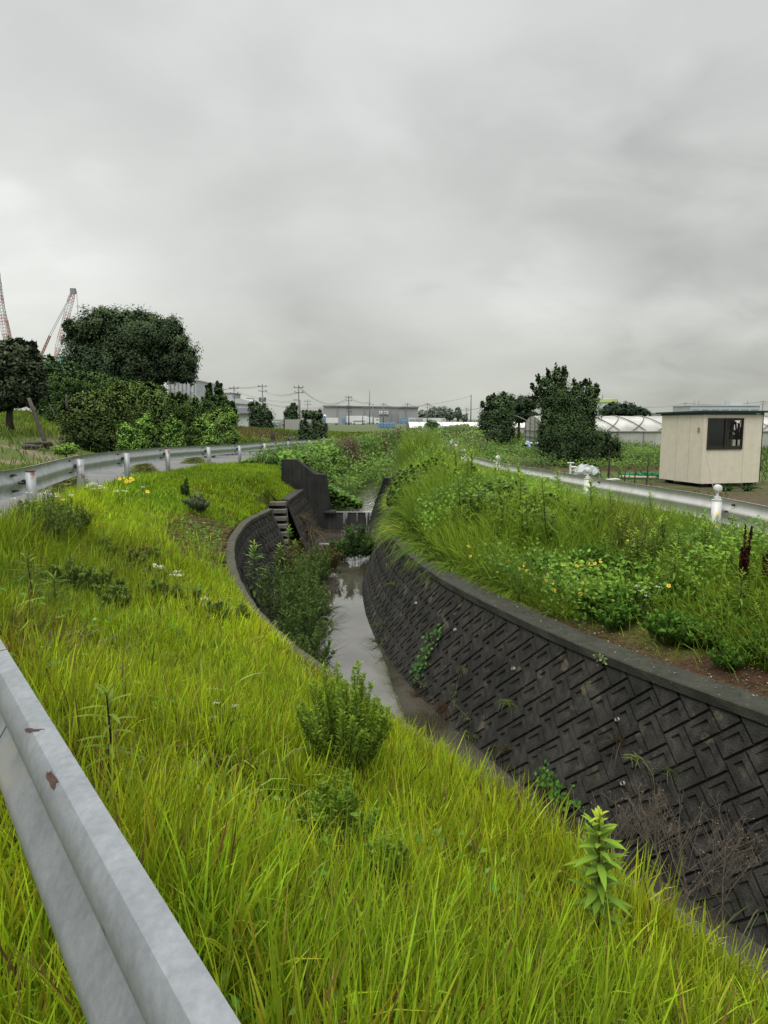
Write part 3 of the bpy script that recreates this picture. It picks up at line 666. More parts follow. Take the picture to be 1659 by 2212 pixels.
for (n, y0, y1, h0, h1, w) in ((44000, .35, 2.4, .12, .34, .0072), (90000, 2.4, 6.0, .12, .31, .0078), (75000, 6, 12, .13, .30, .0115), (80000, 12, 25, .10, .24, .019)):
    def dn(x, y, y0=y0):
        e = np.clip((bank1(y) - x) / .10, 0, 1)
        bare = ((x > Xl(y) - 1.05 - .3 * (vnoise(x, y, 2.5, 20) - .5)) & (y > 9.4) & (y < 14.3))
        return (.35 + .65 * e) * np.clip(.12 + 1.25 * vnoise(x, y, 2.2, 21), 0, 1.1) * (1 - .55 * (vnoise(x, y, 1.3, 14) > .76)) * np.where(bare, .05, 1)
    q = 11; x0, y0_, z0 = scatter(int(n * 2 / q), bank0, bank1, y0, y1, dn); kk = len(x0); sg = .022 + .003 * y0
    x = np.repeat(x0, q) + rng.normal(0, 1, kk * q) * sg; y = np.repeat(y0_, q) + rng.normal(0, 1, kk * q) * sg
    ok = x < bank1(y) + .04; x = x[ok]; y = y[ok]; cx_ = np.repeat(x0, q)[ok]; cy_ = np.repeat(y0_, q)[ok]; z = gz(x, y)
    c = near_cols(x, y) * np.repeat(rng.uniform(.62, 1.25, (kk, 1)), q, 0)[ok] * (1 + np.repeat(rng.normal(0, .09, (kk, 3)), q, 0)[ok]); k = len(x)
    cl_h = np.repeat(rng.uniform(.6, 1.25, kk), q)[ok]
    h = rng.uniform(h0, h1, k) * cl_h * (.6 + .75 * vnoise(x, y, 1.4, 22)) * (1 - .35 * sstep(11, 16, y)); h = np.where((x < Xr(y) + .7) & (y > 7) & (y < 22), h * 1.35 + .03, h)
    w_ = w * rng.uniform(.55, 1.4, k)
    D = rand_dirs(k, 0) * .30; D[:, 0] += (x - cx_) / sg * .17; D[:, 1] += (y - cy_) / sg * .17; ln = np.repeat(rng.normal(0, .13, (kk, 2)), q, 0)[ok]; D[:, :2] += ln; D[:, 2] = 1
    G.strips(np.stack([x, y, z - .01], 1), D, h, w_, rng.uniform(.05, .72, k) ** 1.9, c * .56, c)  # blade roots darkened: shade between the blades put into the colour
    # low dense under-layer
    k2 = rng.random(k) < .45; xx = x[k2] + rng.normal(0, .03, k2.sum()); yy = y[k2] + rng.normal(0, .03, k2.sum())
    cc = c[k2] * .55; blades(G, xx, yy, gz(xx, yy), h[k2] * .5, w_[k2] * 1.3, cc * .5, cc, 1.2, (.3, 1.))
x, y, z = scatter(30000, lambda y: bank1(y) - .22, lambda y: bank1(y) + .04, .5, 9.4, None); n = len(x); c = near_cols(x, y); D = rand_dirs(n, 0) * .4; D[:, 2] = 1; D[:, :2] += np.array([.32, .18]) * rng.random((n, 1))
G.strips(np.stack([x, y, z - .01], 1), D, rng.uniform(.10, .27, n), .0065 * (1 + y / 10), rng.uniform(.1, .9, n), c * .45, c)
# broad-leaved seedlings hidden among the blades
x, y, z = scatter(16000, bank0, bank1, .5, 13, lambda x, y: (vnoise(x, y, 2.0, 25) > .62) * 1.); n = len(x); G.kites(np.stack([x, y, z + rng.uniform(.03, .19, n)], 1), rand_dirs(n, .2) + [0, 0, .5], rng.uniform(.02, .045, n) * (1 + y / 12), rng.uniform(.01, .022, n) * (1 + y / 12), jit((.13, .24, .035), n, .3))
# long pale arching blades
x, y, z = scatter(2600, bank0, bank1, .6, 10, lambda x, y: .5 + 0 * x); n = len(x)
D = rand_dirs(n, 0) * .8; D[:, 2] = 1; c = np.array([.36, .50, .10]) * rng.uniform(.6, 1.2, (n, 1))
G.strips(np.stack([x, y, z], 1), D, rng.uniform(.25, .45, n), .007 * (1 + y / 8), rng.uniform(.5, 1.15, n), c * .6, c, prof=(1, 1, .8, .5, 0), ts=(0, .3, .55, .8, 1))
# dead stalks lying between the blades
x, y, z = scatter(14000, bank0, bank1, .5, 14, lambda x, y: .35 + .6 * (vnoise(x, y, 1.3, 14) > .66)); n = len(x)
D = rand_dirs(n, 0); D[:, 2] *= .35; G.strips(np.stack([x, y, z + .03], 1), D, rng.uniform(.1, .3, n), .004 * (1 + y / 6), .1, jit((.20, .14, .07), n), jit((.26, .19, .10), n))
tag(G.build('grass', M_grass), 'bright yellow-green grass covering the sloping bank between guardrail and canal', 'grass', kind='stuff')
# verge grass beside the left road, at the foot of the rail
G = Leaves(); x, y, z = scatter(30000, lambda y: Xr(y) - ROADW - 1.2, lambda y: Xr(y) - ROADW + .4, 14, 60, lambda x, y: .3 + .7 * (vnoise(x, y, .8, 30) > .4)); n = len(x)
c = jit((.17, .25, .035), n); blades(G, x, y, z, rng.uniform(.1, .35, n), .03 * y / 25, c * .5, c, .5)
tag(G.build('verge_grass', M_grass), 'short green verge grass along the far side of the left road', 'grass', kind='stuff')
# field on the left
G = Leaves(); x, y, z = scatter(170000, lambda y: Xr(y) - 60, lambda y: Xr(y) - ROADW - .6, 18, 110, lambda x, y: np.clip(26 / y, 0, 1) * np.where((gz(x, y) < .45) & (vnoise(x, y, .35, 8) + .6 * vnoise(x, y, 1.6, 9) > .62) & (y < 40), .12, 1)); n = len(x)
a = vnoise(x, y, .25, 31)[:, None]; c = np.array([.24, .33, .035]) * a + np.array([.11, .19, .03]) * (1 - a)
red = ((x > -14) & (y > 42) & (y < 75) & (vnoise(x, y, .3, 33) > .5))[:, None]; c = np.where(red & (rng.random((n, 1)) < .7), np.array([.20, .13, .065]), c * np.where(y > 50, .75, 1)[:, None]) * rng.uniform(.6, 1.3, (n, 1))
blades(G, x, y, z, rng.uniform(.2, .6, n), .05 * y / 35, c * .55, c, .6)
tag(G.build('field_grass', M_grass), 'rough green grass of the rising field left of the road', 'grass', kind='stuff')
# far fields in the middle and on the right
G = Leaves(); x, y, z = scatter(110000, lambda y: np.maximum(Xg(y) + 3.4, 3.), lambda y: Xg(y) + 70, 22, 190, lambda x, y: np.clip(30 / y, 0, 1) * np.where((y < 33) & (x < 18), .25, 1)); n = len(x)
a = vnoise(x, y, .2, 34)[:, None]; c = (np.array([.16, .26, .04]) * a + np.array([.07, .13, .03]) * (1 - a)) * rng.uniform(.6, 1.3, (n, 1))
blades(G, x, y, z, rng.uniform(.2, .6, n), .06 * y / 35, c * .55, c, .6)
tag(G.build('garden_grass', M_grass), 'low green growth on the plots behind the right guardrail', 'grass', kind='stuff')

# clippings on the bare patch above the left wall
G = Leaves(); x, y, z = scatter(26000, lambda y: Xl(y) - 1.35, lambda y: Xl(y) - .2, 8.8, 15, lambda x, y: np.exp(-((y - 11.9) / 1.9) ** 2)); n = len(x)
D = rand_dirs(n, 0); D[:, 2] = rng.uniform(-.05, .25, n); a = rng.random((n, 1)); c = np.where(a < .35, [.17, .20, .045], np.where(a < .75, [.16, .115, .055], [.065, .045, .028])) * rng.uniform(.6, 1.3, (n, 1))
G.strips(np.stack([x, y, z + rng.uniform(.005, .05, n)], 1), D, rng.uniform(.06, .2, n), .010, .15, c, c)
tag(G.build('grass_clippings', M_leaf), 'brown and dull green cut grass lying on the patch above the curved wall', 'clippings', kind='stuff')

# ---- right bank growth
RB0 = lambda y: Xc(y) + .40; RB1 = lambda y: Xg(y) + .05 + 0 * y
G = Leaves()
def rdens(x, y):
    d = .35 + .8 * vnoise(x, y, 1.4, 40); e = x - Xc(y) - .4
    return np.where((y < 7.6) & (e < .42 + .5 * (vnoise(x, y, 2, 41) - .5)), .02, d)
for (n, y0, y1, w) in ((60000, 3.8, 9, .008), (85000, 9, 16, .012), (60000, 16, 30, .02)):
    x, y, z = scatter(n, RB0, RB1, y0, y1, rdens, zt=.8); n = len(x); e = (x - RB0(y)) / (RB1(y) - RB0(y))
    a = vnoise(x, y, 1.1, 42)[:, None]; c = (np.array([.31, .43, .035]) * a + np.array([.12, .23, .028]) * (1 - a)) * rng.uniform(.5, 1.35, (n, 1)) * (1 - .3 * sstep(9.5, 7, y) * vnoise(x, y, .8, 46))[:, None]
    br = (y < 10.5) & (y > 7.8) & (x > Xg(y) - 1.5) & (vnoise(x, y, 1.2, 43) > .5); c = np.where(br[:, None] & (rng.random((n, 1)) < .5), np.array([.20, .155, .05]) * rng.uniform(.6, 1.2, (n, 1)), c)
    far = sstep(20, 26, y); h = rng.uniform(.3, .85, n) * (1 + .3 * sstep(8, 12, y)) * (.60 + .7 * vnoise(x, y, 1.0, 44)) * (.55 + .6 * np.clip(e * 1.6 + .8 * sstep(9, 11.5, y), 0, 1)) * (1 + .6 * far)
    h *= 1 - .45 * sstep(7, 4.5, y) * (e > .5)
    h = np.minimum(h, np.maximum(.12 + 1.1 * (1 - e) - z, .15))
    blades(G, x, y, z, h, w * rng.uniform(.6, 1.4, n), c * .6, c * 1.1, .5, (.15, .8))
x, y, z = scatter(90000, lambda y: Xc(y) + .3, lambda y: Xg(y) - .2, 7.2, 24, lambda x, y: (vnoise(x, y, 1.5, 47) > .50) * np.clip(14 / y, 0, 1) * 1., zt=.8); n = len(x); e = (x - RB0(y)) / (RB1(y) - RB0(y))
top = np.minimum((.35 + .55 * vnoise(x, y, 1.5, 47)) * rng.uniform(.5, 1.1, n), np.maximum(.05 + 1.05 * (1 - e) - z, .12)); t = rng.random(n) ** .5
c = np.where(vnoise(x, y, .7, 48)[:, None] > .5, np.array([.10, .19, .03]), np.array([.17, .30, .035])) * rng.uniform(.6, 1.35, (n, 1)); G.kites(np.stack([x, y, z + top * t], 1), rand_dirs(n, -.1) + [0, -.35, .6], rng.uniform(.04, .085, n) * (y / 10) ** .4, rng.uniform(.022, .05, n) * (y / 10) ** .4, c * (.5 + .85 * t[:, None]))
tag(G.build('bank_grass', M_grass), 'tall mixed green grass between the right coping and the white guardrail', 'grass', kind='stuff')

# weeds choking the channel upstream of the weir and the flat land beyond
G = Leaves()
x, y, z = scatter(120000, lambda y: np.maximum(Xl(y) - 2.2, Xr(y) + .5), lambda y: Xg(y) + 1.5, 24.3, 100, lambda x, y: np.clip(30 / y, 0, 1) * np.where((np.abs(x - (Xl(y) + Xc(y)) / 2 - .1) < .55) & (y < 34), .0, 1), zt=1.5); n = len(x)
hh = (.5 + .9 * vnoise(x, y, .6, 50)) * rng.uniform(.4, 1.15, n) * (1 + .25 * sstep(30, 60, y)); hh = hh * np.where(z < -1.1, 1.25, .9); hh = np.minimum(hh, np.where(y < 56, np.maximum(.12 + .38 * (x - Xr(y)), .1), 9)); hh = np.minimum(hh, .75 + .25 * vnoise(x, y, .5, 52) + (-.2 - z).clip(0, 2) * .9)
a = vnoise(x, y, .5, 51)[:, None]; hz = sstep(30, 100, y)[:, None]
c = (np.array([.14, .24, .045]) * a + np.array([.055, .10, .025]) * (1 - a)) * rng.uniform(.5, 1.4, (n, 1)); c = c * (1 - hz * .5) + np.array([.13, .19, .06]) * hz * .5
br = (vnoise(x, y, .9, 53) > .72)[:, None]; c = np.where(br, np.array([.12, .095, .06]) * rng.uniform(.5, 1.2, (n, 1)), c)
P = np.stack([x, y, z], 1); t = rng.random(n) ** .6; P[:, 2] += hh * t; P[:, :2] += rng.normal(0, .12, (n, 2))
G.kites(P, rand_dirs(n, -.1) + [0, -.4, .5], rng.uniform(.07, .16, n) * (y / 26) ** .7, rng.uniform(.04, .09, n) * (y / 26) ** .7, c * (.5 + .8 * t[:, None]))  # lower leaves darkened, the shade under the growth painted in
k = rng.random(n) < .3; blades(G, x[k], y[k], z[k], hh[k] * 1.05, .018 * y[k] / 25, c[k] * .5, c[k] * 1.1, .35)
tag(G.build('undergrowth', M_leaf), 'dense mixed weeds filling the channel upstream of the weir', 'weeds', kind='stuff')

G = Leaves()
x, y, z = scatter(60000, lambda y: Xg(y) + .9, lambda y: Xg(y) + 13, 17, 58, lambda x, y: np.where((vnoise(x, y, .45, 90) + .25 * sstep(22, 30, y) > .62) & ~((x > 6.5) & (y < 29)), 1., .0), zt=1.); n = len(x)
hh = (.25 + .55 * vnoise(x, y, .8, 91)) * rng.uniform(.5, 1.1, n); t = rng.random(n) ** .6; a = vnoise(x, y, .7, 92)[:, None]; c = (np.array([.17, .27, .05]) * a + np.array([.06, .11, .03]) * (1 - a)) * rng.uniform(.6, 1.3, (n, 1))
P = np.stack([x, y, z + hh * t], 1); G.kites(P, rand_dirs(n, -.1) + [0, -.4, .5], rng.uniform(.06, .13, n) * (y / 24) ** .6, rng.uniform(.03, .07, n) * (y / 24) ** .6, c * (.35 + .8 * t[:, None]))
tag(G.build('undergrowth', M_leaf), 'low mixed weeds and garden plants between the white guardrail and the greenhouses', 'weeds', kind='stuff')
# ------------------------------------------------------------------ crowns
def crown(name, blobs, n, leaf, cd, cl, parent=None, clump=60, mat=None, rag=.16, fill=.35, seed=0, csize=.30, build=True):
    """blobs: (centre, radii). Leaf clumps spread over the blob shells, darker leaves inside."""
    cd = np.array(cd) * 1.7; cl = np.array(cl) * 1.3; r = np.random.default_rng(seed); G = Leaves(); global rng; keep = rng; rng = r
    vol = np.array([b[1][0] * b[1][2] for b in blobs]); pr = vol / vol.sum()
    zmin = min(b[0][2] - b[1][2] for b in blobs); zmax = max(b[0][2] + b[1][2] for b in blobs)
    nc = clump * len(blobs); bi = r.choice(len(blobs), nc, p=pr)
    C0 = np.array([b[0] for b in blobs])[bi]; R0 = np.array([b[1] for b in blobs])[bi]
    d = rand_dirs(nc, -.75); rad = 1 + r.normal(0, rag, nc); rad = np.clip(rad, .6, 1.16) * .92
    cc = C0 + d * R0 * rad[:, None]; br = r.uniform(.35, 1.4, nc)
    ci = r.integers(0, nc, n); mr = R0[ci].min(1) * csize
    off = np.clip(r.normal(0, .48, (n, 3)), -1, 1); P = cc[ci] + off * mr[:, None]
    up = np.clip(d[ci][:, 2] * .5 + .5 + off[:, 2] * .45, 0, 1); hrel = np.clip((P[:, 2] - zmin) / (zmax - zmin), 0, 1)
    f = np.clip(.10 + .65 * up * br[ci] + .25 * hrel + r.normal(0, .12, n), 0, 1.25)[:, None]  # upward-facing and higher leaves lightened: crown light and shade in leaf colour
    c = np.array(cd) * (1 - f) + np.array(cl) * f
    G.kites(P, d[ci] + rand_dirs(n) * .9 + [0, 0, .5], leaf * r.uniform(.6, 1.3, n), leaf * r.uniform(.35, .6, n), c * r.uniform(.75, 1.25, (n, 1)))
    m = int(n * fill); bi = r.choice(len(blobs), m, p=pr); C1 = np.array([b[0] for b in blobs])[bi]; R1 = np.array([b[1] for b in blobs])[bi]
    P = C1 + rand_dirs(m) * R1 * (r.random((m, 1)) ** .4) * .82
    G.kites(P, rand_dirs(m), leaf * 1.7, leaf * 1.1, np.array(cd) * r.uniform(.35, .9, (m, 1)))  # inner leaves coloured darker as crown shade
    rng = keep
    return G.build(name, mat or M_tree, parent) if build else G
def pxblobs(L, Y, dy=.8, cap=None):
    out = []
    for (u, v, ru, rv, *o) in L:
        c = aty(u, v, Y + (o[0] if o else 0)); k = Y / F; ry = ru * k * dy
        if cap: ry = min(ry, cap)
        out.append((c, np.array([ru * k, ry, rv * k])))
    return out
def tree(name, label, cat, ub, Y, blobs, n, leaf, cd, cl, trunk=.15, group=None, seed=1, limbs=True, dy=.8, skirt=False, spikes=0, **kw):
    B = pxblobs(blobs, Y, dy); x = aty(ub, 950, Y)[0]; g = gp(x, Y); t = root(name, label, cat, g, group)
    if skirt:
        for b in list(B):
            gzz = float(gz(b[0][0], b[0][1])); lo = b[0][2] - b[1][2]
            if lo > gzz + .15 and b[1][0] > .25: hh = (lo - gzz) / 2 + b[1][2] * .35; B.append((np.array([b[0][0], b[0][1] - .1, gzz + hh * .9]), np.array([b[1][0] * .95, b[1][1], hh])))
    rr_ = np.random.default_rng(seed + 500)
    for b in list(B[:len(blobs)]):
        for _ in range(spikes):
            d = np.array([rr_.uniform(-.9, .9), -.2, rr_.uniform(.35, 1.)]); d /= np.linalg.norm(d); k_ = rr_.uniform(.14, .28); B.append((b[0] + d * b[1] * rr_.uniform(.9, 1.12), b[1] * k_ * np.array([.8, .8, 1.35])))
    mb = MB(); r = np.random.default_rng(seed); ctr = sum(b[0] * (b[1][0] * b[1][2]) for b in B) / sum(b[1][0] * b[1][2] for b in B)
    low = min(b[0][2] - b[1][2] * .4 for b in B); h = max(low - g[2], (ctr[2] - g[2]) * .45)
    p1 = np.array([g[0], g[1], g[2] - .1]); p2 = np.array([g[0] + (ctr[0] - g[0]) * .3, Y, g[2] + h])
    mb.tube([p1, (p1 + p2) / 2 + r.normal(0, trunk * .3, 3) * [1, 1, 0], p2], [trunk * 1.25, trunk, trunk * .8], 9)
    if limbs:
        for b in B[:9]:
            q = b[0] + r.normal(0, .1, 3) * b[1]; mid = p2 * .55 + q * .45 + r.normal(0, .12, 3) * b[1]; mb.tube([p2 - [0, 0, trunk], mid, q], [trunk * .7, trunk * .42, trunk * .16], 6)
            for _ in range(4): e = q + rand_dirs(1)[0] * b[1] * .85; mb.tube([mid * .4 + q * .6, e], [trunk * .2, trunk * .05], 4)
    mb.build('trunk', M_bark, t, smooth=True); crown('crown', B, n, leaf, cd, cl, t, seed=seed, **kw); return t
DK, DL = (.014, .026, .013), (.062, .098, .034)
tree('broad_tree', 'largest dark green tree with wide domed crown standing beyond the left hedge', 'tree', 356, 60,
     [(280, 735, 70, 58), (220, 715, 62, 42), (330, 730, 62, 40), (180, 730, 42, 38), (375, 770, 48, 52), (395, 795, 32, 40), (255, 790, 85, 44), (330, 800, 55, 36), (190, 775, 48, 40), (225, 685, 30, 20), (360, 712, 38, 26), (290, 690, 45, 20), (150, 705, 18, 16), (410, 765, 14, 12), (240, 820, 70, 22)],
     48000, .22, (.018, .031, .017), (.062, .092, .038), .38, seed=3, clump=46, rag=.12, fill=.5, csize=.34)
tree('leafy_tree', 'dark tree at the left edge with drooping long leaves and a bare trunk', 'tree', 26, 34,
     [(20, 785, 48, 42), (-30, 790, 50, 45), (55, 775, 28, 26), (30, 840, 48, 34), (70, 800, 24, 26), (-20, 850, 50, 30), (75, 835, 25, 30), (5, 752, 26, 14), (66, 752, 10, 8), (72, 748, 6, 8), (30, 747, 6, 8), (78, 768, 6, 10), (-5, 875, 40, 14), (45, 868, 30, 12), (60, 858, 22, 16)], 15000, .22, (.014, .022, .012), (.062, .078, .040), .16, seed=5, spikes=4, fill=.4, csize=.36)
tree('bushy_tree', 'mid green bushy tree between the dark left tree and the big domed tree', 'tree', 120, 52,
     [(110, 800, 34, 26), (85, 790, 24, 18), (150, 815, 34, 26), (200, 822, 45, 18), (120, 830, 40, 28), (245, 835, 40, 18)], 9000, .22, (.012, .026, .010), (.060, .11, .030), .15, seed=6, skirt=True, spikes=4)
HED = 'overgrown shrubs of the hedge behind the left road'
hed = [(205, 33, [(200, 905, 62, 46), (165, 915, 34, 34), (240, 890, 40, 32), (190, 868, 38, 20)], (.014, .026, .010), (.085, .12, .028), 'rounded dark shrub at the left end of the hedge, nearest the fallen posts'),
       (140, 44, [(138, 838, 28, 30), (125, 860, 26, 24), (160, 830, 20, 20)], (.012, .026, .010), (.065, .115, .028), 'upright green shrub rising behind the left end of the hedge'),
       (285, 38, [(285, 880, 50, 42), (250, 860, 34, 24), (310, 855, 34, 26), (280, 910, 50, 34)], (.014, .028, .010), (.10, .15, .028), 'tall green shrub in the hedge below the middle of the big tree'),
       (345, 36, [(345, 895, 46, 38), (330, 870, 30, 24), (375, 885, 30, 32), (350, 920, 48, 26)], (.014, .028, .010), (.085, .13, .025), 'dense shrub in the hedge in front of the big tree trunk'),
       (215, 50, [(190, 845, 36, 20), (230, 840, 40, 18), (280, 842, 40, 18), (330, 852, 38, 18)], (.014, .03, .010), (.075, .14, .025), 'low spreading shrub under the crown of the big tree'),
       (405, 40, [(400, 895, 40, 34), (430, 905, 34, 30), (385, 920, 34, 24)], (.012, .026, .010), (.065, .11, .025), 'dark shrub in the hedge left of the twin leafy tops'),
       (465, 41, [(452, 848, 8, 16), (472, 845, 9, 16), (450, 870, 14, 14), (476, 868, 16, 14), (465, 890, 36, 20), (490, 885, 20, 16)], (.012, .026, .010), (.060, .11, .025), 'shrub with two leafy tops sticking up at the right end of hedge'),
       (475, 37, [(470, 915, 32, 24), (495, 905, 20, 20), (440, 925, 22, 16)], (.02, .04, .015), (.15, .24, .045), 'pale green feathery shrub at the right foot of the hedge')]
for i, (ub, Y, B, cd, cl, lab) in enumerate(hed): tree('hedge_shrub', lab, 'shrub', ub, Y, B, 15000, .135, cd, cl, .07, HED, seed=20 + i, skirt=True, spikes=5, clump=70, rag=.15, fill=.55, csize=.36)
for i, (ub, Y, B, lab) in enumerate([(312, 31, [(308, 920, 16, 14), (315, 905, 10, 10), (322, 928, 12, 10), (300, 934, 12, 8)], 'slim young tree with a thin trunk in front of the hedge'),
        (378, 32.5, [(372, 915, 14, 18), (385, 925, 14, 16), (365, 932, 14, 12)], 'bright leafy sapling in front of the hedge, right of the thin-trunked one'),
        (445, 33, [(432, 918, 10, 18), (445, 925, 14, 16), (458, 930, 12, 12)], 'bright leafy sapling nearest the right end of the hedge'),
        (272, 31, [(266, 928, 14, 14), (280, 934, 14, 12)], 'low bright sapling left of the thin-trunked young tree')]):
    tree('sapling', lab, 'young tree', ub, Y, B, 1500, .12, (.03, .07, .015), (.17, .29, .05), .03, None, seed=40 + i, skirt=True, clump=50, rag=.25, fill=.2, csize=.5)
tree('leafy_bush', 'low bright bush on the bare soil beside the left road', 'bush', 142, 27, [(136, 973, 16, 8), (150, 969, 14, 9)], 1500, .12, (.03, .07, .015), (.16, .27, .045), .03, seed=47, limbs=False, csize=.6)
for i, (ub, Y, B, lab) in enumerate([(566, 95, [(560, 890, 22, 20), (548, 880, 12, 12), (575, 898, 18, 14)], 'grey-green conifer below the second tall utility pole'),
        (629, 110, [(629, 888, 14, 12), (636, 880, 8, 8), (620, 894, 8, 8)], 'small dark tree standing alone under the third utility pole'),
        (672, 105, [(665, 896, 14, 9), (682, 898, 18, 11)], 'wide round tree between the dark tree and the warehouse'),
        (660, 62, [(660, 925, 13, 15), (668, 932, 10, 9), (652, 934, 8, 8)], 'small dark conifer right of the hollow stump'),
        (690, 66, [(688, 922, 14, 12), (698, 926, 10, 9)], 'dark bushy tree beside the small conifer by the far bend')]):
    tree('distant_tree', lab, 'tree', ub, Y, B, 3000, .26 * Y / 95, (.018, .03, .018), (.075, .115, .05), .12, None, seed=60 + i, spikes=3, fill=.6, limbs=False, skirt=True, rag=.2)
# right side
tree('conical_tree', 'tall dark tree with a pointed top and a second lobe, left of the shed', 'tree', 1222, 31,
     [(1205, 825, 22, 28), (1190, 860, 34, 30), (1215, 870, 34, 40), (1258, 885, 38, 50), (1180, 825, 14, 14), (1275, 860, 18, 30), (1165, 845, 12, 12), (1150, 835, 5, 8), (1163, 820, 6, 12), (1218, 800, 5, 10), (1200, 797, 4, 10), (1240, 828, 5, 10), (1272, 835, 6, 16), (1288, 850, 6, 10), (1262, 826, 5, 8), (1155, 860, 6, 8), (1184, 806, 5, 12), (1225, 930, 50, 50), (1200, 960, 34, 34), (1262, 950, 36, 40), (1210, 985, 32, 24), (1250, 840, 12, 14), (1204, 803, 8, 9)],
     44000, .08, (.014, .027, .013), (.078, .125, .042), .12, seed=71, skirt=True, spikes=3, clump=34, rag=.17, fill=.5, csize=.34)
tree('leafy_shrub', 'drooping green shrub at the right foot of the tall pointed tree', 'shrub', 1305, 33, [(1300, 955, 32, 28), (1322, 965, 20, 22), (1290, 980, 26, 14)], 5000, .11, (.010, .022, .010), (.055, .09, .028), .05, seed=72, csize=.4, skirt=True)
tree('rounded_tree', 'dense dark egg-shaped tree left of the greenhouse end', 'tree', 1074, 50, [(1072, 895, 34, 38), (1080, 925, 34, 34), (1060, 920, 26, 30), (1085, 872, 24, 20), (1068, 865, 12, 12)], 12000, .17, (.014, .026, .013), (.068, .11, .042), .12, seed=73, skirt=True, spikes=2, fill=.6, csize=.3, rag=.1)
tree('rear_tree', 'dark tree behind and between the egg-shaped and the pointed trees', 'tree', 1120, 66, [(1115, 880, 30, 22), (1140, 872, 24, 18), (1095, 868, 22, 14), (1130, 900, 30, 16)], 5000, .24, (.010, .020, .010), (.035, .060, .026), .12, seed=74)
tree('rear_tree', 'wide low dark tree behind the long greenhouse near the shed', 'tree', 1350, 110, [(1340, 886, 32, 16), (1375, 892, 30, 12), (1325, 880, 16, 10), (1310, 890, 14, 12)], 5000, .36, (.012, .022, .012), (.042, .066, .034), .15, seed=75)
tree('leafy_bush', 'round green bush in front of the far white plastic tunnel', 'bush', 934, 82, [(934, 922, 17, 13), (925, 928, 10, 10)], 2200, .22, (.016, .032, .014), (.07, .12, .035), .06, seed=76, limbs=False)
for i, (ub, Y, B, lab) in enumerate([(985, 62, [(980, 940, 22, 9), (1003, 938, 20, 10)], 'low tangled bush in front of the small white hut'), (1012, 55, [(1010, 950, 24, 12), (1030, 945, 12, 14)], 'tangled bush at the left foot of the egg-shaped tree'), (900, 60, [(895, 946, 24, 8), (925, 950, 26, 8)], 'low bush between the weeds and the far plastic tunnel'),
        (1130, 44, [(1140, 975, 22, 9), (1120, 970, 14, 9), (1165, 972, 14, 8)], 'low garden shrub in front of the greenhouse end wall')]):
    tree('tangled_bush', lab, 'bush', ub, Y, B, 2600, .13 * Y / 50, (.016, .032, .012), (.10, .16, .035), .04, None, seed=80 + i, skirt=True, limbs=False, rag=.25)
hy = tree('flowering_shrub', 'garden shrub with pale blue flower heads in front of the greenhouse end', 'shrub', 1152, 41, [(1148, 962, 18, 8), (1160, 968, 14, 8)], 1500, .12, (.016, .04, .014), (.09, .16, .04), .03, seed=90, limbs=False)
M_blue = surf('pale_blue_petals', (.50, .56, .80), .7, .2, 20)
g = np.random.default_rng(8)
for k in range(9): mb = MB(); c = aty(1134 + g.uniform(0, 30), 953 + g.uniform(0, 12), 40.6); mb.ball(c, .085, 8, 5, (1, .7, .8)); mb.build('flower_head', M_blue, hy, smooth=True)
# far tree line behind the pole row
for i, (u0, v0, ru, rv) in enumerate([(915, 896, 13, 9), (938, 893, 14, 12), (955, 892, 12, 13), (970, 895, 9, 11), (989, 893, 7, 12), (1003, 902, 6, 5)]):
    tree('hazy_tree', 'pale grey-green tree far beyond the poles right of the warehouse', 'tree', u0, 330, [(u0, v0, ru, rv), (u0 + ru * .4, v0 + 4, ru * .7, rv * .8), (u0 - ru * .4, v0 - rv * .4, ru * .4, rv * .6)], 1300, 1.1, (.10, .125, .10), (.17, .20, .155), .3, 'hazy row of trees far beyond the poles', seed=100 + i, limbs=False, rag=.22)  # pale leaf colours carry the distance haze
# cut stumps by the far bend
def stump(label, u, vb, vt, Y, kind):
    b = aty(u, vb, Y); g = gp(b[0], Y); k = Y / F; H = (vb - vt) * k; t = root('tree_stump', label, 'tree stump', g); r = np.random.default_rng(int(u)); mb = MB()
    mb.tube([(g[0], Y, g[2] - .1), (g[0], Y, g[2] + H * .5)], [.20, .16], 9)
    br = 4 if kind == 0 else 9
    for q in range(br):
        a = (q / br - .5) * (1.0 if kind == 0 else 3.0); e = (g[0] + math.sin(a) * H * (.35 if kind == 0 else .6), Y + r.normal(0, .1), g[2] + H * (.98 - abs(a) * (.3 if kind == 0 else .3) + r.uniform(-.1, .05)))
        mb.tube([(g[0], Y, g[2] + H * .35), ((g[0] + e[0]) / 2 + r.normal(0, .04), Y, g[2] + H * .6), e], [.10, .085, .06], 6)
    mb.build('trunk', M_bark if kind == 0 else M_wood, t, smooth=True)
stump('dark upright stump with short cut branches by the far road', 589, 938, 906, 55, 0); stump('brown splayed stump with many sawn branches, right of the dark one', 632, 941, 917, 58, 1)
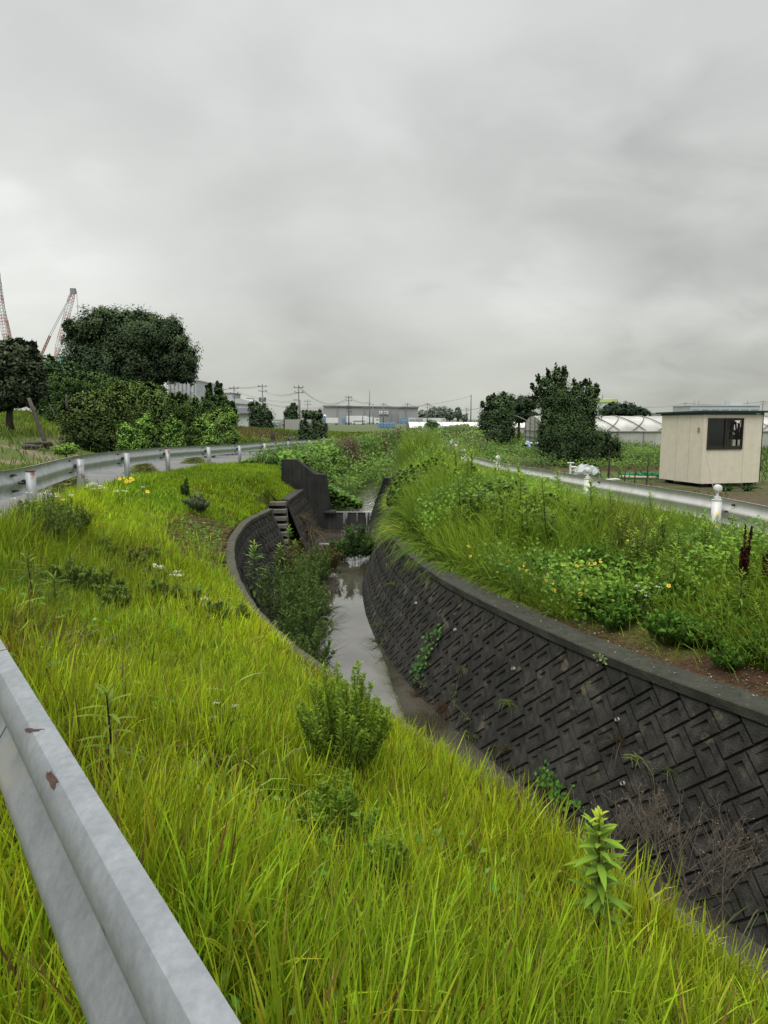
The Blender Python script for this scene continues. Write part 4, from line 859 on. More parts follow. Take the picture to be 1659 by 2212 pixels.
# leaning post, fallen timbers and stakes by the field edge
def stick(name, label, cat, a, b, r, mat=M_wood, parent=None):
    mb = MB(); n = 5; a = np.array(a); b = np.array(b); g = np.random.default_rng(int(abs(a[0]) * 100)); mb.tube([a + (b - a) * i / (n - 1) + g.normal(0, r * .12, 3) for i in range(n)], [r * (1.1 - .3 * i / n) for i in range(n)], 8)
    return tag(mb.build(name, mat, parent, smooth=True), label, cat)
def onrise(u, v, Y): p = aty(u, v, Y); return p
a = aty(102, 932, 30); b = aty(62, 860, 30); a[2] = gz(a[0], 30) - .05
stick('leaning_post', 'thick old timber post leaning left in the green field', 'post', a, b, .09)
a = aty(118, 878, 33); b = aty(105, 862, 33); a[2] = gz(a[0], 33)
stick('thin_stake', 'thin leaning stake just right of the leaning timber post', 'stake', aty(120, 897, 32), aty(106, 872, 32), .03)
stick('wooden_post', 'short post against the hedge at its left end', 'post', aty(146, 885, 32), aty(143, 852, 32), .06)
for k, (u0, v0, u1, v1, lab) in enumerate([(50, 937, 112, 940, 'lowest dark timber lying in the grass under the leaning post'), (55, 932, 108, 938, 'upper timber of the pair lying in the field grass'), (48, 940, 90, 943, 'short dark timber lying nearest the road')]):
    Y = 29 - .3 * k; p = aty(u0, v0, Y); q = aty(u1, v1, Y + .8); gg = max(float(gz(p[0], p[1])), float(gz(q[0], q[1]))) + .1 + .12 * (k == 1); p[2] = gg; q[2] = gg; stick('fallen_timber', lab, 'timber', p, q, .09)
for k, (u, vt, vb, Y, lab) in enumerate([(562, 925, 948, 45, 'thin stake standing in reddish grass left of the dark stump'), (700, 905, 915, 90, 'thin post by the distant bend')]):
    p = gp(aty(u, vt, Y)[0], Y); stick('thin_stake', lab, 'stake', (p[0], p[1], p[2] - .1), (p[0], p[1], aty(u, vt, Y)[2]), .03)

# ------------------------------------------------------------------ buildings
def far_mat(name, c, **k): return surf(name, c, .9, .08, .15, **k)  # colours given here are paled and greyed to paint in distance haze
M_ware = far_mat('grey_cladding', (.36, .37, .37), streak=.06); M_wareD = far_mat('dark_cladding', (.22, .23, .23)); M_seam = far_mat('seam', (.24, .25, .25)); M_roofd = far_mat('parapet', (.20, .205, .21))
M_fwhite = far_mat('white_panel', (.60, .61, .61)); M_fpale = far_mat('pale_cladding', (.44, .46, .47)); M_fglass = far_mat('hazy_glass', (.22, .27, .31)); M_ftyre = far_mat('tyre_hazy', (.09, .09, .095))
M_fblue = far_mat('blue_paint', (.12, .22, .34)); M_fgreen = far_mat('light_green', (.42, .55, .20)); M_faqua = far_mat('aqua_cladding', (.40, .44, .45)); M_teal = far_mat('teal_roof', (.20, .42, .42)); M_tile = far_mat('roof_tiles', (.075, .078, .085))
M_ink = surf('sign_ink', (.10, .12, .16), .8, .1, 5)
def zof(v, Y): return aty(829, v, Y)[2]
def xof(u, Y, v=900): return aty(u, v, Y)[0]
def warehouse():
    Y = 300; x0, x1 = xof(699, Y), xof(903, Y); zt = zof(877.5, Y); xm = xof(699, Y); t = root('warehouse', 'long low grey corrugated warehouse with a flat parapet across the middle distance', 'warehouse', ((x0 + x1) / 2, Y, -.9))
    mb = MB(); n = 300; vs = []; xs = np.linspace(x0, x1, n)
    for i, x in enumerate(xs): d = .12 * (i % 2); vs += [(x, Y - d, -.9), (x, Y - d, zt - .8 * 0 - (x - x0) / (x1 - x0) * .6)]
    mb.add(vs, [(2 * i, 2 * i + 2, 2 * i + 3, 2 * i + 1) for i in range(n - 1)]); mb.box(((x0 + x1) / 2, Y + 14, (zt - 1.5 - .9) / 2), (x1 - x0, 27.6, zt - .6)); mb.build('wall', M_ware, t)
    mb = MB(); mb.add([(x0 - .4, Y - .5, zt), (x1 + .4, Y - .5, zt - .6), (x1 + .4, Y + 28, zt - .6), (x0 - .4, Y + 28, zt), (x0 - .4, Y - .5, zt + .35), (x1 + .4, Y - .5, zt - .25), (x1 + .4, Y + 28, zt - .25), (x0 - .4, Y + 28, zt + .35)], [(3, 2, 1, 0), (4, 5, 6, 7), (0, 1, 5, 4), (1, 2, 6, 5), (2, 3, 7, 6), (3, 0, 4, 7)])
    for i in range(60): x = x0 + (x1 - x0) * i / 60; mb.box((x, Y - .6, zt + .1 - .6 * i / 60), (.25, .2, .5))
    mb.build('roof', M_roofd, t)
    for u in (728.6, 757.6, 787, 877): mb = MB(); mb.box((xof(u, Y), Y - .3, (zt - .9) / 2), (.35, .2, zt + .8)); mb.build('wall_seam', M_seam, t)
    mb = MB(); mb.box((xof(693, Y), Y + 3, (zof(882, Y) - .9) / 2), (xof(700, Y) - xof(687, Y), 6, zof(882, Y) + .9)); mb.build('side_bay', M_ware, t)
    xa, xb = xof(810, Y - 14), xof(857, Y - 14); ze = zof(884.5, Y - 14); mb = MB(); mb.box(((xa + xb) / 2, Y - 7, (ze - .9) / 2), (xb - xa, 13, ze + .9)); mb.build('entrance_block', M_wareD, t)
    mb = MB(); mb.box(((xof(846, Y - 14) + xb) / 2 + .2, Y - 14.2, .9), (2.0, .5, 4)); mb.build('doorway', M_roofd, t)
    sx, sw = (xof(819, Y - 14.5) + xof(839, Y - 14.5)) / 2, xof(839, Y - 14.5) - xof(819, Y - 14.5); z0, z1 = zof(895, Y - 14.5), zof(888.3, Y - 14.5)
    sg = MB(); sg.box((sx, Y - 13.8, (z0 + z1) / 2), (sw, .3, z1 - z0)); s = sg.build('sign', M_fwhite, t)
    mb = MB(); g = np.random.default_rng(2)
    for row, zz in enumerate((z0 + (z1 - z0) * .68, z0 + (z1 - z0) * .30)):
        x = sx - sw * .40
        if row == 0: mb.box((sx - sw * .33, Y - 14.0, zz), (.26, .06, .28)); x = sx - sw * .18
        while x < sx + sw * .40:
            w = g.uniform(.10, .2); mb.box((x, Y - 14.0, zz), (w, .06, .34 * g.uniform(.6, 1))); mb.box((x, Y - 14.0, zz + g.uniform(-.1, .1)), (.26, .05, .06)); x += .33
    mb.build('sign_text', M_ink, s)
warehouse()
def shed_block(name, label, cat, u0, u1, vt, vb, Y, mat, roof=None, depth=10, extra=None):
    x0, x1 = xof(u0, Y), xof(u1, Y); zt, zb = zof(vt, Y), max(zof(vb, Y), -3); zb = min(zb, gz((x0 + x1) / 2, Y)); t = root(name, label, cat, ((x0 + x1) / 2, Y, zb))
    mb = MB(); mb.box(((x0 + x1) / 2, Y + depth / 2, (zt + zb) / 2), (x1 - x0, depth, zt - zb)); mb.build('wall', mat, t)
    if roof: mb = MB(); mb.box(((x0 + x1) / 2, Y + depth / 2, zt + .12), (x1 - x0 + .5, depth + .5, .24)); mb.build('roof', roof, t)
    return t, x0, x1, zb, zt
# white ribbed hall with raking braces behind the big tree
t, x0, x1, zb, zt = shed_block('factory_hall', 'tall pale ribbed factory hall with raking braces behind the big tree', 'factory', 366, 426, 822, 905, 170, M_fpale, M_fwhite, 20)
for k in range(6):
    x = x0 + (x1 - x0) * k / 5; mb = MB(); mb.tube([(x - 1.5, 169.2, zt * .80), (x + 5.4, 168.8, zt * .2)], .16, 5); mb.build('brace', M_seam, t)
for k in range(7): mb = MB(); mb.box((x0 + (x1 - x0) * (k + .5) / 7, 169.8, (zt + zb) / 2), (.16, .25, zt - zb - .3)); mb.build('wall_rib', M_seam, t)
t, *_ = shed_block('factory_hall', 'low white factory hall with a shallow pitched roof behind the hedge end', 'factory', 478, 548, 868, 905, 190, M_fwhite, None, 12)
a, b = xof(478, 190), xof(552, 190); mb = MB(); z = zof(868, 190); mb.prism([(a - .5, 189.5, z), (b, 189.5, z - .8), (b - 1, 189.5, z + .2), ((a + b) / 2 + 1, 189.5, zof(861.5, 190)), (a - .5, 189.5, zof(860, 190))], (0, 14, 0)); mb.build('roof', M_fpale, t)
t, *_ = shed_block('factory_hall', 'grey block of a factory just left of the low white hall', 'factory', 460, 502, 850, 905, 200, M_ware, M_roofd, 12)
a, b, Yh = xof(503, 120), xof(544, 120), 120; t, *_ = shed_block('tiled_house', 'small house with a dark tiled roof beyond the hedge', 'house', 508, 540, 892, 912, 120, M_fpale, None, 7)
mb = MB(); zt, ze = zof(880, 120), zof(893, 120); mb.add([(a, 119.4, ze), (b, 119.4, ze), (b - 1.2, 123.5, zt), (a + .2, 123.5, zt), (a, 127.6, ze), (b, 127.6, ze)], [(0, 1, 2, 3), (3, 2, 5, 4), (0, 3, 4), (1, 5, 2)]); mb.build('roof', M_tile, t)
shed_block('site_building', 'teal and grey roofed building peeking out under the cranes', 'building', 118, 150, 771, 860, 165, M_teal, M_fpale, 15)
t, x0, x1, zb, zt = shed_block('concrete_wall', 'long grey panel wall beyond the two stumps', 'wall', 615, 672, 906, 920, 100, far_mat('panel_wall', (.30, .30, .28)), None, .4)
t, x0, x1, zb, zt = shed_block('storage_tank', 'white round building with a light green rim behind the pointed tree', 'building', 1290, 1337, 869, 905, 200, M_fwhite, None, 3)
for o_ in list(t.children): bpy.data.objects.remove(o_)
mb = MB(); xc = (x0 + x1) / 2; mb.tube([(xc, 203, zb), (xc, 203, zt)], (x1 - x0) / 2, 28); mb.build('wall', M_fwhite, t, smooth=False)
mb = MB(); mb.tube([(xc, 203, zt + .0), (xc, 203, zt + .9), (xc, 203, zt + 1.0)], [(x1 - x0) / 2 + .25, (x1 - x0) / 2 + .25, 2], 28); mb.build('roof', M_fgreen, t)
mb = MB(); mb.tube([(xc - .8, 203, zt + .9), (xc - .8, 203, zt + 2.2)], .12, 5); mb.build('mast', M_wareD, t)
t, x0, x1, zb, zt = shed_block('office_building', 'pale aqua three-storey office block beyond the shed roof', 'building', 1491, 1640, 877, 912, 260, M_faqua, M_fpale, 16)
for k in range(7): mb = MB(); mb.box((x0 + (x1 - x0) * (k + .5) / 7, 259.9, zof(887.5, 260)), ((x1 - x0) / 7 * .72, .3, 1.2)); mb.build('window', M_fglass, t)
mb = MB(); mb.box((xof(1597, 260), 266, zof(872, 260)), (xof(1610, 260) - xof(1584, 260), 7, 2.2)); mb.build('rooftop_block', M_fpale, t)
for k, u in enumerate((1503, 1513, 1570, 1619)): mb = MB(); mb.tube([(xof(u, 260), 262, zt), (xof(u, 260), 262, zt + 1.9)], .12, 5); mb.build('rooftop_mast', M_wareD, t)
shed_block('low_building', 'small pale flat building between the poles left of the office block', 'building', 1424, 1463, 893, 912, 230, M_fpale, M_ware, 10)

# ------------------------------------------------------------------ vehicles in the far yard
def truck(label, u, Y, L=8., H=3.3, box=M_fwhite, cab=M_fblue, kind='truck', face=-1):
    x = xof(u, Y); z = -.9; t = root('parked_' + kind, label, kind, (x, Y, z))
    mb = MB()
    if kind in ('truck',):
        mb.box((x - face * .9, Y, z + .9 + (H - .9) / 2), (L - 2.0, 2.4, H - .9)); mb.build('cargo_box', box, t, bevel=.05)
        mb = MB(); cx = x + face * (L / 2 - 1.0); mb.prism([(cx - .9, Y - 1.15, z + .5), (cx + .9, Y - 1.15, z + .5), (cx + .9, Y - 1.15, z + 1.6), (cx + face * .3 + .5, Y - 1.15, z + 2.6), (cx - .9, Y - 1.15, z + 2.6)], (0, 2.3, 0)); mb.build('cab', cab, t, bevel=.06)
        mb = MB(); mb.box((cx + face * .15, Y - 1.17, z + 1.95), (.8, .04, .6)); mb.build('window', M_fglass, t)
    else:
        if kind in ('bus', 'van'):
            mb.prism([(x - L / 2, Y - 1.1, z + .4), (x + L / 2, Y - 1.1, z + .4), (x + L / 2, Y - 1.1, z + H - .3), (x + L / 2 - .3, Y - 1.1, z + H), (x - L / 2 + .3, Y - 1.1, z + H), (x - L / 2, Y - 1.1, z + H - .4)], (0, 2.2, 0))
        else:
            mb.prism([(x - L / 2, Y - .8, z + .3), (x + L / 2, Y - .8, z + .3), (x + L / 2, Y - .8, z + .8), (x + L * .28, Y - .8, z + .9), (x + L * .15, Y - .8, z + 1.45), (x - L * .3, Y - .8, z + 1.45), (x - L * .42, Y - .8, z + .9), (x - L / 2, Y - .8, z + .8)], (0, 1.6, 0))
        mb.build('body', box, t, bevel=.05)
        mb = MB(); mb.box((x, Y - (1.12 if kind in ('bus', 'van') else .82), z + (H * .64 if kind in ('bus', 'van') else 1.15)), (L * (.86 if kind in ('bus', 'van') else .5), .04, H * .24 if kind in ('bus', 'van') else .35)); mb.build('window', M_fglass, t)
    for s in ((-.36, .36) if kind != 'truck' else (-.34, -.22, .38)):
        mb = MB(); mb.tube([(x + s * L, Y - 1.2 + (.35 if kind == 'car' else 0), z + .42), (x + s * L, Y - .95 + (.3 if kind == 'car' else 0), z + .42)], .42 if kind != 'car' else .3, 12); mb.build('wheel', M_ftyre, t)
truck('white box truck with a blue cab parked before the warehouse', 766, 276, 10, 3.4)
truck('small white minibus parked in front of the white box truck', 776, 262, 5, 2.2, kind='bus')
truck('white box truck with a pale cab right of the blue-cabbed one', 797, 268, 8, 3.0, cab=M_fwhite, face=1)
truck('blue delivery van parked right of the warehouse entrance', 872, 258, 2.6, 2.7, box=M_fblue, kind='van')
truck('cream delivery van next to the blue van', 890, 266, 2.6, 2.7, box=M_fpale, kind='van')
truck('grey delivery van right of the cream van', 905, 270, 3.0, 2.7, box=M_ware, kind='van')
truck('blue and white truck parked at the left corner of the warehouse', 712, 240, 6, 2.6, box=M_fwhite, cab=M_fblue, face=-1)
truck('white trailer truck parked far right below the hazy trees', 930, 285, 12, 2.6, cab=M_fpale, face=1)
for k, (u, Y, m, lab) in enumerate([(585, 190, M_fglass, 'leftmost dark car in the far car park past the hedge'), (593, 200, M_fwhite, 'white car in the far car park between two darker cars'), (603, 192, M_wareD, 'grey car at right of the far car park past the hedge'), (598, 214, M_fpale, 'silver car in the rear row of the far car park'), (586, 218, M_fpale, 'pale car at the left of the rear row in the far car park')]):
    truck(lab, u, Y, 4.3, 1.5, box=m, kind='car')
mb = MB(); c = gp(xof(838, 150), 150)
for i in range(6): x = c[0] - 1.8 + .6 * i; mb.box((x, 150, c[2] + .55 + .08 * (i % 2)), (.62, 1.6, 1.1))
tag(mb.build('tarpaulin_heap', M_fblue, bevel=.15), 'heap under a blue tarpaulin in the weeds before the warehouse', 'tarpaulin')
# pale concrete kerb of a side channel
mb = MB(); a, b = xof(695, 64), xof(732, 60); mb.box(((a + b) / 2, 62, -.55), (b - a, .35, .28)); mb.box((b + .6, 61.6, -.62), (1.2, .3, .2)); tag(mb.build('concrete_kerb', surf('pale_kerb', (.55, .54, .49), .9)), 'pale low concrete kerb beyond the end of the left guardrail', 'kerb')

# ------------------------------------------------------------------ cranes
M_red = surf('crane_red', (.46, .25, .24), .7, .1, 1); M_cw = surf('crane_white', (.58, .58, .58), .7, .1, 1); M_cable = surf('cable', (.22, .23, .24), .7, .1, 3)
def crane(label, pb, pt, Y, mast, w=.9):
    B = aty(*pb, Y); T = aty(*pt, Y); t = root('crawler_crane', label, 'crane', (B[0], Y, float(gz(B[0], Y))))
    ax = T - B; n = 22; side = unit(np.cross(ax, [0, 1, 0])); fw = np.array([0, 1., 0]); red = MB(); secs = []
    def sec(k): q = k / n; ww = w * (min(1, .35 + q * 4) if q < .2 else (1 if q < .9 else 1 - (q - .9) * 5)); return [B + ax * q + side * a * ww / 2 + fw * b * ww / 2 for a, b in ((-1, -1), (1, -1), (1, 1), (-1, 1))]
    for k in range(n):
        if k % 3 == 0 and (k // 3) % 2: secs.append(MB())
        m = red if (k // 3) % 2 == 0 else secs[-1]; a, b = sec(k), sec(k + 1)
        for i in range(4): m.tube([a[i], b[i]], .055, 4, False); m.tube([a[i], b[(i + 1) % 4]], .035, 4, False); m.tube([b[i], b[(i + 1) % 4]], .035, 4, False)
    bo = red.build('boom', M_red, t); [q_.build('white_section', M_cw, bo) for q_ in secs]
    mb = MB(); mb.box(T, (w * 1.1, w * .8, w * 1.2)); mb.build('boom_head', M_wareD, t)
    Mt = aty(*mast[0], Y); Mb = aty(*mast[1], Y); m = MB()
    for s in (-.4, .4): m.tube([Mb + fw * s, Mt + fw * s], .12, 4)
    for k in range(7): p = Mb + (Mt - Mb) * k / 7; q = Mb + (Mt - Mb) * (k + 1) / 7; m.tube([p + fw * .4, q - fw * .4], .06, 4)
    m.build('mast', M_red, t)
    for i, s in enumerate((-.4, .4)): m = MB(); m.tube([Mt + fw * s, T + fw * s * .4], .05, 4); m.build('cable', M_cable, t)
    m = MB(); m.tube([T + [w * .8, 0, 0], T + [w * .8, 0, -(T[2] - B[2]) * .45]], .05, 4); m.build('cable', M_cable, t)
    m = MB(); m.tube([Mb + fw * 0, Mt], .04, 4); m.build('cable', M_cable, t)
    g = float(gz(B[0], Y)); m = MB(); m.box((B[0] - 1, Y, g + 2.0), (5, 3, 1.9)); m.box((B[0] - 4.4, Y, g + 2.1), (1.8, 3, 1.8)); m.build('cab', M_cw, t, bevel=.1); m = MB(); m.box((B[0] - 1, Y - 1.5, g + .5), (6, .9, 1.0)); m.box((B[0] - 1, Y + 1.5, g + .5), (6, .9, 1.0)); m.build('track', M_black, t, bevel=.2)
    m = MB(); m.tube([(B[0], Y, g + 2.5), B], [.5, .3], 6); m.build('boom_foot', M_red, t)
crane('red and white lattice boom crane leaning right behind the domed tree', (120, 772), (158, 629), 150, ((108, 725), (88, 770)))
crane('tall red and white lattice crane cut by the left edge of the view', (14, 742), (-8, 590), 140, ((14, 690), (25, 742)))

# ------------------------------------------------------------------ utility poles
M_pole = surf('pole_concrete', (.10, .10, .10), .9, .2, 2)
M_poleh = surf('pole_hazy', (.17, .175, .18), .9, .1, 2)
PT = {}
def pole(key, label, u, vt, H, kind='power', Y=None):
    Y = Y or (H - 2.25) * F / (907 - vt); x = xof(u, Y); z = -.9; k = max(.12, .14 * Y / 200); m = M_pole if Y < 230 else M_poleh
    t = root('utility_pole' if kind != 'lamp' else 'street_lamp', label, 'utility pole' if kind != 'lamp' else 'street lamp', (x, Y, z)); top = aty(u, vt, Y)[2]
    mb = MB(); mb.tube([(x, Y, z), (x, Y, top)], [k * 1.15, k * .75], 8); mb.build('shaft', m, t, smooth=True)
    if kind in ('power', 'heavy'):
        for i in range(2 if kind == 'power' else 4):
            zz = top - .6 - i * (1.1 if i < 2 else 1.5); mb = MB(); w = 2.1 - .3 * i; mb.box((x + (.3 if i % 2 else 0), Y, zz), (w, .16, .14)); cr = mb.build('crossarm', m, t)
            for s in (-.45, 0, .45): mb = MB(); mb.tube([(x + s * w, Y, zz), (x + s * w, Y, zz + .35)], .09, 6); mb.build('insulator', m, cr)
        if kind == 'heavy':
            for s in (-.55, .55): mb = MB(); mb.tube([(x + s, Y - .2, top - 4.2), (x + s, Y - .2, top - 3.2)], .33, 10); mb.build('transformer', m, t)
    if kind == 'lamp':
        mb = MB(); mb.tube([(x, Y, top - .3), (x - .3, Y, top), (x - 1.4, Y, top + .05)], .09, 5); mb.box((x - 1.5, Y, top), (.9, .3, .18)); mb.build('lamp_head', m, t)
    if kind == 'armlamp': mb = MB(); mb.tube([(x, Y, top - 5.5), (x - 1.6, Y, top - 5.4)], .08, 5); mb.box((x - 2.0, Y, top - 5.4), (1.1, .3, .2)); mb.build('lamp_arm', m, t)
    PT[key] = (x, Y, top)
pole('a', 'utility pole with double crossarms standing left over the white factory hall', 507, 833.6, 10, 'power')
pole('b', 'tall utility pole crowded with crossarms and fittings above the grey conifer', 568, 829.6, 11, 'heavy')
pole('c', 'tall utility pole with a single top crossarm right of the dark small tree', 646, 831.4, 10)
pole('c2', 'thin utility pole a little right of the third tall one', 664.8, 863, 9)
pole('d', 'utility pole carrying two transformers in front of the warehouse', 753.5, 854, 10, 'heavy')
pole('e', 'tallest dark bare pole with a lamp arm before the warehouse', 798.5, 843, 12, 'armlamp')
pole('f', 'utility pole in front of the warehouse sign', 828, 870, 9); pole('g', 'utility pole near the right end of the warehouse', 880, 870, 9.5)
pole('h', 'utility pole just past the right end of the warehouse', 923, 870, 9); pole('i', 'utility pole standing in front of the wide part of the hazy trees', 959, 875.5, 9)
pole('i2', 'slim pole directly right of the one before the hazy trees', 966, 879, 9); pole('j', 'utility pole at the right end of the hazy trees', 987.5, 882.5, 9); pole('k', 'utility pole with many fittings left of the lone dark bare pole', 1008, 880, 9, 'heavy')
pole('l', 'lone plain dark pole left of the egg-shaped tree', 1017, 852.5, 8, 'plain'); pole('l2', 'short plain pole between the minibus and the tall lamp pole', 783.5, 889.5, 5, 'plain')
pole('m', 'slim utility pole close to the egg-shaped tree', 1041, 878, 9); pole('n', 'utility pole with crossarm left of the office block', 1479, 869, 10)
pole('n2', 'plain dark pole beside the utility pole left of the office block', 1463, 877, 9, 'plain'); pole('o', 'utility pole at the right edge above the shed roof', 1646, 865, 10.5)
pole('p', 'street lamp standing in front of the right half of the warehouse', 806, 873, 8, 'lamp'); pole('q', 'street lamp at the left corner of the warehouse', 701, 879, 8, 'lamp'); pole('r', 'short street lamp in front of the blue-cabbed truck', 766, 890, 6, 'lamp'); pole('s', 'street lamp left of the grey conifer', 549, 861, 8, 'lamp'); pole('t', 'street lamp right beside the third tall utility pole', 648.5, 864, 8, 'lamp')
# glossy white globe in the far yard
mb = MB(); c = aty(701, 900, 245); mb.ball(c, .75, 12, 8); mb.tube([(c[0], c[1], -.9), (c[0], c[1], c[2])], .1, 6); tag(mb.build('round_reflector', M_fwhite, smooth=True), 'round white traffic mirror at the left corner of the warehouse', 'mirror')
def wire(p, q, sag, k=3, sp=.5, lab=None, drop=.3):
    mb = MB(); p = np.array(p); q = np.array(q)
    for i in range(k):
        o_ = np.array([0, (i - (k - 1) / 2) * sp, -drop - .25 * (i % 2)]); mb.tube([p + o_ + (q - p) * t - np.array([0, 0, sag * 4 * t * (1 - t)]) for t in np.linspace(0, 1, 14)], max(.022, .00016 * (p[1] + q[1]) / 2), 4, False)
    tag(mb.build('power_line', M_cable), lab, 'power line')
off = (xof(395, 175), 175, zof(836, 175)); wire(off, PT['a'], .9, lab='wires running from behind the big tree to the leftmost utility pole')
wire(PT['a'], PT['b'], .3, lab='wires between the two left utility poles'); wire(PT['b'], PT['c'], .9, lab='sagging wires between the crowded pole and the third pole', drop=1.5)
wire(PT['a'], (PT['c'][0], PT['c'][1], PT['c'][2] - 2.6), 1.0, 2, lab='lower wire dropping from the leftmost pole towards the third', drop=.8)
wire((PT['b'][0], PT['b'][1], PT['b'][2] - 4), (PT['d'][0], PT['d'][1], PT['d'][2] - 1), 2.0, 2, lab='low wires from the crowded pole to the transformer pole'); wire(PT['c'], PT['d'], 3.0, lab='wires sagging from the third pole to the transformer pole')
wire(PT['d'], (PT['e'][0], PT['e'][1], PT['e'][2] - 3.5), .9, lab='wires from the transformer pole to the tallest bare pole'); wire(PT['f'], PT['g'], 1.5, lab='wires over the right half of the warehouse'); wire(PT['g'], PT['h'], 1.0, lab='wires past the right end of the warehouse')
wire(PT['h'], PT['i'], 1., lab='wires in front of the hazy trees'); wire((PT['e'][0], PT['e'][1], PT['e'][2] - 4), PT['l'], 1.6, 1, lab='long single wire from the tallest pole to the lone plain pole'); wire(PT['j'], PT['m'], .8, lab='wires left of the egg-shaped tree')
wire((xof(1337, 190), 190, zof(873, 190)), PT['n'], 1.0, lab='wires over the long greenhouse left of the office poles'); wire(PT['n'], PT['o'], 1.1, lab='wires running above the office block'); wire(PT['o'], (xof(1700, 215), 215, zof(867, 215)), .6, lab='wires leaving the view at the right edge')

# ------------------------------------------------------------------ greenhouses
def film():
    m, t, N, L, b = nt('plastic_film'); tc = N.new('ShaderNodeTexCoord'); n = N.new('ShaderNodeTexNoise'); n.inputs['Scale'].default_value = .9; n.inputs['Detail'].default_value = 6; L.new(tc.outputs['Object'], n.inputs['Vector'])
    r = N.new('ShaderNodeValToRGB'); r.color_ramp.elements[0].color = (.30, .29, .26, 1); r.color_ramp.elements[1].color = (.44, .44, .41, 1); r.color_ramp.elements[0].position = .35; r.color_ramp.elements[1].position = .6
    L.new(n.outputs['Fac'], r.inputs[0]); L.new(r.outputs[0], b.inputs['Base Color']); b.inputs['Roughness'].default_value = .35; return m
M_film = film(); M_filmw = surf('white_film', (.80, .80, .77), .4, .12, 1, c2=(.66, .66, .62)); M_mesh = surf('side_netting', (.42, .43, .39), .9, .2, 1, streak=.15, c2=(.34, .35, .31)); M_frame = surf('greenhouse_pipe', (.16, .15, .13), .6, .3, 5)
def greenhouse(label, P0, dx, dy, L, W, eave, rise, step=.9, mats=(M_film, M_mesh), cross=True):
    d = np.array([dx, dy, 0.]); d /= np.linalg.norm(d); n = np.array([-d[1], d[0], 0.]); P0 = np.array(P0, float); t = root('greenhouse', label, 'greenhouse', P0); up = np.array([0, 0, 1.]); K = 14
    arc = [(W / 2 * (1 - math.cos(PI * k / K)), eave + rise * math.sin(PI * k / K)) for k in range(K + 1)]
    mb = MB(); nl = int(L / 1.5); vs = [P0 + d * L * i / nl + n * a + up * (h + .02 * math.sin(i * 1.7 + a * 3)) for i in range(nl + 1) for a, h in arc]; k = K + 1
    mb.add(vs, [(i * k + j, (i + 1) * k + j, (i + 1) * k + j + 1, i * k + j + 1) for i in range(nl) for j in range(K)]); mb.build('roof_film', mats[0], t, smooth=True)
    for nm, s in (('side_wall', 0), ('side_wall', W)):
        mb = MB(); q = P0 + n * s; mb.add([q, q + d * L, q + d * L + up * eave, q + up * eave], [(0, 1, 2, 3)]); mb.build(nm, mats[1], t)
    for s in (0, L):
        mb = MB(); q = P0 + d * s; mb.add([q + n * 0, q + n * W] + [q + n * a + up * h for a, h in arc[::-1]], [tuple(range(K + 3))]); ew = mb.build('end_wall', mats[1] if s == 0 else mats[0], t)
        mb = MB(); q2 = q - d * (.05 if s == 0 else -.05)
        for a in (W * .08, W * .35, W * .62, W * .9): mb.tube([q2 + n * a, q2 + n * a + up * (eave + rise * math.sin(math.acos(1 - 2 * a / W)))], .035, 5)
        for z in (.9, eave): mb.tube([q2 + up * z, q2 + n * W + up * z], .03, 5)
        mb.build('end_frame', M_frame, ew)
    nr = int(L / step)
    for i in range(nr + 1):
        mb = MB(); q = P0 + d * (L * i / nr) - n * .04; qe = d * (L / nr)
        pts = [q + n * (a - .03 * math.cos(PI * kk / K)) + up * (h + .05) for kk, (a, h) in enumerate(arc)]
        if cross: pts = [p + qe * 1.6 * math.sin(PI / 2 * min(1, kk / (K / 2))) * (1 if i % 2 else -1) for kk, p in enumerate(pts[:K // 2 + 2])]
        mb.tube(pts, .032, 4, False); mb.build('hoop', M_frame, t)
    for z in (eave, .05):
        mb = MB(); mb.tube([P0 - n * .06 + up * z, P0 - n * .06 + d * L + up * z], .045, 5); mb.build('rail', M_frame if z < 1 else mats[0], t)
    for i in range(int(L / 1.8) + 1): mb = MB(); q = P0 - n * .06 + d * 1.8 * i; mb.tube([q, q + up * eave], .03, 5); mb.build('side_post', M_frame, t)
greenhouse('long clear plastic greenhouse with crossed hoops behind the shed and pointed tree', (xof(1171, 50) + 0, 50, -.85), 1, .03, 22, 5.4, 1.35, 1.05)
greenhouse('far low white plastic tunnel left of the egg-shaped tree', (xof(884, 100), 100, -.85), 1, .05, 22, 5, 1.0, .75, 1.5, (M_filmw, M_film), False)
t, *_ = shed_block('small_hut', 'small white hut with a flat roof beside the round bush', 'hut', 953, 970, 925, 943, 75, M_fwhite, M_fpale, 1.2)

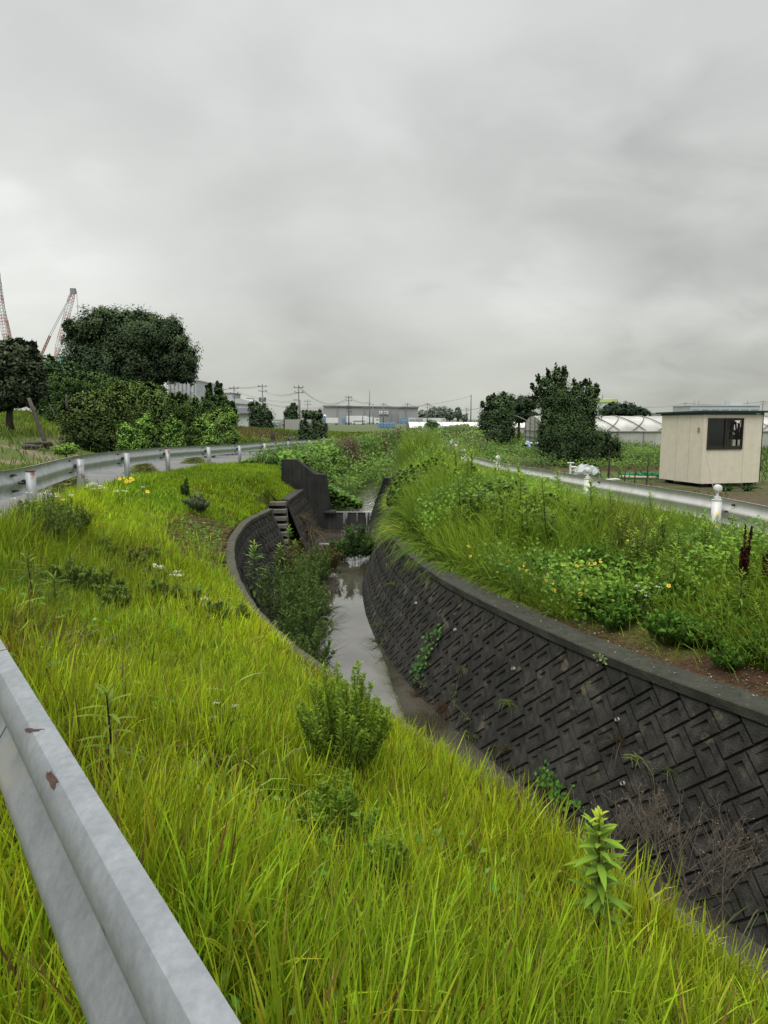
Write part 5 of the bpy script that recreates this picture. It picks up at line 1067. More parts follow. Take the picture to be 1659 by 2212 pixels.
# ------------------------------------------------------------------ prefab shed
def panelmat():
    m, t, N, L, b = nt('cream_panel'); tc = N.new('ShaderNodeTexCoord')
    n = N.new('ShaderNodeTexNoise'); n.inputs['Scale'].default_value = 4.5; n.inputs['Detail'].default_value = 8; n.inputs['Roughness'].default_value = .7; L.new(tc.outputs['Object'], n.inputs['Vector'])
    r = N.new('ShaderNodeValToRGB'); r.color_ramp.elements[0].color = (.55, .51, .40, 1); r.color_ramp.elements[0].position = .32; r.color_ramp.elements[1].color = (.61, .575, .465, 1); r.color_ramp.elements[1].position = .62; L.new(n.outputs['Fac'], r.inputs[0])
    mp = N.new('ShaderNodeMapping'); mp.inputs['Scale'].default_value = (5, 5, .8); L.new(tc.outputs['Object'], mp.inputs[0]); n2 = N.new('ShaderNodeTexNoise'); n2.inputs['Scale'].default_value = 1.3; n2.inputs['Detail'].default_value = 6; L.new(mp.outputs[0], n2.inputs['Vector'])
    r2 = N.new('ShaderNodeValToRGB'); r2.color_ramp.elements[0].color = (.965, .96, .94, 1); r2.color_ramp.elements[0].position = .38; r2.color_ramp.elements[1].color = (1, 1, 1, 1); r2.color_ramp.elements[1].position = .58; L.new(n2.outputs['Fac'], r2.inputs[0])
    mx = N.new('ShaderNodeMix'); mx.data_type = 'RGBA'; mx.blend_type = 'MULTIPLY'; mx.inputs[0].default_value = 1; L.new(r.outputs[0], mx.inputs[6]); L.new(r2.outputs[0], mx.inputs[7]); L.new(mx.outputs[2], b.inputs['Base Color']); b.inputs['Roughness'].default_value = .65; return m
M_panel = panelmat(); M_roofg = surf('dark_green_metal', (.012, .030, .024), .45, .3, 2); M_alu = surf('brown_window_frame', (.022, .016, .013), .4, .2, 10)
M_glass, _t, _N, _L, _b = nt('dark_glass'); _b.inputs['Base Color'].default_value = (.01, .015, .015, 1); _b.inputs['Roughness'].default_value = .05; _b.inputs['Alpha'].default_value = .14
def shed():
    c0 = atz(1513, 1053, -.75); Yn = 21.8; C = np.array([xof(1513, Yn, 1052), Yn, -.72]); fr = unit(np.array([2.1, .55, 0])); lf = unit(np.array([-.55, 2.1, 0])); up = np.array([0, 0, 1.])
    WF = 2.12; WL = 2.05; H0 = 2.08; z0 = .12
    t = root('prefab_shed', 'cream prefab shed with a dark green roof and a sliding window behind the white guardrail', 'shed', C)
    def P(a, b, z): return C + fr * a + lf * b + up * (z0 + z)
    def quadbox(mb, a0, a1, b0, b1, za, zb): mb.add([P(a0, b0, za), P(a1, b0, za), P(a1, b1, za), P(a0, b1, za), P(a0, b0, zb), P(a1, b0, zb), P(a1, b1, zb), P(a0, b1, zb)], [(3, 2, 1, 0), (4, 5, 6, 7), (0, 1, 5, 4), (1, 2, 6, 5), (2, 3, 7, 6), (3, 0, 4, 7)])
    wa, wb, wz0, wz1 = .13, 1.42, 1.02, 1.98; Hf = H0; th = .05
    mb = MB(); quadbox(mb, .04, wa, 0, th, 0, Hf); quadbox(mb, wb, WF - .04, 0, th, 0, Hf); quadbox(mb, wa, wb, 0, th, 0, wz0); quadbox(mb, wa, wb, 0, th, wz1, Hf); mb.build('front_wall', M_panel, t)
    mb = MB(); quadbox(mb, 0, th, .04, WL, 0, Hf); mb.build('side_wall', M_panel, t)
    mb = MB(); quadbox(mb, WF - th, WF, .04, .70, 0, Hf); quadbox(mb, WF - th, WF, 1.2, WL, 0, Hf); quadbox(mb, WF - th, WF, .70, 1.2, 0, .95); quadbox(mb, WF - th, WF, .70, 1.2, 1.9, Hf); mb.build('side_wall', M_panel, t)
    mb = MB(); quadbox(mb, th, .9, WL - th, WL, 0, Hf); quadbox(mb, 1.55, WF - th, WL - th, WL, 0, Hf); quadbox(mb, .9, 1.55, WL - th, WL, 0, .9); quadbox(mb, .9, 1.55, WL - th, WL, 1.9, Hf); mb.build('rear_wall', M_panel, t)
    for a in (0, WF - .04): mb = MB(); quadbox(mb, a - .004, a + .044, -.006, .046, -.01, Hf + .01); mb.build('corner_trim', M_panel, t)
    for a in (wb + .06, ): mb = MB(); quadbox(mb, a, a + .006, -.003, .0, 0, Hf); mb.build('panel_seam', M_alu2, t)
    for b in (.62, 1.24): mb = MB(); quadbox(mb, -.003, .0, b, b + .006, 0, Hf); mb.build('panel_seam', M_alu2, t)
    mb = MB(); quadbox(mb, .0, WF, 0, WL, -.03, .0); mb.build('floor_frame', M_panel, t)
    for a in (.15, WF - .3):
        for b in (.1, WL - .3): mb = MB(); quadbox(mb, a, a + .2, b, b + .2, -.2, -.03); mb.build('footing_block', M_wing, t)
    # roof: fascia band plus corrugated sheet, sloping down to the rear left
    mb = MB(); oh = .10
    def Q(a, b, z): return C + fr * a + lf * b + up * (z0 + Hf + z)
    def slab(a0, a1, b0, b1, z00, z01, th_):
        v = [Q(a0, b0, z00), Q(a1, b0, z00), Q(a1, b1, z01), Q(a0, b1, z01)]; mb.add(v + [q + up * th_ for q in v], [(3, 2, 1, 0), (4, 5, 6, 7), (0, 1, 5, 4), (1, 2, 6, 5), (2, 3, 7, 6), (3, 0, 4, 7)])
    slab(-.03, WF + .03, -.03, WL + .03, .0, -.02, .07); mb.build('fascia', M_roofg2, t)
    mb = MB(); slab(-.10, WF + .35, -.12, WL + .2, .072, .03, .03); n = 28
    for i in range(n): a = -.10 + (WF + .45) * i / n; slab(a, a + .035, -.121, WL + .2, .102, .06, .022)
    mb.build('roof', M_roofg, t)
    mb = MB(); quadbox(mb, WF + .03, WF + .065, .02, .07, 0, Hf); mb.build('downpipe', M_black, t)
    # window
    fw = .045; mb = MB(); y0, y1 = -.03, .045
    quadbox(mb, wa, wb, y0, y1, wz0, wz0 + fw); quadbox(mb, wa, wb, y0, y1, wz1 - fw, wz1); quadbox(mb, wa, wa + fw, y0, y1, wz0 + fw, wz1 - fw); quadbox(mb, wb - fw, wb, y0, y1, wz0 + fw, wz1 - fw)
    win = mb.build('window', M_alu, t); mid = (wa + wb) / 2
    mb = MB(); quadbox(mb, mid - .01, mid + .03, -.02, .01, wz0 + fw, wz1 - fw); quadbox(mb, mid + .03, wb - fw, -.02, .01, wz0 + fw, wz0 + fw + .06); quadbox(mb, wa + fw, mid - .01, .012, .03, wz0 + fw, wz0 + fw + .06); mb.build('sash', M_alu, win)
    mb = MB(); quadbox(mb, mid + .03, wb - fw, -.008, -.002, wz0 + fw + .06, wz1 - fw); mb.build('pane', M_glass, win)
    mb = MB(); quadbox(mb, wa + fw, mid - .01, .018, .024, wz0 + fw + .06, wz1 - fw); mb.build('pane', M_glassd, win)
    mb = MB(); quadbox(mb, -.02, -.001, .17, .26, 1.55, 1.69); mb.build('switch_box', surf('brown_label', (.36, .22, .12), .7), t)
    mb = MB(); quadbox(mb, WF - .28, WF - .12, -.04, -.031, Hf + .01, Hf + .045); mb.build('plate', M_fwhite, t)
    # dark stand with curling leaves seen through the right pane
    k = root('indoor_plant', 'dark curling plant on a stand seen through the right pane of the shed window', 'plant', P(1.65, .5, -.02)); g = np.random.default_rng(4)
    mb = MB(); b0 = P(1.65, .5, 0); mb.tube([b0, b0 + up * 1.35], .035, 6); mb.box(b0 + up * 1.38, (.2, .2, .16)); mb.build('stand', M_black, k)
    for i in range(14):
        a = g.uniform(0, 2 * PI); r = g.uniform(.12, .3); mb = MB(); z = 1.3 + .6 * g.random(); mb.tube([b0 + up * 1.4, b0 + up * z + fr * r * .5 * math.cos(a), b0 + up * (z - .06) + fr * r * math.cos(a), b0 + up * (z - .28) + fr * r * 1.1 * math.cos(a)], .018, 5); mb.build('leaf', M_black, k)
M_alu2 = surf('seam_line', (.30, .26, .18), .8); M_roofg2 = surf('green_fascia', (.014, .045, .038), .4, .3, 2)
M_glassd = surf('dark_open_pane', (.006, .010, .010), .12, .2, 3)
shed()
# garden clutter between rail and shed
P = gp(xof(1400, 22.5, 1015), 24.5)
stick('long_pipe', 'pale fallen pipe lying on the garden plot left of the shed', 'pipe', (xof(1345, 25), 25, gz(8.5, 25) + .08), (xof(1424, 24.4), 24.4, gz(9.6, 24.4) + .08), .055, surf('pale_pipe', (.38, .33, .26), .8))
g = np.random.default_rng(14); G = Leaves(); n = 260; c0 = np.array([xof(1405, 25.2), 25.2, float(gz(9.4, 25.2)) + .12]); G.kites(c0 + g.normal(0, 1, (n, 3)) * [.33, .15, .03], rand_dirs(n, .3), .16, .10, (.02, .28, .13)); tag(G.build('green_net', M_leaf), 'crumpled green netting beside the pale pipe left of the shed', 'netting')
for k, (u, vt, Y, lab) in enumerate([(1320, 985, 22.5, 'dark thin stake left of the pair nearer the shed'), (1354, 1015, 20, 'shortest thin stake in the garden plot'), (1376, 1010, 20.5, 'thin stake between the short one and the shed'), (1403, 990, 21, 'dark thin stake close to the left wall of the shed'), (1318, 972, 26, 'weathered post at the foot of the pointed tree'), (1440, 1010, 16, 'thin cane standing behind the guardrail below the shed')][:5]):
    p = gp(xof(u, Y), Y); stick('garden_stake', lab, 'stake', (p[0], p[1], p[2] - .1), (p[0] + .03, p[1], aty(u, vt, Y)[2]), .02, M_bark)
p = gp(xof(1557, 20.5), 20.5); stick('thin_cane', 'thin grey cane leaning against the shed front wall', 'cane', (p[0] - .06, p[1], p[2]), (p[0] + .02, p[1] + .9, p[2] + 1.15), .010, surf('cane', (.30, .27, .24), .8))
p = gp(xof(1236, 20.5), 20.5); t = root('water_tap', 'white garden tap on a short pipe in front of the pointed tree', 'tap', p)
mb = MB(); mb.tube([(p[0], p[1], p[2]), (p[0], p[1], p[2] + .55)], .035, 8); mb.tube([(p[0], p[1], p[2] + .5), (p[0] + .16, p[1], p[2] + .5), (p[0] + .2, p[1], p[2] + .38)], .03, 8); mb.build('pipe', M_white, t); mb = MB(); mb.tube([(p[0] - .1, p[1], p[2] + .62), (p[0] + .1, p[1], p[2] + .62)], .02, 6); mb.tube([(p[0], p[1], p[2] + .55), (p[0], p[1], p[2] + .62)], .02, 6); mb.build('handle', M_white, t)
q = np.array(p); mb = MB(); mb.tube([q + [.2, 0, .1], q + [.5, .1, .05], q + [1.0, .4, .07], q + [1.4, .3, .12], q + [1.7, .8, .05]], .04, 7); tag(mb.build('hose', M_white, smooth=True), 'white hose snaking on the soil beside the garden tap', 'hose')
g = np.random.default_rng(15)
for k, (u, Y, s, lab) in enumerate([(1262, 24, .35, 'crumpled pale grey bag nearest the pointed tree'), (1282, 25, .3, 'crumpled pale plastic sheet right of the grey bag')]):
    mb = MB(); p = gp(xof(u, Y), Y); mb.ball((p[0], p[1], p[2] + s * .4), s, 14, 9, (1, .7, .8)); mb.v = [tuple(np.array(q) + g.normal(0, .03, 3)) for q in mb.v]; tag(mb.build('plastic_bag', surf('grey_plastic', (.34, .38, .37), .35)), lab, 'bag')

# ------------------------------------------------------------------ individual plants
def stems(Lv, O, D, L, W, c, droop=0.05):
    """crossed thin strips read as a round stem"""
    for a in (np.array([1., 0, 0]), np.array([0, 1., 0])):
        n = len(O); Lv.strips(O, D, L, W, droop, c, c, prof=(1, .9, .75, .45), side=np.tile(a, (n, 1)))
def goldenrod(name, label, h, nl, ll, seed, group=None, cl=(.17, .30, .045), cd=(.045, .09, .02), tip=(.30, .42, .06), stem=(.10, .12, .035), parts=True, loc=(0, 0, 0), lw=.17):
    global rng; keep = rng; rng = np.random.default_rng(seed); t = root(name, label, 'plant', loc, group); o = np.array(loc, float)
    lean = rng.normal(0, .05, 2); S = Leaves(); stems(S, o[None], np.array([[lean[0], lean[1], 1.]]), h, .008 + .004 * h, stem); S.build('stem', M_leaf, t)
    G = Leaves(); i = np.arange(nl); z = h * (.12 + .88 * (i / nl) ** .85); a = i * 2.4 + rng.normal(0, .2, nl); el = .15 + .9 * (i / nl) ** 2 + rng.normal(0, .18, nl)
    D = np.stack([np.cos(a) * np.cos(el), np.sin(a) * np.cos(el), np.sin(el)], 1); O = o + np.stack([lean[0] * z, lean[1] * z, z], 1)
    L = ll * (.75 + .4 * np.sin(PI * i / nl)) * np.where(i > nl * .9, .65, 1) * rng.uniform(.8, 1.2, nl); f = (i / nl)[:, None]; c = np.array(cd) * (1 - f) + np.array(cl) * f; c = np.where(f > .85, np.array(tip) * (f - .85) / .15 + np.array(cl) * (1 - (f - .85) / .15), c) * rng.uniform(.8, 1.2, (nl, 1))
    sd = np.stack([-np.sin(a), np.cos(a), 0 * a], 1)
    G.strips(O, D, L, L * lw, rng.uniform(.15, .5, nl), c * .8, c, prof=(.25, .9, 1, .6, 0), ts=(0, .25, .5, .78, 1), side=sd); G.build('foliage', M_leaf, t); rng = keep; return t
def mugwort(name, label, h, w, ns, seed, group=None, cd=(.035, .07, .018), cl=(.13, .22, .045), loc=(0, 0, 0), leaf=.035, per=70, cat='plant'):
    global rng; keep = rng; rng = np.random.default_rng(seed); t = root(name, label, cat, loc, group); o = np.array(loc, float)
    a = rng.uniform(0, 2 * PI, ns); r = w * .5 * np.sqrt(rng.random(ns)); B = o + np.stack([np.cos(a) * r * .3, np.sin(a) * r * .3, 0 * a], 1)
    T = o + np.stack([np.cos(a) * r, np.sin(a) * r, h * (1 - .45 * (r / (w * .5)) ** 2) * rng.uniform(.75, 1.05, ns)], 1); L = np.linalg.norm(T - B, axis=1)
    S = Leaves(); stems(S, B, T - B, L, .006, (.07, .09, .03)); S.build('stem', M_leaf, t)
    k = np.repeat(np.arange(ns), per); n = len(k); q = rng.uniform(.15, 1.02, n); P = B[k] + (T - B)[k] * q[:, None]; sp = .10 * h * (1.15 - q)
    d = rand_dirs(n, -.2); P = P + d * sp[:, None] * rng.random((n, 1)); f = np.clip(q[:, None] * .8 + rng.normal(0, .15, (n, 1)), 0, 1.1); c = np.array(cd) * (1 - f) + np.array(cl) * f
    G = Leaves(); D = d + [0, 0, .9]; G.strips(P, D, leaf * rng.uniform(.6, 1.4, n), leaf * .32, rng.uniform(0, .4, n), c * .8, c, prof=(.5, 1, .8, 0)); G.build('foliage', M_leaf, t); rng = keep; return t
def tuft(name, label, h, n, seed, loc=(0, 0, 0), group=None, c=(.16, .26, .03), w=.007, spread=.9, droop=(.5, 1.2), cat='grass tuft', kind=None):
    global rng; keep = rng; rng = np.random.default_rng(seed); o = np.array(loc, float); G = Leaves(); D = rand_dirs(n, 0) * spread; D[:, 2] = 1; cc = jit(c, n, .25); b = o + rng.normal(0, .03, (n, 3)) * [1, 1, 0]
    G.strips(b, D, h * rng.uniform(.6, 1.15, n), w * rng.uniform(.7, 1.3, n), rng.uniform(*droop, n), cc * .5, cc, prof=(1, 1, .8, .5, 0), ts=(0, .3, .55, .8, 1))
    t = G.build(name, M_grass); t.data.transform(__import__('mathutils').Matrix.Translation(-Vector(o))); t.location = o; tag(t, label, cat, group); rng = keep; return t
M_petal = surf('yellow_petals', (.80, .50, .012), .6, .15, 40); M_disc = surf('flower_disc', (.45, .20, .01), .8); M_petalw = surf('white_petals', (.78, .78, .70), .7, .1, 40)
def flower_mesh(c, r, nrm, npet=8):
    nrm = unit(np.array(nrm, float)); a = unit(np.cross(nrm, [.3, .2, .9])); b = np.cross(nrm, a); c = np.array(c, float); mb = MB()
    for k in range(npet):
        w = 2 * PI * k / npet; d = a * math.cos(w) + b * math.sin(w); s = -a * math.sin(w) + b * math.cos(w)
        mb.add([c + d * r * .2, c + d * r * .7 - s * r * .25 + nrm * r * .12, c + d * r * 1.0 - s * r * .16 + nrm * r * .05, c + d * r * 1.02 + s * r * .16 + nrm * r * .05, c + d * r * .7 + s * r * .25 + nrm * r * .12], [(0, 1, 2, 3, 4)])
    mb.cur = 1; mb.ball(c + nrm * r * .05, r * .28, 7, 5); return mb
def coreopsis(label, loc, h, nf, seed, group=None, leafn=110, lean=(0, 0), s=.028):
    global rng; keep = rng; rng = np.random.default_rng(seed); t = root('yellow_flower_plant', label, 'flowering plant', loc, group); o = np.array(loc, float)
    G = Leaves(); D = rand_dirs(leafn, 0) * 1.0; D[:, 2] = .8; c = jit((.13, .24, .035), leafn, .2); G.strips(o + rng.normal(0, .06, (leafn, 3)) * [1, 1, 0], D, h * rng.uniform(.35, .75, leafn), .009, rng.uniform(.3, .9, leafn), c * .6, c); G.build('foliage', M_leaf, t)
    S = Leaves(); F_ = []; B = []; DD = []; LL = []
    for k in range(nf): d = np.array([rng.normal(lean[0], .38), rng.normal(lean[1], .38), 1.]); L = h * rng.uniform(.75, 1.15); d /= np.linalg.norm(d); B.append(o); DD.append(d); LL.append(L); F_.append(o + d * L)
    stems(S, np.array(B), np.array(DD), np.array(LL), .004, (.11, .16, .04), 0); S.build('stem', M_leaf, t)
    for p in F_: flower_mesh(p, s * rng.uniform(.85, 1.2), [rng.normal(0, .4), -.75 + rng.normal(0, .3), .65]).build('flower', None, t, mats=[M_petal, M_disc])
    rng = keep; return t
def whites(label, loc, h, nf, seed, group=None, flat=True, s=.03, w=.2):
    global rng; keep = rng; rng = np.random.default_rng(seed); t = root('white_flower_plant', label, 'flowering plant', loc, group); o = np.array(loc, float)
    n = 60; G = Leaves(); c = jit((.08, .14, .035), n, .2); D = rand_dirs(n, 0); D[:, 2] = .8; P = o + np.stack([rng.normal(0, w * .3, n), rng.normal(0, w * .3, n), rng.uniform(0, h * .6, n)], 1); G.strips(P, D, .08, .008, .3, c * .7, c); G.build('foliage', M_leaf, t)
    B = np.tile(o, (nf, 1)); T = o + np.stack([rng.normal(0, w * .5, nf), rng.normal(0, w * .5, nf), h * rng.uniform(.8, 1.05, nf)], 1); S = Leaves(); stems(S, B, T - B, np.linalg.norm(T - B, axis=1), .004, (.08, .12, .03), 0); S.build('stem', M_leaf, t)
    for p in T:
        Q = Leaves(); k = 16; P = p + rng.normal(0, 1, (k, 3)) * [s, s, s * .2]; Q.kites(P, rand_dirs(k, .5) + [0, -.5, .6], s * .8, s * .65, jit((.55, .56, .46), k, .15, .03)); Q.build('flower_head', M_leaf, t)
    rng = keep; return t
def dock(label, loc, h, seed):
    global rng; keep = rng; rng = np.random.default_rng(seed); t = root('dock_plant', label, 'plant', loc); o = np.array(loc, float); S = Leaves(); ns = 7
    T = o + np.stack([rng.normal(0, .06, ns), rng.normal(0, .05, ns), h * rng.uniform(.6, 1.0, ns)], 1); T[0] = o + [0, 0, h]; B = np.tile(o, (ns, 1)); B[1:, 2] += h * rng.uniform(.3, .6, ns - 1); stems(S, B, T - B, np.linalg.norm(T - B, axis=1), .008, (.06, .02, .015)); S.build('stem', M_leaf, t)
    n = 1500; k = rng.integers(0, ns, n); q = rng.random(n) ** .8; P = B[k] + (T - B)[k] * (.35 + .65 * q)[:, None]; P += rand_dirs(n) * .028 * (1.2 - q)[:, None]; Q = Leaves(); Q.kites(P, rand_dirs(n), .022, .018, jit((.050, .014, .012), n, .35, .12)); Q.build('seed_head', M_leaf, t); rng = keep; return t
def dried(label, loc, h, w, seed, group=None):
    global rng; keep = rng; rng = np.random.default_rng(seed); t = root('dried_weed', label, 'dried plant', loc, group); o = np.array(loc, float); mb = MB(); tips = []
    for k in range(6):
        b = o + rng.normal(0, .05, 3) * [1, 1, 0]; d = unit(np.array([rng.normal(0, .28 * w), rng.normal(0, .28 * w), 1.])); m = b + d * h * .62; mb.tube([b, (b + m) / 2 + rng.normal(0, .015, 3), m], [.005, .004, .003], 4, False)
        for j in range(7):
            st = b + d * h * rng.uniform(.4, .62); e = st + unit(d + rand_dirs(1, -.1)[0] * .9) * h * rng.uniform(.2, .42); mb.tube([st, e], [.0025, .0018], 3, False)
            for q in range(5): f = st + (e - st) * rng.uniform(.4, 1); e2 = f + unit(rand_dirs(1, .2)[0]) * .06; mb.tube([f, e2], .0014, 3, False); tips.append(e2)
    mb.build('twigs', M_twig, t); Q = Leaves(); tips = np.array(tips)[::2]; n = len(tips); Q.kites(tips + rng.normal(0, .006, (n, 3)), rand_dirs(n), .017, .012, jit((.15, .12, .085), n, .25)); Q.build('seed_head', M_leaf, t); rng = keep; return t
M_twig = surf('dry_twig', (.12, .10, .07), .9, .3, 30)
def vine_patch(name, label, x, y, z, size, c, cat='vine', n=None, thick=.2, lift=None):
    """round overlapping leaves over a surface: one creeper"""
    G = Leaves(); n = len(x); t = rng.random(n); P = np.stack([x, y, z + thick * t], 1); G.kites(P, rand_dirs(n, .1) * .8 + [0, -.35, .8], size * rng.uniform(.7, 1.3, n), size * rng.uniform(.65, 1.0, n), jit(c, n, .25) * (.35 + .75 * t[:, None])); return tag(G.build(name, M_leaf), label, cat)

B_ = lambda u, v, z: atz(u, v, z)
def on_bank(u, v):
    """point of the ground surface seen at (u,v)"""
    r = ray(u, v); best = None
    t = np.geomspace(.8, 60, 1200)[:, None]; p = r * t; p[:, 2] += EYE; h = p[:, 2] < gz(p[:, 0], p[:, 1]); i = int(np.argmax(h)) if h.any() else -1
    return gp(p[i, 0], p[i, 1])
# --- left bank
p = on_bank(745, 1690); mugwort('feathery_bush', 'largest feathery green weed bush at the edge of the near grass bank', .66, .52, 50, 1, loc=p, per=330, leaf=.021, cl=(.27, .40, .045), cd=(.08, .14, .02), cat='weed bush')
mugwort('feathery_bush', 'small feathery green weed directly below the largest one', .34, .36, 26, 2, loc=on_bank(725, 1860), per=220, leaf=.020, cl=(.24, .37, .04), cd=(.07, .13, .02), cat='weed bush')
mugwort('feathery_bush', 'low feathery weed standing in the grass left of the tall leafy stem', .32, .22, 16, 3, loc=on_bank(835, 1990), per=220, leaf=.018, cl=(.22, .34, .035), cd=(.06, .12, .02), cat='weed bush')
goldenrod('tall_weed', 'tallest leafy stem with long lance leaves in the near grass at lower right', .60, 84, .085, 4, loc=on_bank(1292, 2085), cl=(.22, .36, .035), cd=(.10, .18, .02), tip=(.46, .52, .04), stem=(.16, .07, .03), lw=.27)
goldenrod('tall_weed', 'bright narrow-leaved weed top at the coping right of the tallest leafy stem', .60, 110, .06, 5, loc=on_bank(1410, 2000), cl=(.25, .42, .05), cd=(.12, .22, .03), tip=(.36, .48, .05), lw=.13)
goldenrod('tall_weed', 'small bright weed tuft beside the narrow-leaved weed on the coping edge', .42, 70, .05, 6, loc=on_bank(1452, 1975), cl=(.25, .42, .05), tip=(.36, .48, .05), lw=.13)
goldenrod('tall_weed', 'small pale-tipped weed nearest the lower right corner', .34, 50, .06, 7, loc=on_bank(1552, 2085), cl=(.22, .36, .05), tip=(.40, .5, .08), lw=.13)
goldenrod('tall_weed', 'upright bright weed rising over the water at the middle of the left coping', .42, 80, .07, 8, loc=on_bank(690, 1478), cl=(.24, .42, .05), cd=(.11, .2, .03), tip=(.32, .48, .05), lw=.14)
goldenrod('tall_weed', 'thin weed with a dark stem and few leaves right of the near steel rail', .42, 26, .09, 9, loc=on_bank(252, 1735), cl=(.20, .28, .035), cd=(.12, .18, .03), stem=(.05, .02, .015), tip=(.22, .28, .05))
goldenrod('tall_weed', 'leafy weed with a dark stem among the dark weeds in the left grass', .44, 40, .12, 10, loc=on_bank(75, 1320), cl=(.15, .24, .04), stem=(.03, .015, .012), tip=(.36, .42, .05))
goldenrod('tall_weed', 'smaller leafy weed right of the dark-stemmed one in the left grass', .36, 34, .11, 11, loc=on_bank(120, 1345), cl=(.13, .2, .04), tip=(.25, .32, .05))
for k, (u, v, h, w, ns, lab) in enumerate([(95, 1190, .70, .75, 34, 'large grey-green feathery bush below the first guardrail post'), (150, 1175, .55, .6, 26, 'feathery bush right beside the large one under the first post'),
        (150, 1290, .34, .55, 22, 'low dark weed in the left grass below the feathery bushes'), (215, 1300, .32, .5, 20, 'dark weed right of the low one in the left grass'), (240, 1330, .3, .45, 18, 'dark weed lowest in the diagonal row across the left grass'), (285, 1240, .28, .4, 16, 'dark weed in the grass just above the rusty dead leaves'), (330, 1225, .28, .4, 16, 'dark weed upper right of the rusty dead leaves'),
        (345, 1315, .3, .5, 18, 'dark weed in the middle of the bank, left of the coping'), (400, 1320, .28, .4, 16, 'weed close to the coping in the middle of the bank'), (450, 1360, .28, .6, 20, 'spreading weed beside the curved coping where it meets the grass'), (500, 1350, .25, .5, 16, 'rightmost weed of the group beside the curved coping'), (330, 1275, .26, .35, 14, 'small dark weed between the white flowers and the bank middle'), (230, 1210, .25, .35, 14, 'small weed between the feathery bushes and the dead leaves')]):
    mugwort('feathery_bush', lab, h, w, ns, 30 + k, loc=on_bank(u, v), per=100, leaf=.04, cd=(.05, .085, .025), cl=(.19, .27, .05), cat='weed bush')
mugwort('dry_bush', 'grey-green bush with silvery drying leaves on the mown bank', .42, .6, 24, 44, loc=on_bank(425, 1110), per=70, leaf=.06, cd=(.04, .055, .025), cl=(.17, .20, .12), cat='weed bush')
mugwort('feathery_bush', 'upright dark weed on the mown slope just left of the silvery bush', .45, .3, 12, 45, loc=on_bank(405, 1080), per=70, leaf=.055, cd=(.03, .06, .02), cl=(.09, .14, .035), cat='weed bush')
for k, (u, v, s, lab) in enumerate([(150, 1064, .42, 'heap of cut grass between the first and second guardrail posts'), (310, 1024, .34, 'heap of cut grass right of the third guardrail post'), (420, 1002, .38, 'heap of cut grass right of the fourth guardrail post')]):
    p = np.array(on_bank(u, v)); G = Leaves(); n = 1500; q = rng.normal(0, .6, (n, 3)); P = p + q * [s * .9, s * .7, 0] + np.array([0, 0, 1.]) * (s * 1.0 * np.exp(-(q[:, :1] ** 2 + q[:, 1:2] ** 2) * .9) * rng.random((n, 1)) ** .5); D = rand_dirs(n, -.2); D[:, 2] *= .4; P[:, 2] = np.maximum(p[2] + .02, P[:, 2] * 1.0)
    c = np.where(rng.random((n, 1)) < .6, [.22, .28, .06], [.20, .17, .08]) * rng.uniform(.5, 1.3, (n, 1)); G.strips(P, D, .16, .012, .4, c, c); tag(G.build('grass_heap', M_leaf), lab, 'grass heap')
p = np.array(on_bank(255, 1210)); G = Leaves(); n = 300; G.kites(p + rng.normal(0, 1, (n, 3)) * [.17, .08, .03] + [0, 0, .12], rand_dirs(n), .045, .02, jit((.13, .05, .03), n)); tag(G.build('dead_leaves', M_leaf), 'rust brown dead leaves caught in the middle of the left bank grass', 'dead leaves')
for k, (u, v, h, nf, lab) in enumerate([(262, 1075, .42, 3, 'yellow flowers on the mown bank, left plant below the third guardrail post'), (295, 1075, .40, 4, 'yellow flowers on the bank, right plant below the third guardrail post'), (327, 1090, .30, 1, 'single yellow flower alone in the grass right of the flower group'), (572, 985, .5, 5, 'yellow flowers at the top of the bank beside the left wing wall')]):
    coreopsis(lab, on_bank(u, v), h, nf, 50 + k, s=.034 if k < 3 else .045)
for k, (u, v, h, nf, lab) in enumerate([(215, 1100, .40, 9, 'white flat flower heads left of the yellow flowers on the bank'), (262, 1100, .36, 7, 'white flower heads among the yellow flowers on the bank'), (130, 1150, .50, 7, 'white flat flower heads on top of the left feathery bush'), (95, 1150, .42, 3, 'few white flower heads left of the bush with flat flowers'),
        (345, 1262, .22, 4, 'small white flower heads in mid bank grass, left cluster'), (385, 1275, .22, 4, 'small white flower heads in mid bank grass, right cluster'), (445, 1340, .2, 3, 'tiny white flowers near the curved coping'), (488, 1612, .22, 3, 'three tiny white flowers alone in the near grass'), (520, 1355, .2, 3, 'tiny white flowers hanging at the coping edge')]):
    whites(lab, on_bank(u, v), h, nf, 60 + k, s=.022 if k < 7 else .008, w=.25 if k < 4 else .1)
# kudzu mantle on the slope behind the left wing wall
def region(n, u0, u1, y0, y1, fx0, fx1): return scatter(n, fx0, fx1, y0, y1, None)
x, y, z = scatter(9000, lambda y: Xr(y) + .6, lambda y: Xl(y) + .95, 22.9, 33, lambda x, y: (vnoise(x, y, .8, 60) > .18) * (y > 22.9 + 3.5 * vnoise(x, y, 1.3, 62) * (x < -3.4)) * ((x < Xl(y) - .1) | (y > 23.8)) * 1.); vine_patch('broad_leaf_vine', 'broad-leaved green vine cloaking the slope behind the left wing wall', x, y, z, .20, (.15, .27, .045), thick=(.15 + .6 * vnoise(x, y, 1.1, 61)) * np.clip((x - Xr(y) - .3) / 1.8, .12, 1))
x = rng.normal(-1.35, .35, 1600); y = rng.uniform(23.75, 24.6, 1600); z = -1.7 + (1 - np.clip((x + 2.4) / 1.9, 0, 1)) * 1.0 * rng.random(1600) ** .5; k = x < -.75; vine_patch('broad_leaf_vine', 'dark vine leaves hanging behind the weir at the inner face of wing wall', x[k], y[k], z[k], .15, (.11, .21, .04), thick=.12)
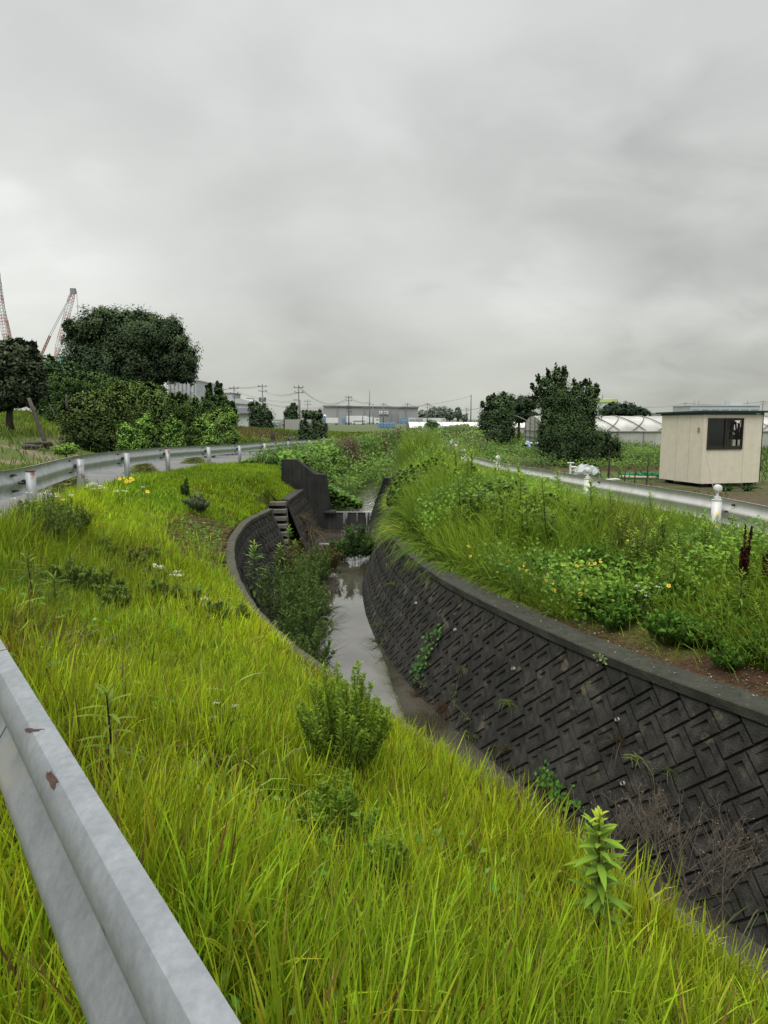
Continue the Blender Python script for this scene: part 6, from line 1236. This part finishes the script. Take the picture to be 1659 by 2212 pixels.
# --- plants in the canal bed along the left wall
def bed(u, v): return tuple(atz(u, v, ZW + .02))
M1 = dict(cd=(.030, .055, .018), cl=(.12, .19, .04), leaf=.06, per=75, cat='weed bush')
for k, (Y, dx, h, w, ns, lab) in enumerate([(9.6, .95, .75, .8, 26, 'dark weed at the near end of the growth in the canal bed'), (10.6, 1.0, 1.0, 1.0, 30, 'dense dark weed in the canal bed, second from the near end'), (11.7, 1.15, 1.15, 1.1, 34, 'tallest bushy weed in the canal bed below the curved wall'), (12.9, 1.25, 1.15, 1.1, 34, 'bushy weed in the middle of the canal bed growth'), (14.2, 1.3, 1.1, 1.1, 30, 'leafy weed in the canal bed before the reddish weed'), (12.2, .75, 1.3, .7, 20, 'weed growing close against the curved wall'), (15.6, 1.5, .9, 1.0, 26, 'low weed in the canal bed near the foot of the steps'), (8.8, .95, .55, .6, 16, 'small weed nearest the viewer along the left wall foot')]):
    mugwort('bed_weed', lab, h, w, ns, 80 + k, loc=(float(Xl(Y)) + dx, Y, ZW), **M1)
for k, (Y, dx, h, w, lab) in enumerate([(15.3, 1.0, 1.15, .9, 'reddish brown dying weed in the canal bed below the steps'), (16.6, 1.55, .7, .8, 'brownish drooping weed beside the shallow riffle')]):
    mugwort('bed_weed', lab, h, w, 24, 95 + k, loc=(float(Xl(Y)) + dx, Y, ZW), cd=(.04, .03, .015), cl=(.15, .12, .045), leaf=.07, per=60, cat='weed bush')
for k, (u, v, Yy, h, ll, lab) in enumerate([(548, 1250, 12.4, 1.5, .22, 'bright broad-leaved weed against the curved wall in the canal'), (628, 1200, 16.0, 1.25, .15, 'bright upright leafy weed in the canal, in front of the steps'), (645, 1215, 15.4, 1.0, .15, 'bright pale-tipped weed right of the upright one in the canal'), (598, 1215, 15.0, 1.0, .15, 'green leafy weed left of the bright pair in the canal')]):
    x = xof(u, Yy, v); goldenrod('canal_weed', lab, h, 80, ll, 110 + k, loc=(x, Yy, ZW), cl=(.16, .28, .05), cd=(.05, .09, .02), tip=(.32, .42, .06), lw=.26)
for k, (u, v, h, w, lab) in enumerate([(772, 1212, 1.0, .95, 'leafy green bush standing in the stream right below the weir'), (795, 1205, .75, .7, 'smaller green bush between the stream bush and the right wall'), (742, 1208, .45, .5, 'low green weed left of the bush in the stream'), (720, 1200, .35, .4, 'low green weed on the gravel below the pipe')]):
    p = bed(u, v); mugwort('stream_bush', lab, h, w, 24, 120 + k, loc=p, cd=(.02, .045, .015), cl=(.085, .16, .04), leaf=.12, per=50, cat='weed bush')
for k, (u, v, h, lab) in enumerate([(672, 1360, .8, 'arching seeding grass leaning over the water near the left coping'), (640, 1340, .7, 'dark arching grass tuft at the near end of the canal weeds'), (700, 1300, .7, 'thin twiggy grass leaning over the water from the canal weeds')]):
    p = bed(u, v + 30); tuft('arching_grass', lab, h, 130, 130 + k, loc=p, c=(.06, .10, .025), w=.010, spread=1.0, droop=(.3, 1.0))
for k, (u, v, lab) in enumerate([(640, 1120, 'dry grass tuft hanging on the sloping wall right of the steps'), (668, 1150, 'dry brownish grass at the foot of the wall right of the steps')]):
    Y = 20.3; p = (xof(u, Y, v), Y, aty(u, v, Y)[2]); tuft('dry_grass', lab, .7, 110, 140 + k, loc=p, c=(.17, .13, .06), w=.012, spread=1.2, droop=(.6, 1.4))
# --- growth on the right wall face
def wall_pt(u, v):
    S_, P_, n_ = FR; best = None
    ss = np.linspace(0, S_[-1], 500); tt = np.linspace(0, 1.9, 60); Sg, Tg = np.meshgrid(ss, tt); W = wall_map(FR, Sg.ravel(), Tg.ravel(), np.full(Sg.size, .01)); zz = W[:, 2] - EYE; d = W[:, 1] * CP - zz * SP; up = W[:, 1] * SP + zz * CP
    e = (829.5 + W[:, 0] / d * F - u) ** 2 + (1106 - up / d * F - v) ** 2; e[d < .3] = 1e9; i = int(np.argmin(e)); return W[i], Sg.ravel()[i], Tg.ravel()[i]
def ivy(label, pts, n, size, c=(.06, .14, .03)):
    P = [wall_pt(u, v)[0] for u, v in pts]; P = np.array(P); k = rng.integers(0, len(P) - 1, n); q = rng.random((n, 1)); O = P[k] * (1 - q) + P[k + 1] * q + rng.normal(0, size * .9, (n, 3)) + np.array([-.05, -.03, .03])
    t = root('climbing_vine', label, 'vine', P[-1]); G = Leaves(); G.kites(O, rand_dirs(n) * .5 + [-.7, -.5, .6], size * rng.uniform(.7, 1.3, n), size * rng.uniform(.6, .9, n), jit(c, n, .3)); G.build('foliage', M_leaf, t); mb = MB(); mb.tube([p + np.array([-.03, -.02, .02]) for p in P], .005, 4); mb.build('stem', M_stemred, t)
ivy('ivy vine climbing the middle of the right block wall', [(965, 1352), (945, 1380), (925, 1415), (912, 1445), (905, 1465)], 150, .05, (.07, .17, .035))
ivy('leafy vine clump low on the near part of the right block wall', [(1180, 1660), (1195, 1690), (1210, 1715), (1240, 1745)], 130, .05, (.055, .15, .02))
ivy('small pale vine hanging from the coping of the right wall', [(1328, 1385), (1315, 1400), (1300, 1420)], 26, .028, (.16, .22, .08))
ivy('thin weedy vine on the wall between the two larger vines', [(1008, 1440), (990, 1480), (985, 1520), (1020, 1560)], 60, .03, (.05, .09, .025))
ivy('straggly weed clump at the wall foot beside the ivy', [(900, 1465), (930, 1490), (900, 1470)], 50, .035, (.05, .075, .025))
for k, (u, v, h, n, c, lab) in enumerate([(1095, 1518, .16, 40, (.16, .24, .04), 'small green grass tuft growing from a joint of the right block wall'), (848, 1262, .18, 30, (.2, .3, .05), 'bright little tuft high on the far part of the block wall'), (820, 1385, .34, 60, (.07, .12, .03), 'dark weed tuft at the foot of the far block wall'), (828, 1350, .3, 40, (.08, .14, .03), 'weed just above the dark tuft on the far block wall'),
        (1380, 1635, .14, 24, (.3, .4, .12), 'tiny pale green sprig on the near block wall'), (1025, 1590, .2, 40, (.14, .17, .06), 'brownish tuft near the wall foot by the middle vine'), (1455, 1660, .16, 30, (.10, .14, .04), 'small weed tuft at right on the near block wall'), (960, 1530, .3, 70, (.13, .08, .04), 'reddish roots hanging at the waterline of the block wall'), (905, 1500, .26, 60, (.12, .08, .045), 'brown dead tuft under the ivy at the waterline'),
        (1340, 1600, .25, 30, (.14, .10, .06), 'hanging brown roots beside the shell-like white pipe end'), (1095, 1620, .2, 40, (.11, .09, .04), 'dull tuft at the waterline of the near block wall')]):
    P_, s_, t_ = wall_pt(u, v); tuft('wall_tuft', lab, h, n, 150 + k, loc=P_ + np.array([-.02, -.02, 0]), c=c, w=.006, spread=1.3, droop=(.4, 1.5))
M_pvc = surf('weep_pipe', (.42, .42, .40), .5)
for k, (u, v) in enumerate([(1333, 1557), (1113, 1443), (982, 1362), (898, 1303), (1345, 1690)]):
    P_, s_, t_ = wall_pt(u, v); nn = wall_map(FR, np.array([s_]), np.array([t_]), np.array([.1]))[0] - P_; mb = MB(); a = P_ + nn * -.05; b = P_ + nn * .25; r0 = .018
    ring = []; mb.tube([a, b], r0, 12, False); mb.build('weep_pipe', M_pvc) ; o_ = bpy.data.objects[-1] if False else COL.objects[-1]
    tag(o_, ['white weep pipe end in the near part of the block wall', 'white weep pipe end in the wall right of the ivy', 'white weep pipe end above the ivy on the block wall', 'white weep pipe end in the far part of the block wall', 'chipped white weep pipe low on the near block wall'][k], 'drain pipe')
# --- dried weeds in the bed at lower right
for k, (u, v, h, lab) in enumerate([(1330, 1930, .85, 'dried branching weed left of the pair at lower right'), (1420, 1935, .95, 'dried branching weed in the middle of the canal bed at lower right'), (1500, 1960, .95, 'dried branching weed with pale seed tips before the block wall'), (1570, 1990, .9, 'dried branching weed close to the right edge'), (1600, 1930, .8, 'dried weed behind the rightmost one at lower right')]):
    dried(lab, tuple(atz(u, v, ZW)), h, 1.4, 170 + k)
tuft('arching_grass', 'pale arching grass tuft in the canal bed at the right edge', .6, 60, 180, loc=tuple(atz(1650, 1960, ZW + .1)), c=(.12, .16, .07), w=.012, spread=1.1, droop=(.5, 1.1))
tuft('arching_grass', 'second arching tuft half outside the right edge of the view', .55, 50, 181, loc=tuple(atz(1690, 1890, ZW + .1)), c=(.11, .16, .05), w=.012, spread=1.1, droop=(.5, 1.1))
# --- right bank
def rb(u, v): return on_bank(u, v)
G_g = 'leafy goldenrod stems on the right bank'
protos = [goldenrod('goldenrod', 'leafy green goldenrod stem in the dense stand on the right bank', .62 + .1 * k, 70, .10, 200 + k, G_g, loc=(0, 0, -50), lw=.2, cl=(.22, .35, .035), cd=(.06, .12, .018), tip=(.34, .50, .05)) for k in range(3)]
first = [True] * 3
def place(protos, first, pts, smin, smax, label=None, group=None):
    for i, (x, y) in enumerate(pts):
        k = int(rng.integers(0, len(protos))); loc = gp(x, y); rz = rng.uniform(0, 2 * PI); s = rng.uniform(smin, smax)
        if first[k]: t = protos[k]; t.location = loc; t.rotation_euler = (0, 0, rz); t.scale = (s, s, s); first[k] = False
        else: dup(protos[k], loc, rz, s, label, group)
def band(n, y0, y1, e0, e1):
    y = rng.uniform(y0, y1, n); e = rng.uniform(e0, e1, n); x = Xc(y) + .42 + (Xg(y) - Xc(y) - .5) * e; k = in_view(x, y, gz(x, y), 100); return list(zip(x[k], y[k]))
place(protos, first, band(130, 4.9, 9.5, .34, .9), .65, 1.05); place(protos, first, band(120, 9.5, 21, .12, .72), .9, 1.6); place(protos, first, band(20, 6.0, 10.5, .55, .85), .9, 1.15); place(protos, first, band(46, 5.0, 8.4, .22, .55), .4, .7)
pr2 = [mugwort('low_weed', 'low bright leafy weed clump along the soil strip of the right coping', .3, .38, 16, 210 + k, 'low weed clumps above the right coping', cd=(.03, .07, .015), cl=(.13, .27, .035), leaf=.05, per=60, loc=(0, 0, -50)) for k in range(2)]
f2 = [True] * 2; place(pr2, f2, band(80, 4.8, 9.5, .07, .5), .55, 1.35)
# dark bramble mounds
for k, (x_, y_, rx, ry, h, lab) in enumerate([(xof(925, 15.5), 15.5, .9, 1.1, .62, 'dark leafy bramble mound above the far part of the right wall'), (xof(1010, 14.2), 14.2, .55, .8, .60, 'small dark bramble right of the far mound on right bank'), (xof(1085, 11.6), 11.6, .85, 1.1, .55, 'large dark bramble mound in the middle of the right bank'), (xof(1180, 10.9), 10.9, .7, .9, .50, 'dark bramble right of the large mound on the right bank')]):
    n = 3600; q = rand_dirs(n, 0); rr = 1 - .25 * rng.random(n) ** 2; P = np.stack([x_ + q[:, 0] * rx * rr, y_ + q[:, 1] * ry * rr, gz(np.full(n, x_), np.full(n, y_)) + q[:, 2] * h * rr * 1.35 * (1 + .2 * np.sin(q[:, 0] * 7 + q[:, 1] * 5))], 1)
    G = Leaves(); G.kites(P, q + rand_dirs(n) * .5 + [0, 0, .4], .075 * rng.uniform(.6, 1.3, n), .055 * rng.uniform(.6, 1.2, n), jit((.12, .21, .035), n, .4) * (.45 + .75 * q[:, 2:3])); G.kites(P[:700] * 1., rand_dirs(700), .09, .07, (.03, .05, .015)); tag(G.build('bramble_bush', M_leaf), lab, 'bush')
# fine drooping grass cushions along the coping
dl = 'fine drooping grass cushion hanging over the right coping'
for k in range(64):
    y = 8.7 + k * .225 + rng.normal(0, .08); x = float(Xc(y)) + .26 + abs(rng.normal(.02, .12)) - .10 * (y > 10.5) + .25 * (y < 10); p = gp(x, y)
    tuft('grass_cushion', dl, .50 + .16 * (y > 10.5), 200, 230 + k % 6, loc=p, group='drooping grass cushions along the coping', c=(.20, .32, .035) if k % 3 else (.30, .42, .045), w=.007 * (1 + k * .03), spread=1.1, droop=(.6, 1.25))
for k, (u, v, lab) in enumerate([(1075, 1230, 'large arching grass tuft above the bend of the right coping'), (1130, 1215, 'arching grass tuft right of the large one above the coping')]): tuft('arching_grass', lab, .55, 240, 260 + k, loc=rb(u, v), c=(.10, .20, .035), w=.009, spread=1.0, droop=(.5, 1.1))
cf = [(1022, 1236, 3, 'yellow flower plant nearest the bend of the right coping'), (1090, 1255, 3, 'yellow flower plant next along the coping after the bend'), (1170, 1275, 4, 'yellow flower plant in the grass tuft above the coping middle'), (1235, 1265, 5, 'yellow flowers standing highest on the slope above the coping middle'), (1215, 1320, 3, 'dense yellow flower clump drooping on the coping, left one'), (1275, 1330, 4, 'dense yellow flower clump drooping on the coping, right one'), (1300, 1255, 3, 'yellow flower plant below the goldenrod stand'), (1445, 1330, 2, 'two yellow flowers among low weeds near the soil strip'), (1440, 1235, 2, 'yellow flower pair amid the goldenrod'), (1540, 1200, 2, 'yellow flower close to the brown grass by the guardrail post'), (1330, 1190, 2, 'yellow flowers high among tall grass left of the brown grass')]
for k, (u, v, nf, lab) in enumerate(cf): coreopsis(lab, rb(u, v + 8), .38 if k not in (8, 9, 10) else .6, nf, 270 + k, leafn=170, lean=(-.15, -.2), s=.022)
wf = [(880, 1050, 'white flower spray at the far end of the right bank'), (905, 1040, 'white flower spray on the crest of the far right bank'), (930, 1030, 'white flowers on the crest left of the guardrail start'), (960, 1060, 'white flowers among tall grass on the far right bank'), (865, 1080, 'white flowers lowest at the far end of the bank'), (1000, 1010, 'white flowers beside the guardrail start'), (1060, 1035, 'white flowers before the second visible reflector'), (1390, 1350, 'white flowered plant on the soil strip of the right bank'), (1520, 1150, 'white flowers before the guardrail post by the shed'), (1550, 1125, 'white flowers nearest the white guardrail post'), (895, 985, 'white speckled flowers on the mound past the wing wall'), (930, 975, 'white speckled flowers on the top of the mound'), (1620, 1205, 'tiny white flowers at the right edge below the rail')]
for k, (u, v, lab) in enumerate(wf): whites(lab, rb(u, v), .55 if v < 1100 else .4, 12 if v < 1100 else 7, 290 + k, s=.024 if v < 1100 else .013, w=.5 if v < 1100 else .22)
dock('tall dark red dock seed spike standing on the right bank', rb(1597, 1345), 1.0, 310); dock('dark red dock spike cut by the right edge', rb(1652, 1335), .75, 311)
for k in range(7): p = on_bank(1200 + 60 * k + rng.uniform(-15, 15), 1105 + 6 * k); mugwort('wispy_weed', 'thin wispy weed in front of the white guardrail', .75, .5, 12, 320 + k % 3, 'thin wispy weeds before the white guardrail', cd=(.04, .06, .025), cl=(.12, .17, .05), leaf=.05, per=40, loc=p)
for k, (u, v, lab) in enumerate([(1578, 1060, 'strap-leaved clump at the foot of the shed front wall, left one'), (1625, 1060, 'strap-leaved clump at the foot of the shed front wall, right one')]): p = gp(xof(u, 20.8), 20.8); tuft('strap_leaf_clump', lab, .55, 40, 340 + k, loc=p, c=(.05, .10, .03), w=.035, spread=1.0, droop=(.4, .9), cat='plant')
# tall grass mound past the right wing wall
G = Leaves(); x, y, z = scatter(26000, lambda y: Xc(y) + .1, lambda y: Xg(y) + .4, 22.6, 33, None, zt=1.2); n = len(x); a = vnoise(x, y, .9, 70)[:, None]; c = (np.array([.27, .38, .06]) * a + np.array([.15, .25, .04]) * (1 - a)) * rng.uniform(.6, 1.25, (n, 1)); blades(G, x, y, z, rng.uniform(.5, 1.25, n), .024, c * .45, c, .45, (.1, .6))
k = rng.random(n) < .035; P = np.stack([x[k], y[k], z[k] + rng.uniform(.6, 1.1, k.sum())], 1); G.kites(P, rand_dirs(k.sum()), .04, .03, (.5, .52, .40)); tag(G.build('mound_grass', M_grass), 'tall pale green grass mound past the right wing wall', 'grass', kind='stuff')
# ground cover: leaf litter and low leaves on the soil strip
G = Leaves(); x, y, z = scatter(6500, lambda y: Xc(y) + .03, lambda y: Xc(y) + 1.4, 4, 9, lambda x, y: np.where(x < Xc(y) + .27, .25, 1)); z = np.where(x < Xc(y) + .28, ZC + .01, z); n = len(x); G.kites(np.stack([x, y, z + .012], 1), rand_dirs(n, .6), rng.uniform(.01, .03, n), rng.uniform(.008, .02, n), np.where(rng.random((n, 1)) < .15, [.35, .33, .28], np.where(rng.random((n, 1)) < .5, [.07, .12, .03], [.10, .055, .03])))
tag(G.build('leaf_litter', M_leaf), 'leaf litter and gravel on the bare soil above the right coping', 'litter', kind='stuff')
# ------------------------------------------------------------------ sky, sun, camera
def make_world():
    w = bpy.data.worlds.new('World'); sc.world = w; w.use_nodes = True; t = w.node_tree; N = t.nodes; L = t.links; bg = N['Background']
    sky = N.new('ShaderNodeTexSky'); sky.sky_type = 'NISHITA'; sky.sun_disc = False; sky.sun_elevation = math.radians(62); sky.sun_rotation = math.radians(200)
    tc = N.new('ShaderNodeTexCoord')
    def M(op, a=None, b=None, c=None, clamp=False):
        n = N.new('ShaderNodeMath'); n.operation = op; n.use_clamp = clamp
        for i, q in enumerate((a, b, c)):
            if q is None: continue
            if isinstance(q, (int, float)): n.inputs[i].default_value = q
            else: L.new(q, n.inputs[i])
        return n.outputs[0]
    sx = N.new('ShaderNodeSeparateXYZ'); L.new(tc.outputs['Generated'], sx.inputs[0])
    z = M('MAXIMUM', sx.outputs[2], 0.)
    dn = M('ADD', z, .42)
    cx = M('DIVIDE', sx.outputs[0], dn); cy = M('DIVIDE', sx.outputs[1], dn)
    cb = N.new('ShaderNodeCombineXYZ'); L.new(cx, cb.inputs[0]); L.new(cy, cb.inputs[1])
    def noise(scale, det, rough, dist, mp=(1, 1, 1), rot=0, loc=(0, 0, 0)):
        m = N.new('ShaderNodeMapping'); m.inputs['Scale'].default_value = mp; m.inputs['Rotation'].default_value = (0, 0, rot); m.inputs['Location'].default_value = loc; L.new(cb.outputs[0], m.inputs[0])
        n = N.new('ShaderNodeTexNoise'); n.inputs['Scale'].default_value = scale; n.inputs['Detail'].default_value = det; n.inputs['Roughness'].default_value = rough; n.inputs['Distortion'].default_value = dist
        L.new(m.outputs[0], n.inputs['Vector']); return n.outputs['Fac']
    n1 = noise(1.5, 5, .5, .3, (1, 1.15, 1), .5, (3.1, 1.7, 0)); n2 = noise(4.2, 6, .5, .4, (1, 1.2, 1), -.3, (1, 7, 0))
    s = M('ADD', M('MULTIPLY', n1, .72), M('MULTIPLY', n2, .28))
    s = M('MULTIPLY', M('SUBTRACT', s, .5), .50)
    def bump(u, v, rad, amp, prev, asp=None):
        d = ray(u, v); d = d / np.linalg.norm(d); vd = N.new('ShaderNodeVectorMath'); vd.operation = 'DISTANCE'; L.new(tc.outputs['Generated'], vd.inputs[0]); vd.inputs[1].default_value = d
        q = M('DIVIDE', M('ADD', vd.outputs['Value'], M('MULTIPLY', M('SUBTRACT', n2, .5), .35)), rad); e = M('POWER', 2.718, M('MULTIPLY', M('MULTIPLY', q, q), -1.))
        return M('ADD', prev, M('MULTIPLY', e, amp))
    for b in [(-60, 540, .17, .17), (20, 440, .05, .06), (230, 650, .14, .05), (900, 620, .09, .07), (1010, 700, .10, .07), (1200, 610, .06, .10), (1330, 700, .12, .05), (600, 560, .20, -.06), (1330, 520, .14, -.08), (1600, 600, .12, -.07), (1050, 480, .15, -.05), (1659, 420, .07, .05), (1620, 810, .18, -.06), (900, 60, .15, .03), (450, 120, .2, -.01), (700, 800, .15, -.02)]:
        s = bump(*b, s)
    base = M('MULTIPLY', M('ADD', s, .60), 1.13)
    zen = M('MULTIPLY', M('POWER', M('MAXIMUM', M('SUBTRACT', z, .5), 0.), 1.), 5.0)
    base = M('MULTIPLY', base, M('ADD', zen, 1.))
    # warm near the horizon, neutral above
    r = N.new('ShaderNodeValToRGB'); r.color_ramp.elements[0].position = 0; r.color_ramp.elements[0].color = (.92, .95, .84, 1); r.color_ramp.elements[1].position = .45; r.color_ramp.elements[1].color = (.985, 1.0, .995, 1)
    e = r.color_ramp.elements.new(.16); e.color = (.975, .99, .955, 1); L.new(z, r.inputs[0])
    hz = N.new('ShaderNodeMapRange'); hz.inputs[1].default_value = 0; hz.inputs[2].default_value = .14; hz.inputs[3].default_value = .85; hz.inputs[4].default_value = 1.; L.new(z, hz.inputs[0])
    base = M('MULTIPLY', base, hz.outputs[0])
    vm = N.new('ShaderNodeVectorMath'); vm.operation = 'SCALE'; L.new(r.outputs[0], vm.inputs[0]); L.new(base, vm.inputs[3])
    sk = N.new('ShaderNodeVectorMath'); sk.operation = 'SCALE'; L.new(sky.outputs[0], sk.inputs[0]); sk.inputs[3].default_value = .05
    mx = N.new('ShaderNodeMix'); mx.data_type = 'RGBA'; mx.inputs[0].default_value = .97; L.new(sk.outputs[0], mx.inputs[6]); L.new(vm.outputs[0], mx.inputs[7])
    L.new(mx.outputs[2], bg.inputs['Color']); bg.inputs['Strength'].default_value = 1.0
make_world()
sun = bpy.data.lights.new('sun', 'SUN'); sun.energy = 2.7; sun.angle = math.radians(35); sun.color = (1, .97, .92)
so = bpy.data.objects.new('sun', sun); COL.objects.link(so)
az = math.radians(200); el = math.radians(62); dv = Vector((math.sin(az) * math.cos(el), math.cos(az) * math.cos(el), math.sin(el)))
so.rotation_euler = dv.to_track_quat('Z', 'Y').to_euler()
cam = bpy.data.cameras.new('camera'); co = bpy.data.objects.new('camera', cam); COL.objects.link(co)
cam.sensor_fit = 'VERTICAL'; cam.sensor_height = 36; cam.lens = 25.; cam.clip_start = .02; cam.clip_end = 6000
co.location = (0, 0, EYE); co.rotation_euler = (PI / 2 - PITCH, 0, 0); sc.camera = co
sc.view_settings.view_transform = 'Standard'; sc.view_settings.look = 'None'; sc.view_settings.exposure = 0; sc.view_settings.gamma = 1
sc.render.resolution_x = 768; sc.render.resolution_y = 1024
sc.cycles.max_bounces = 8; sc.cycles.transparent_max_bounces = 12
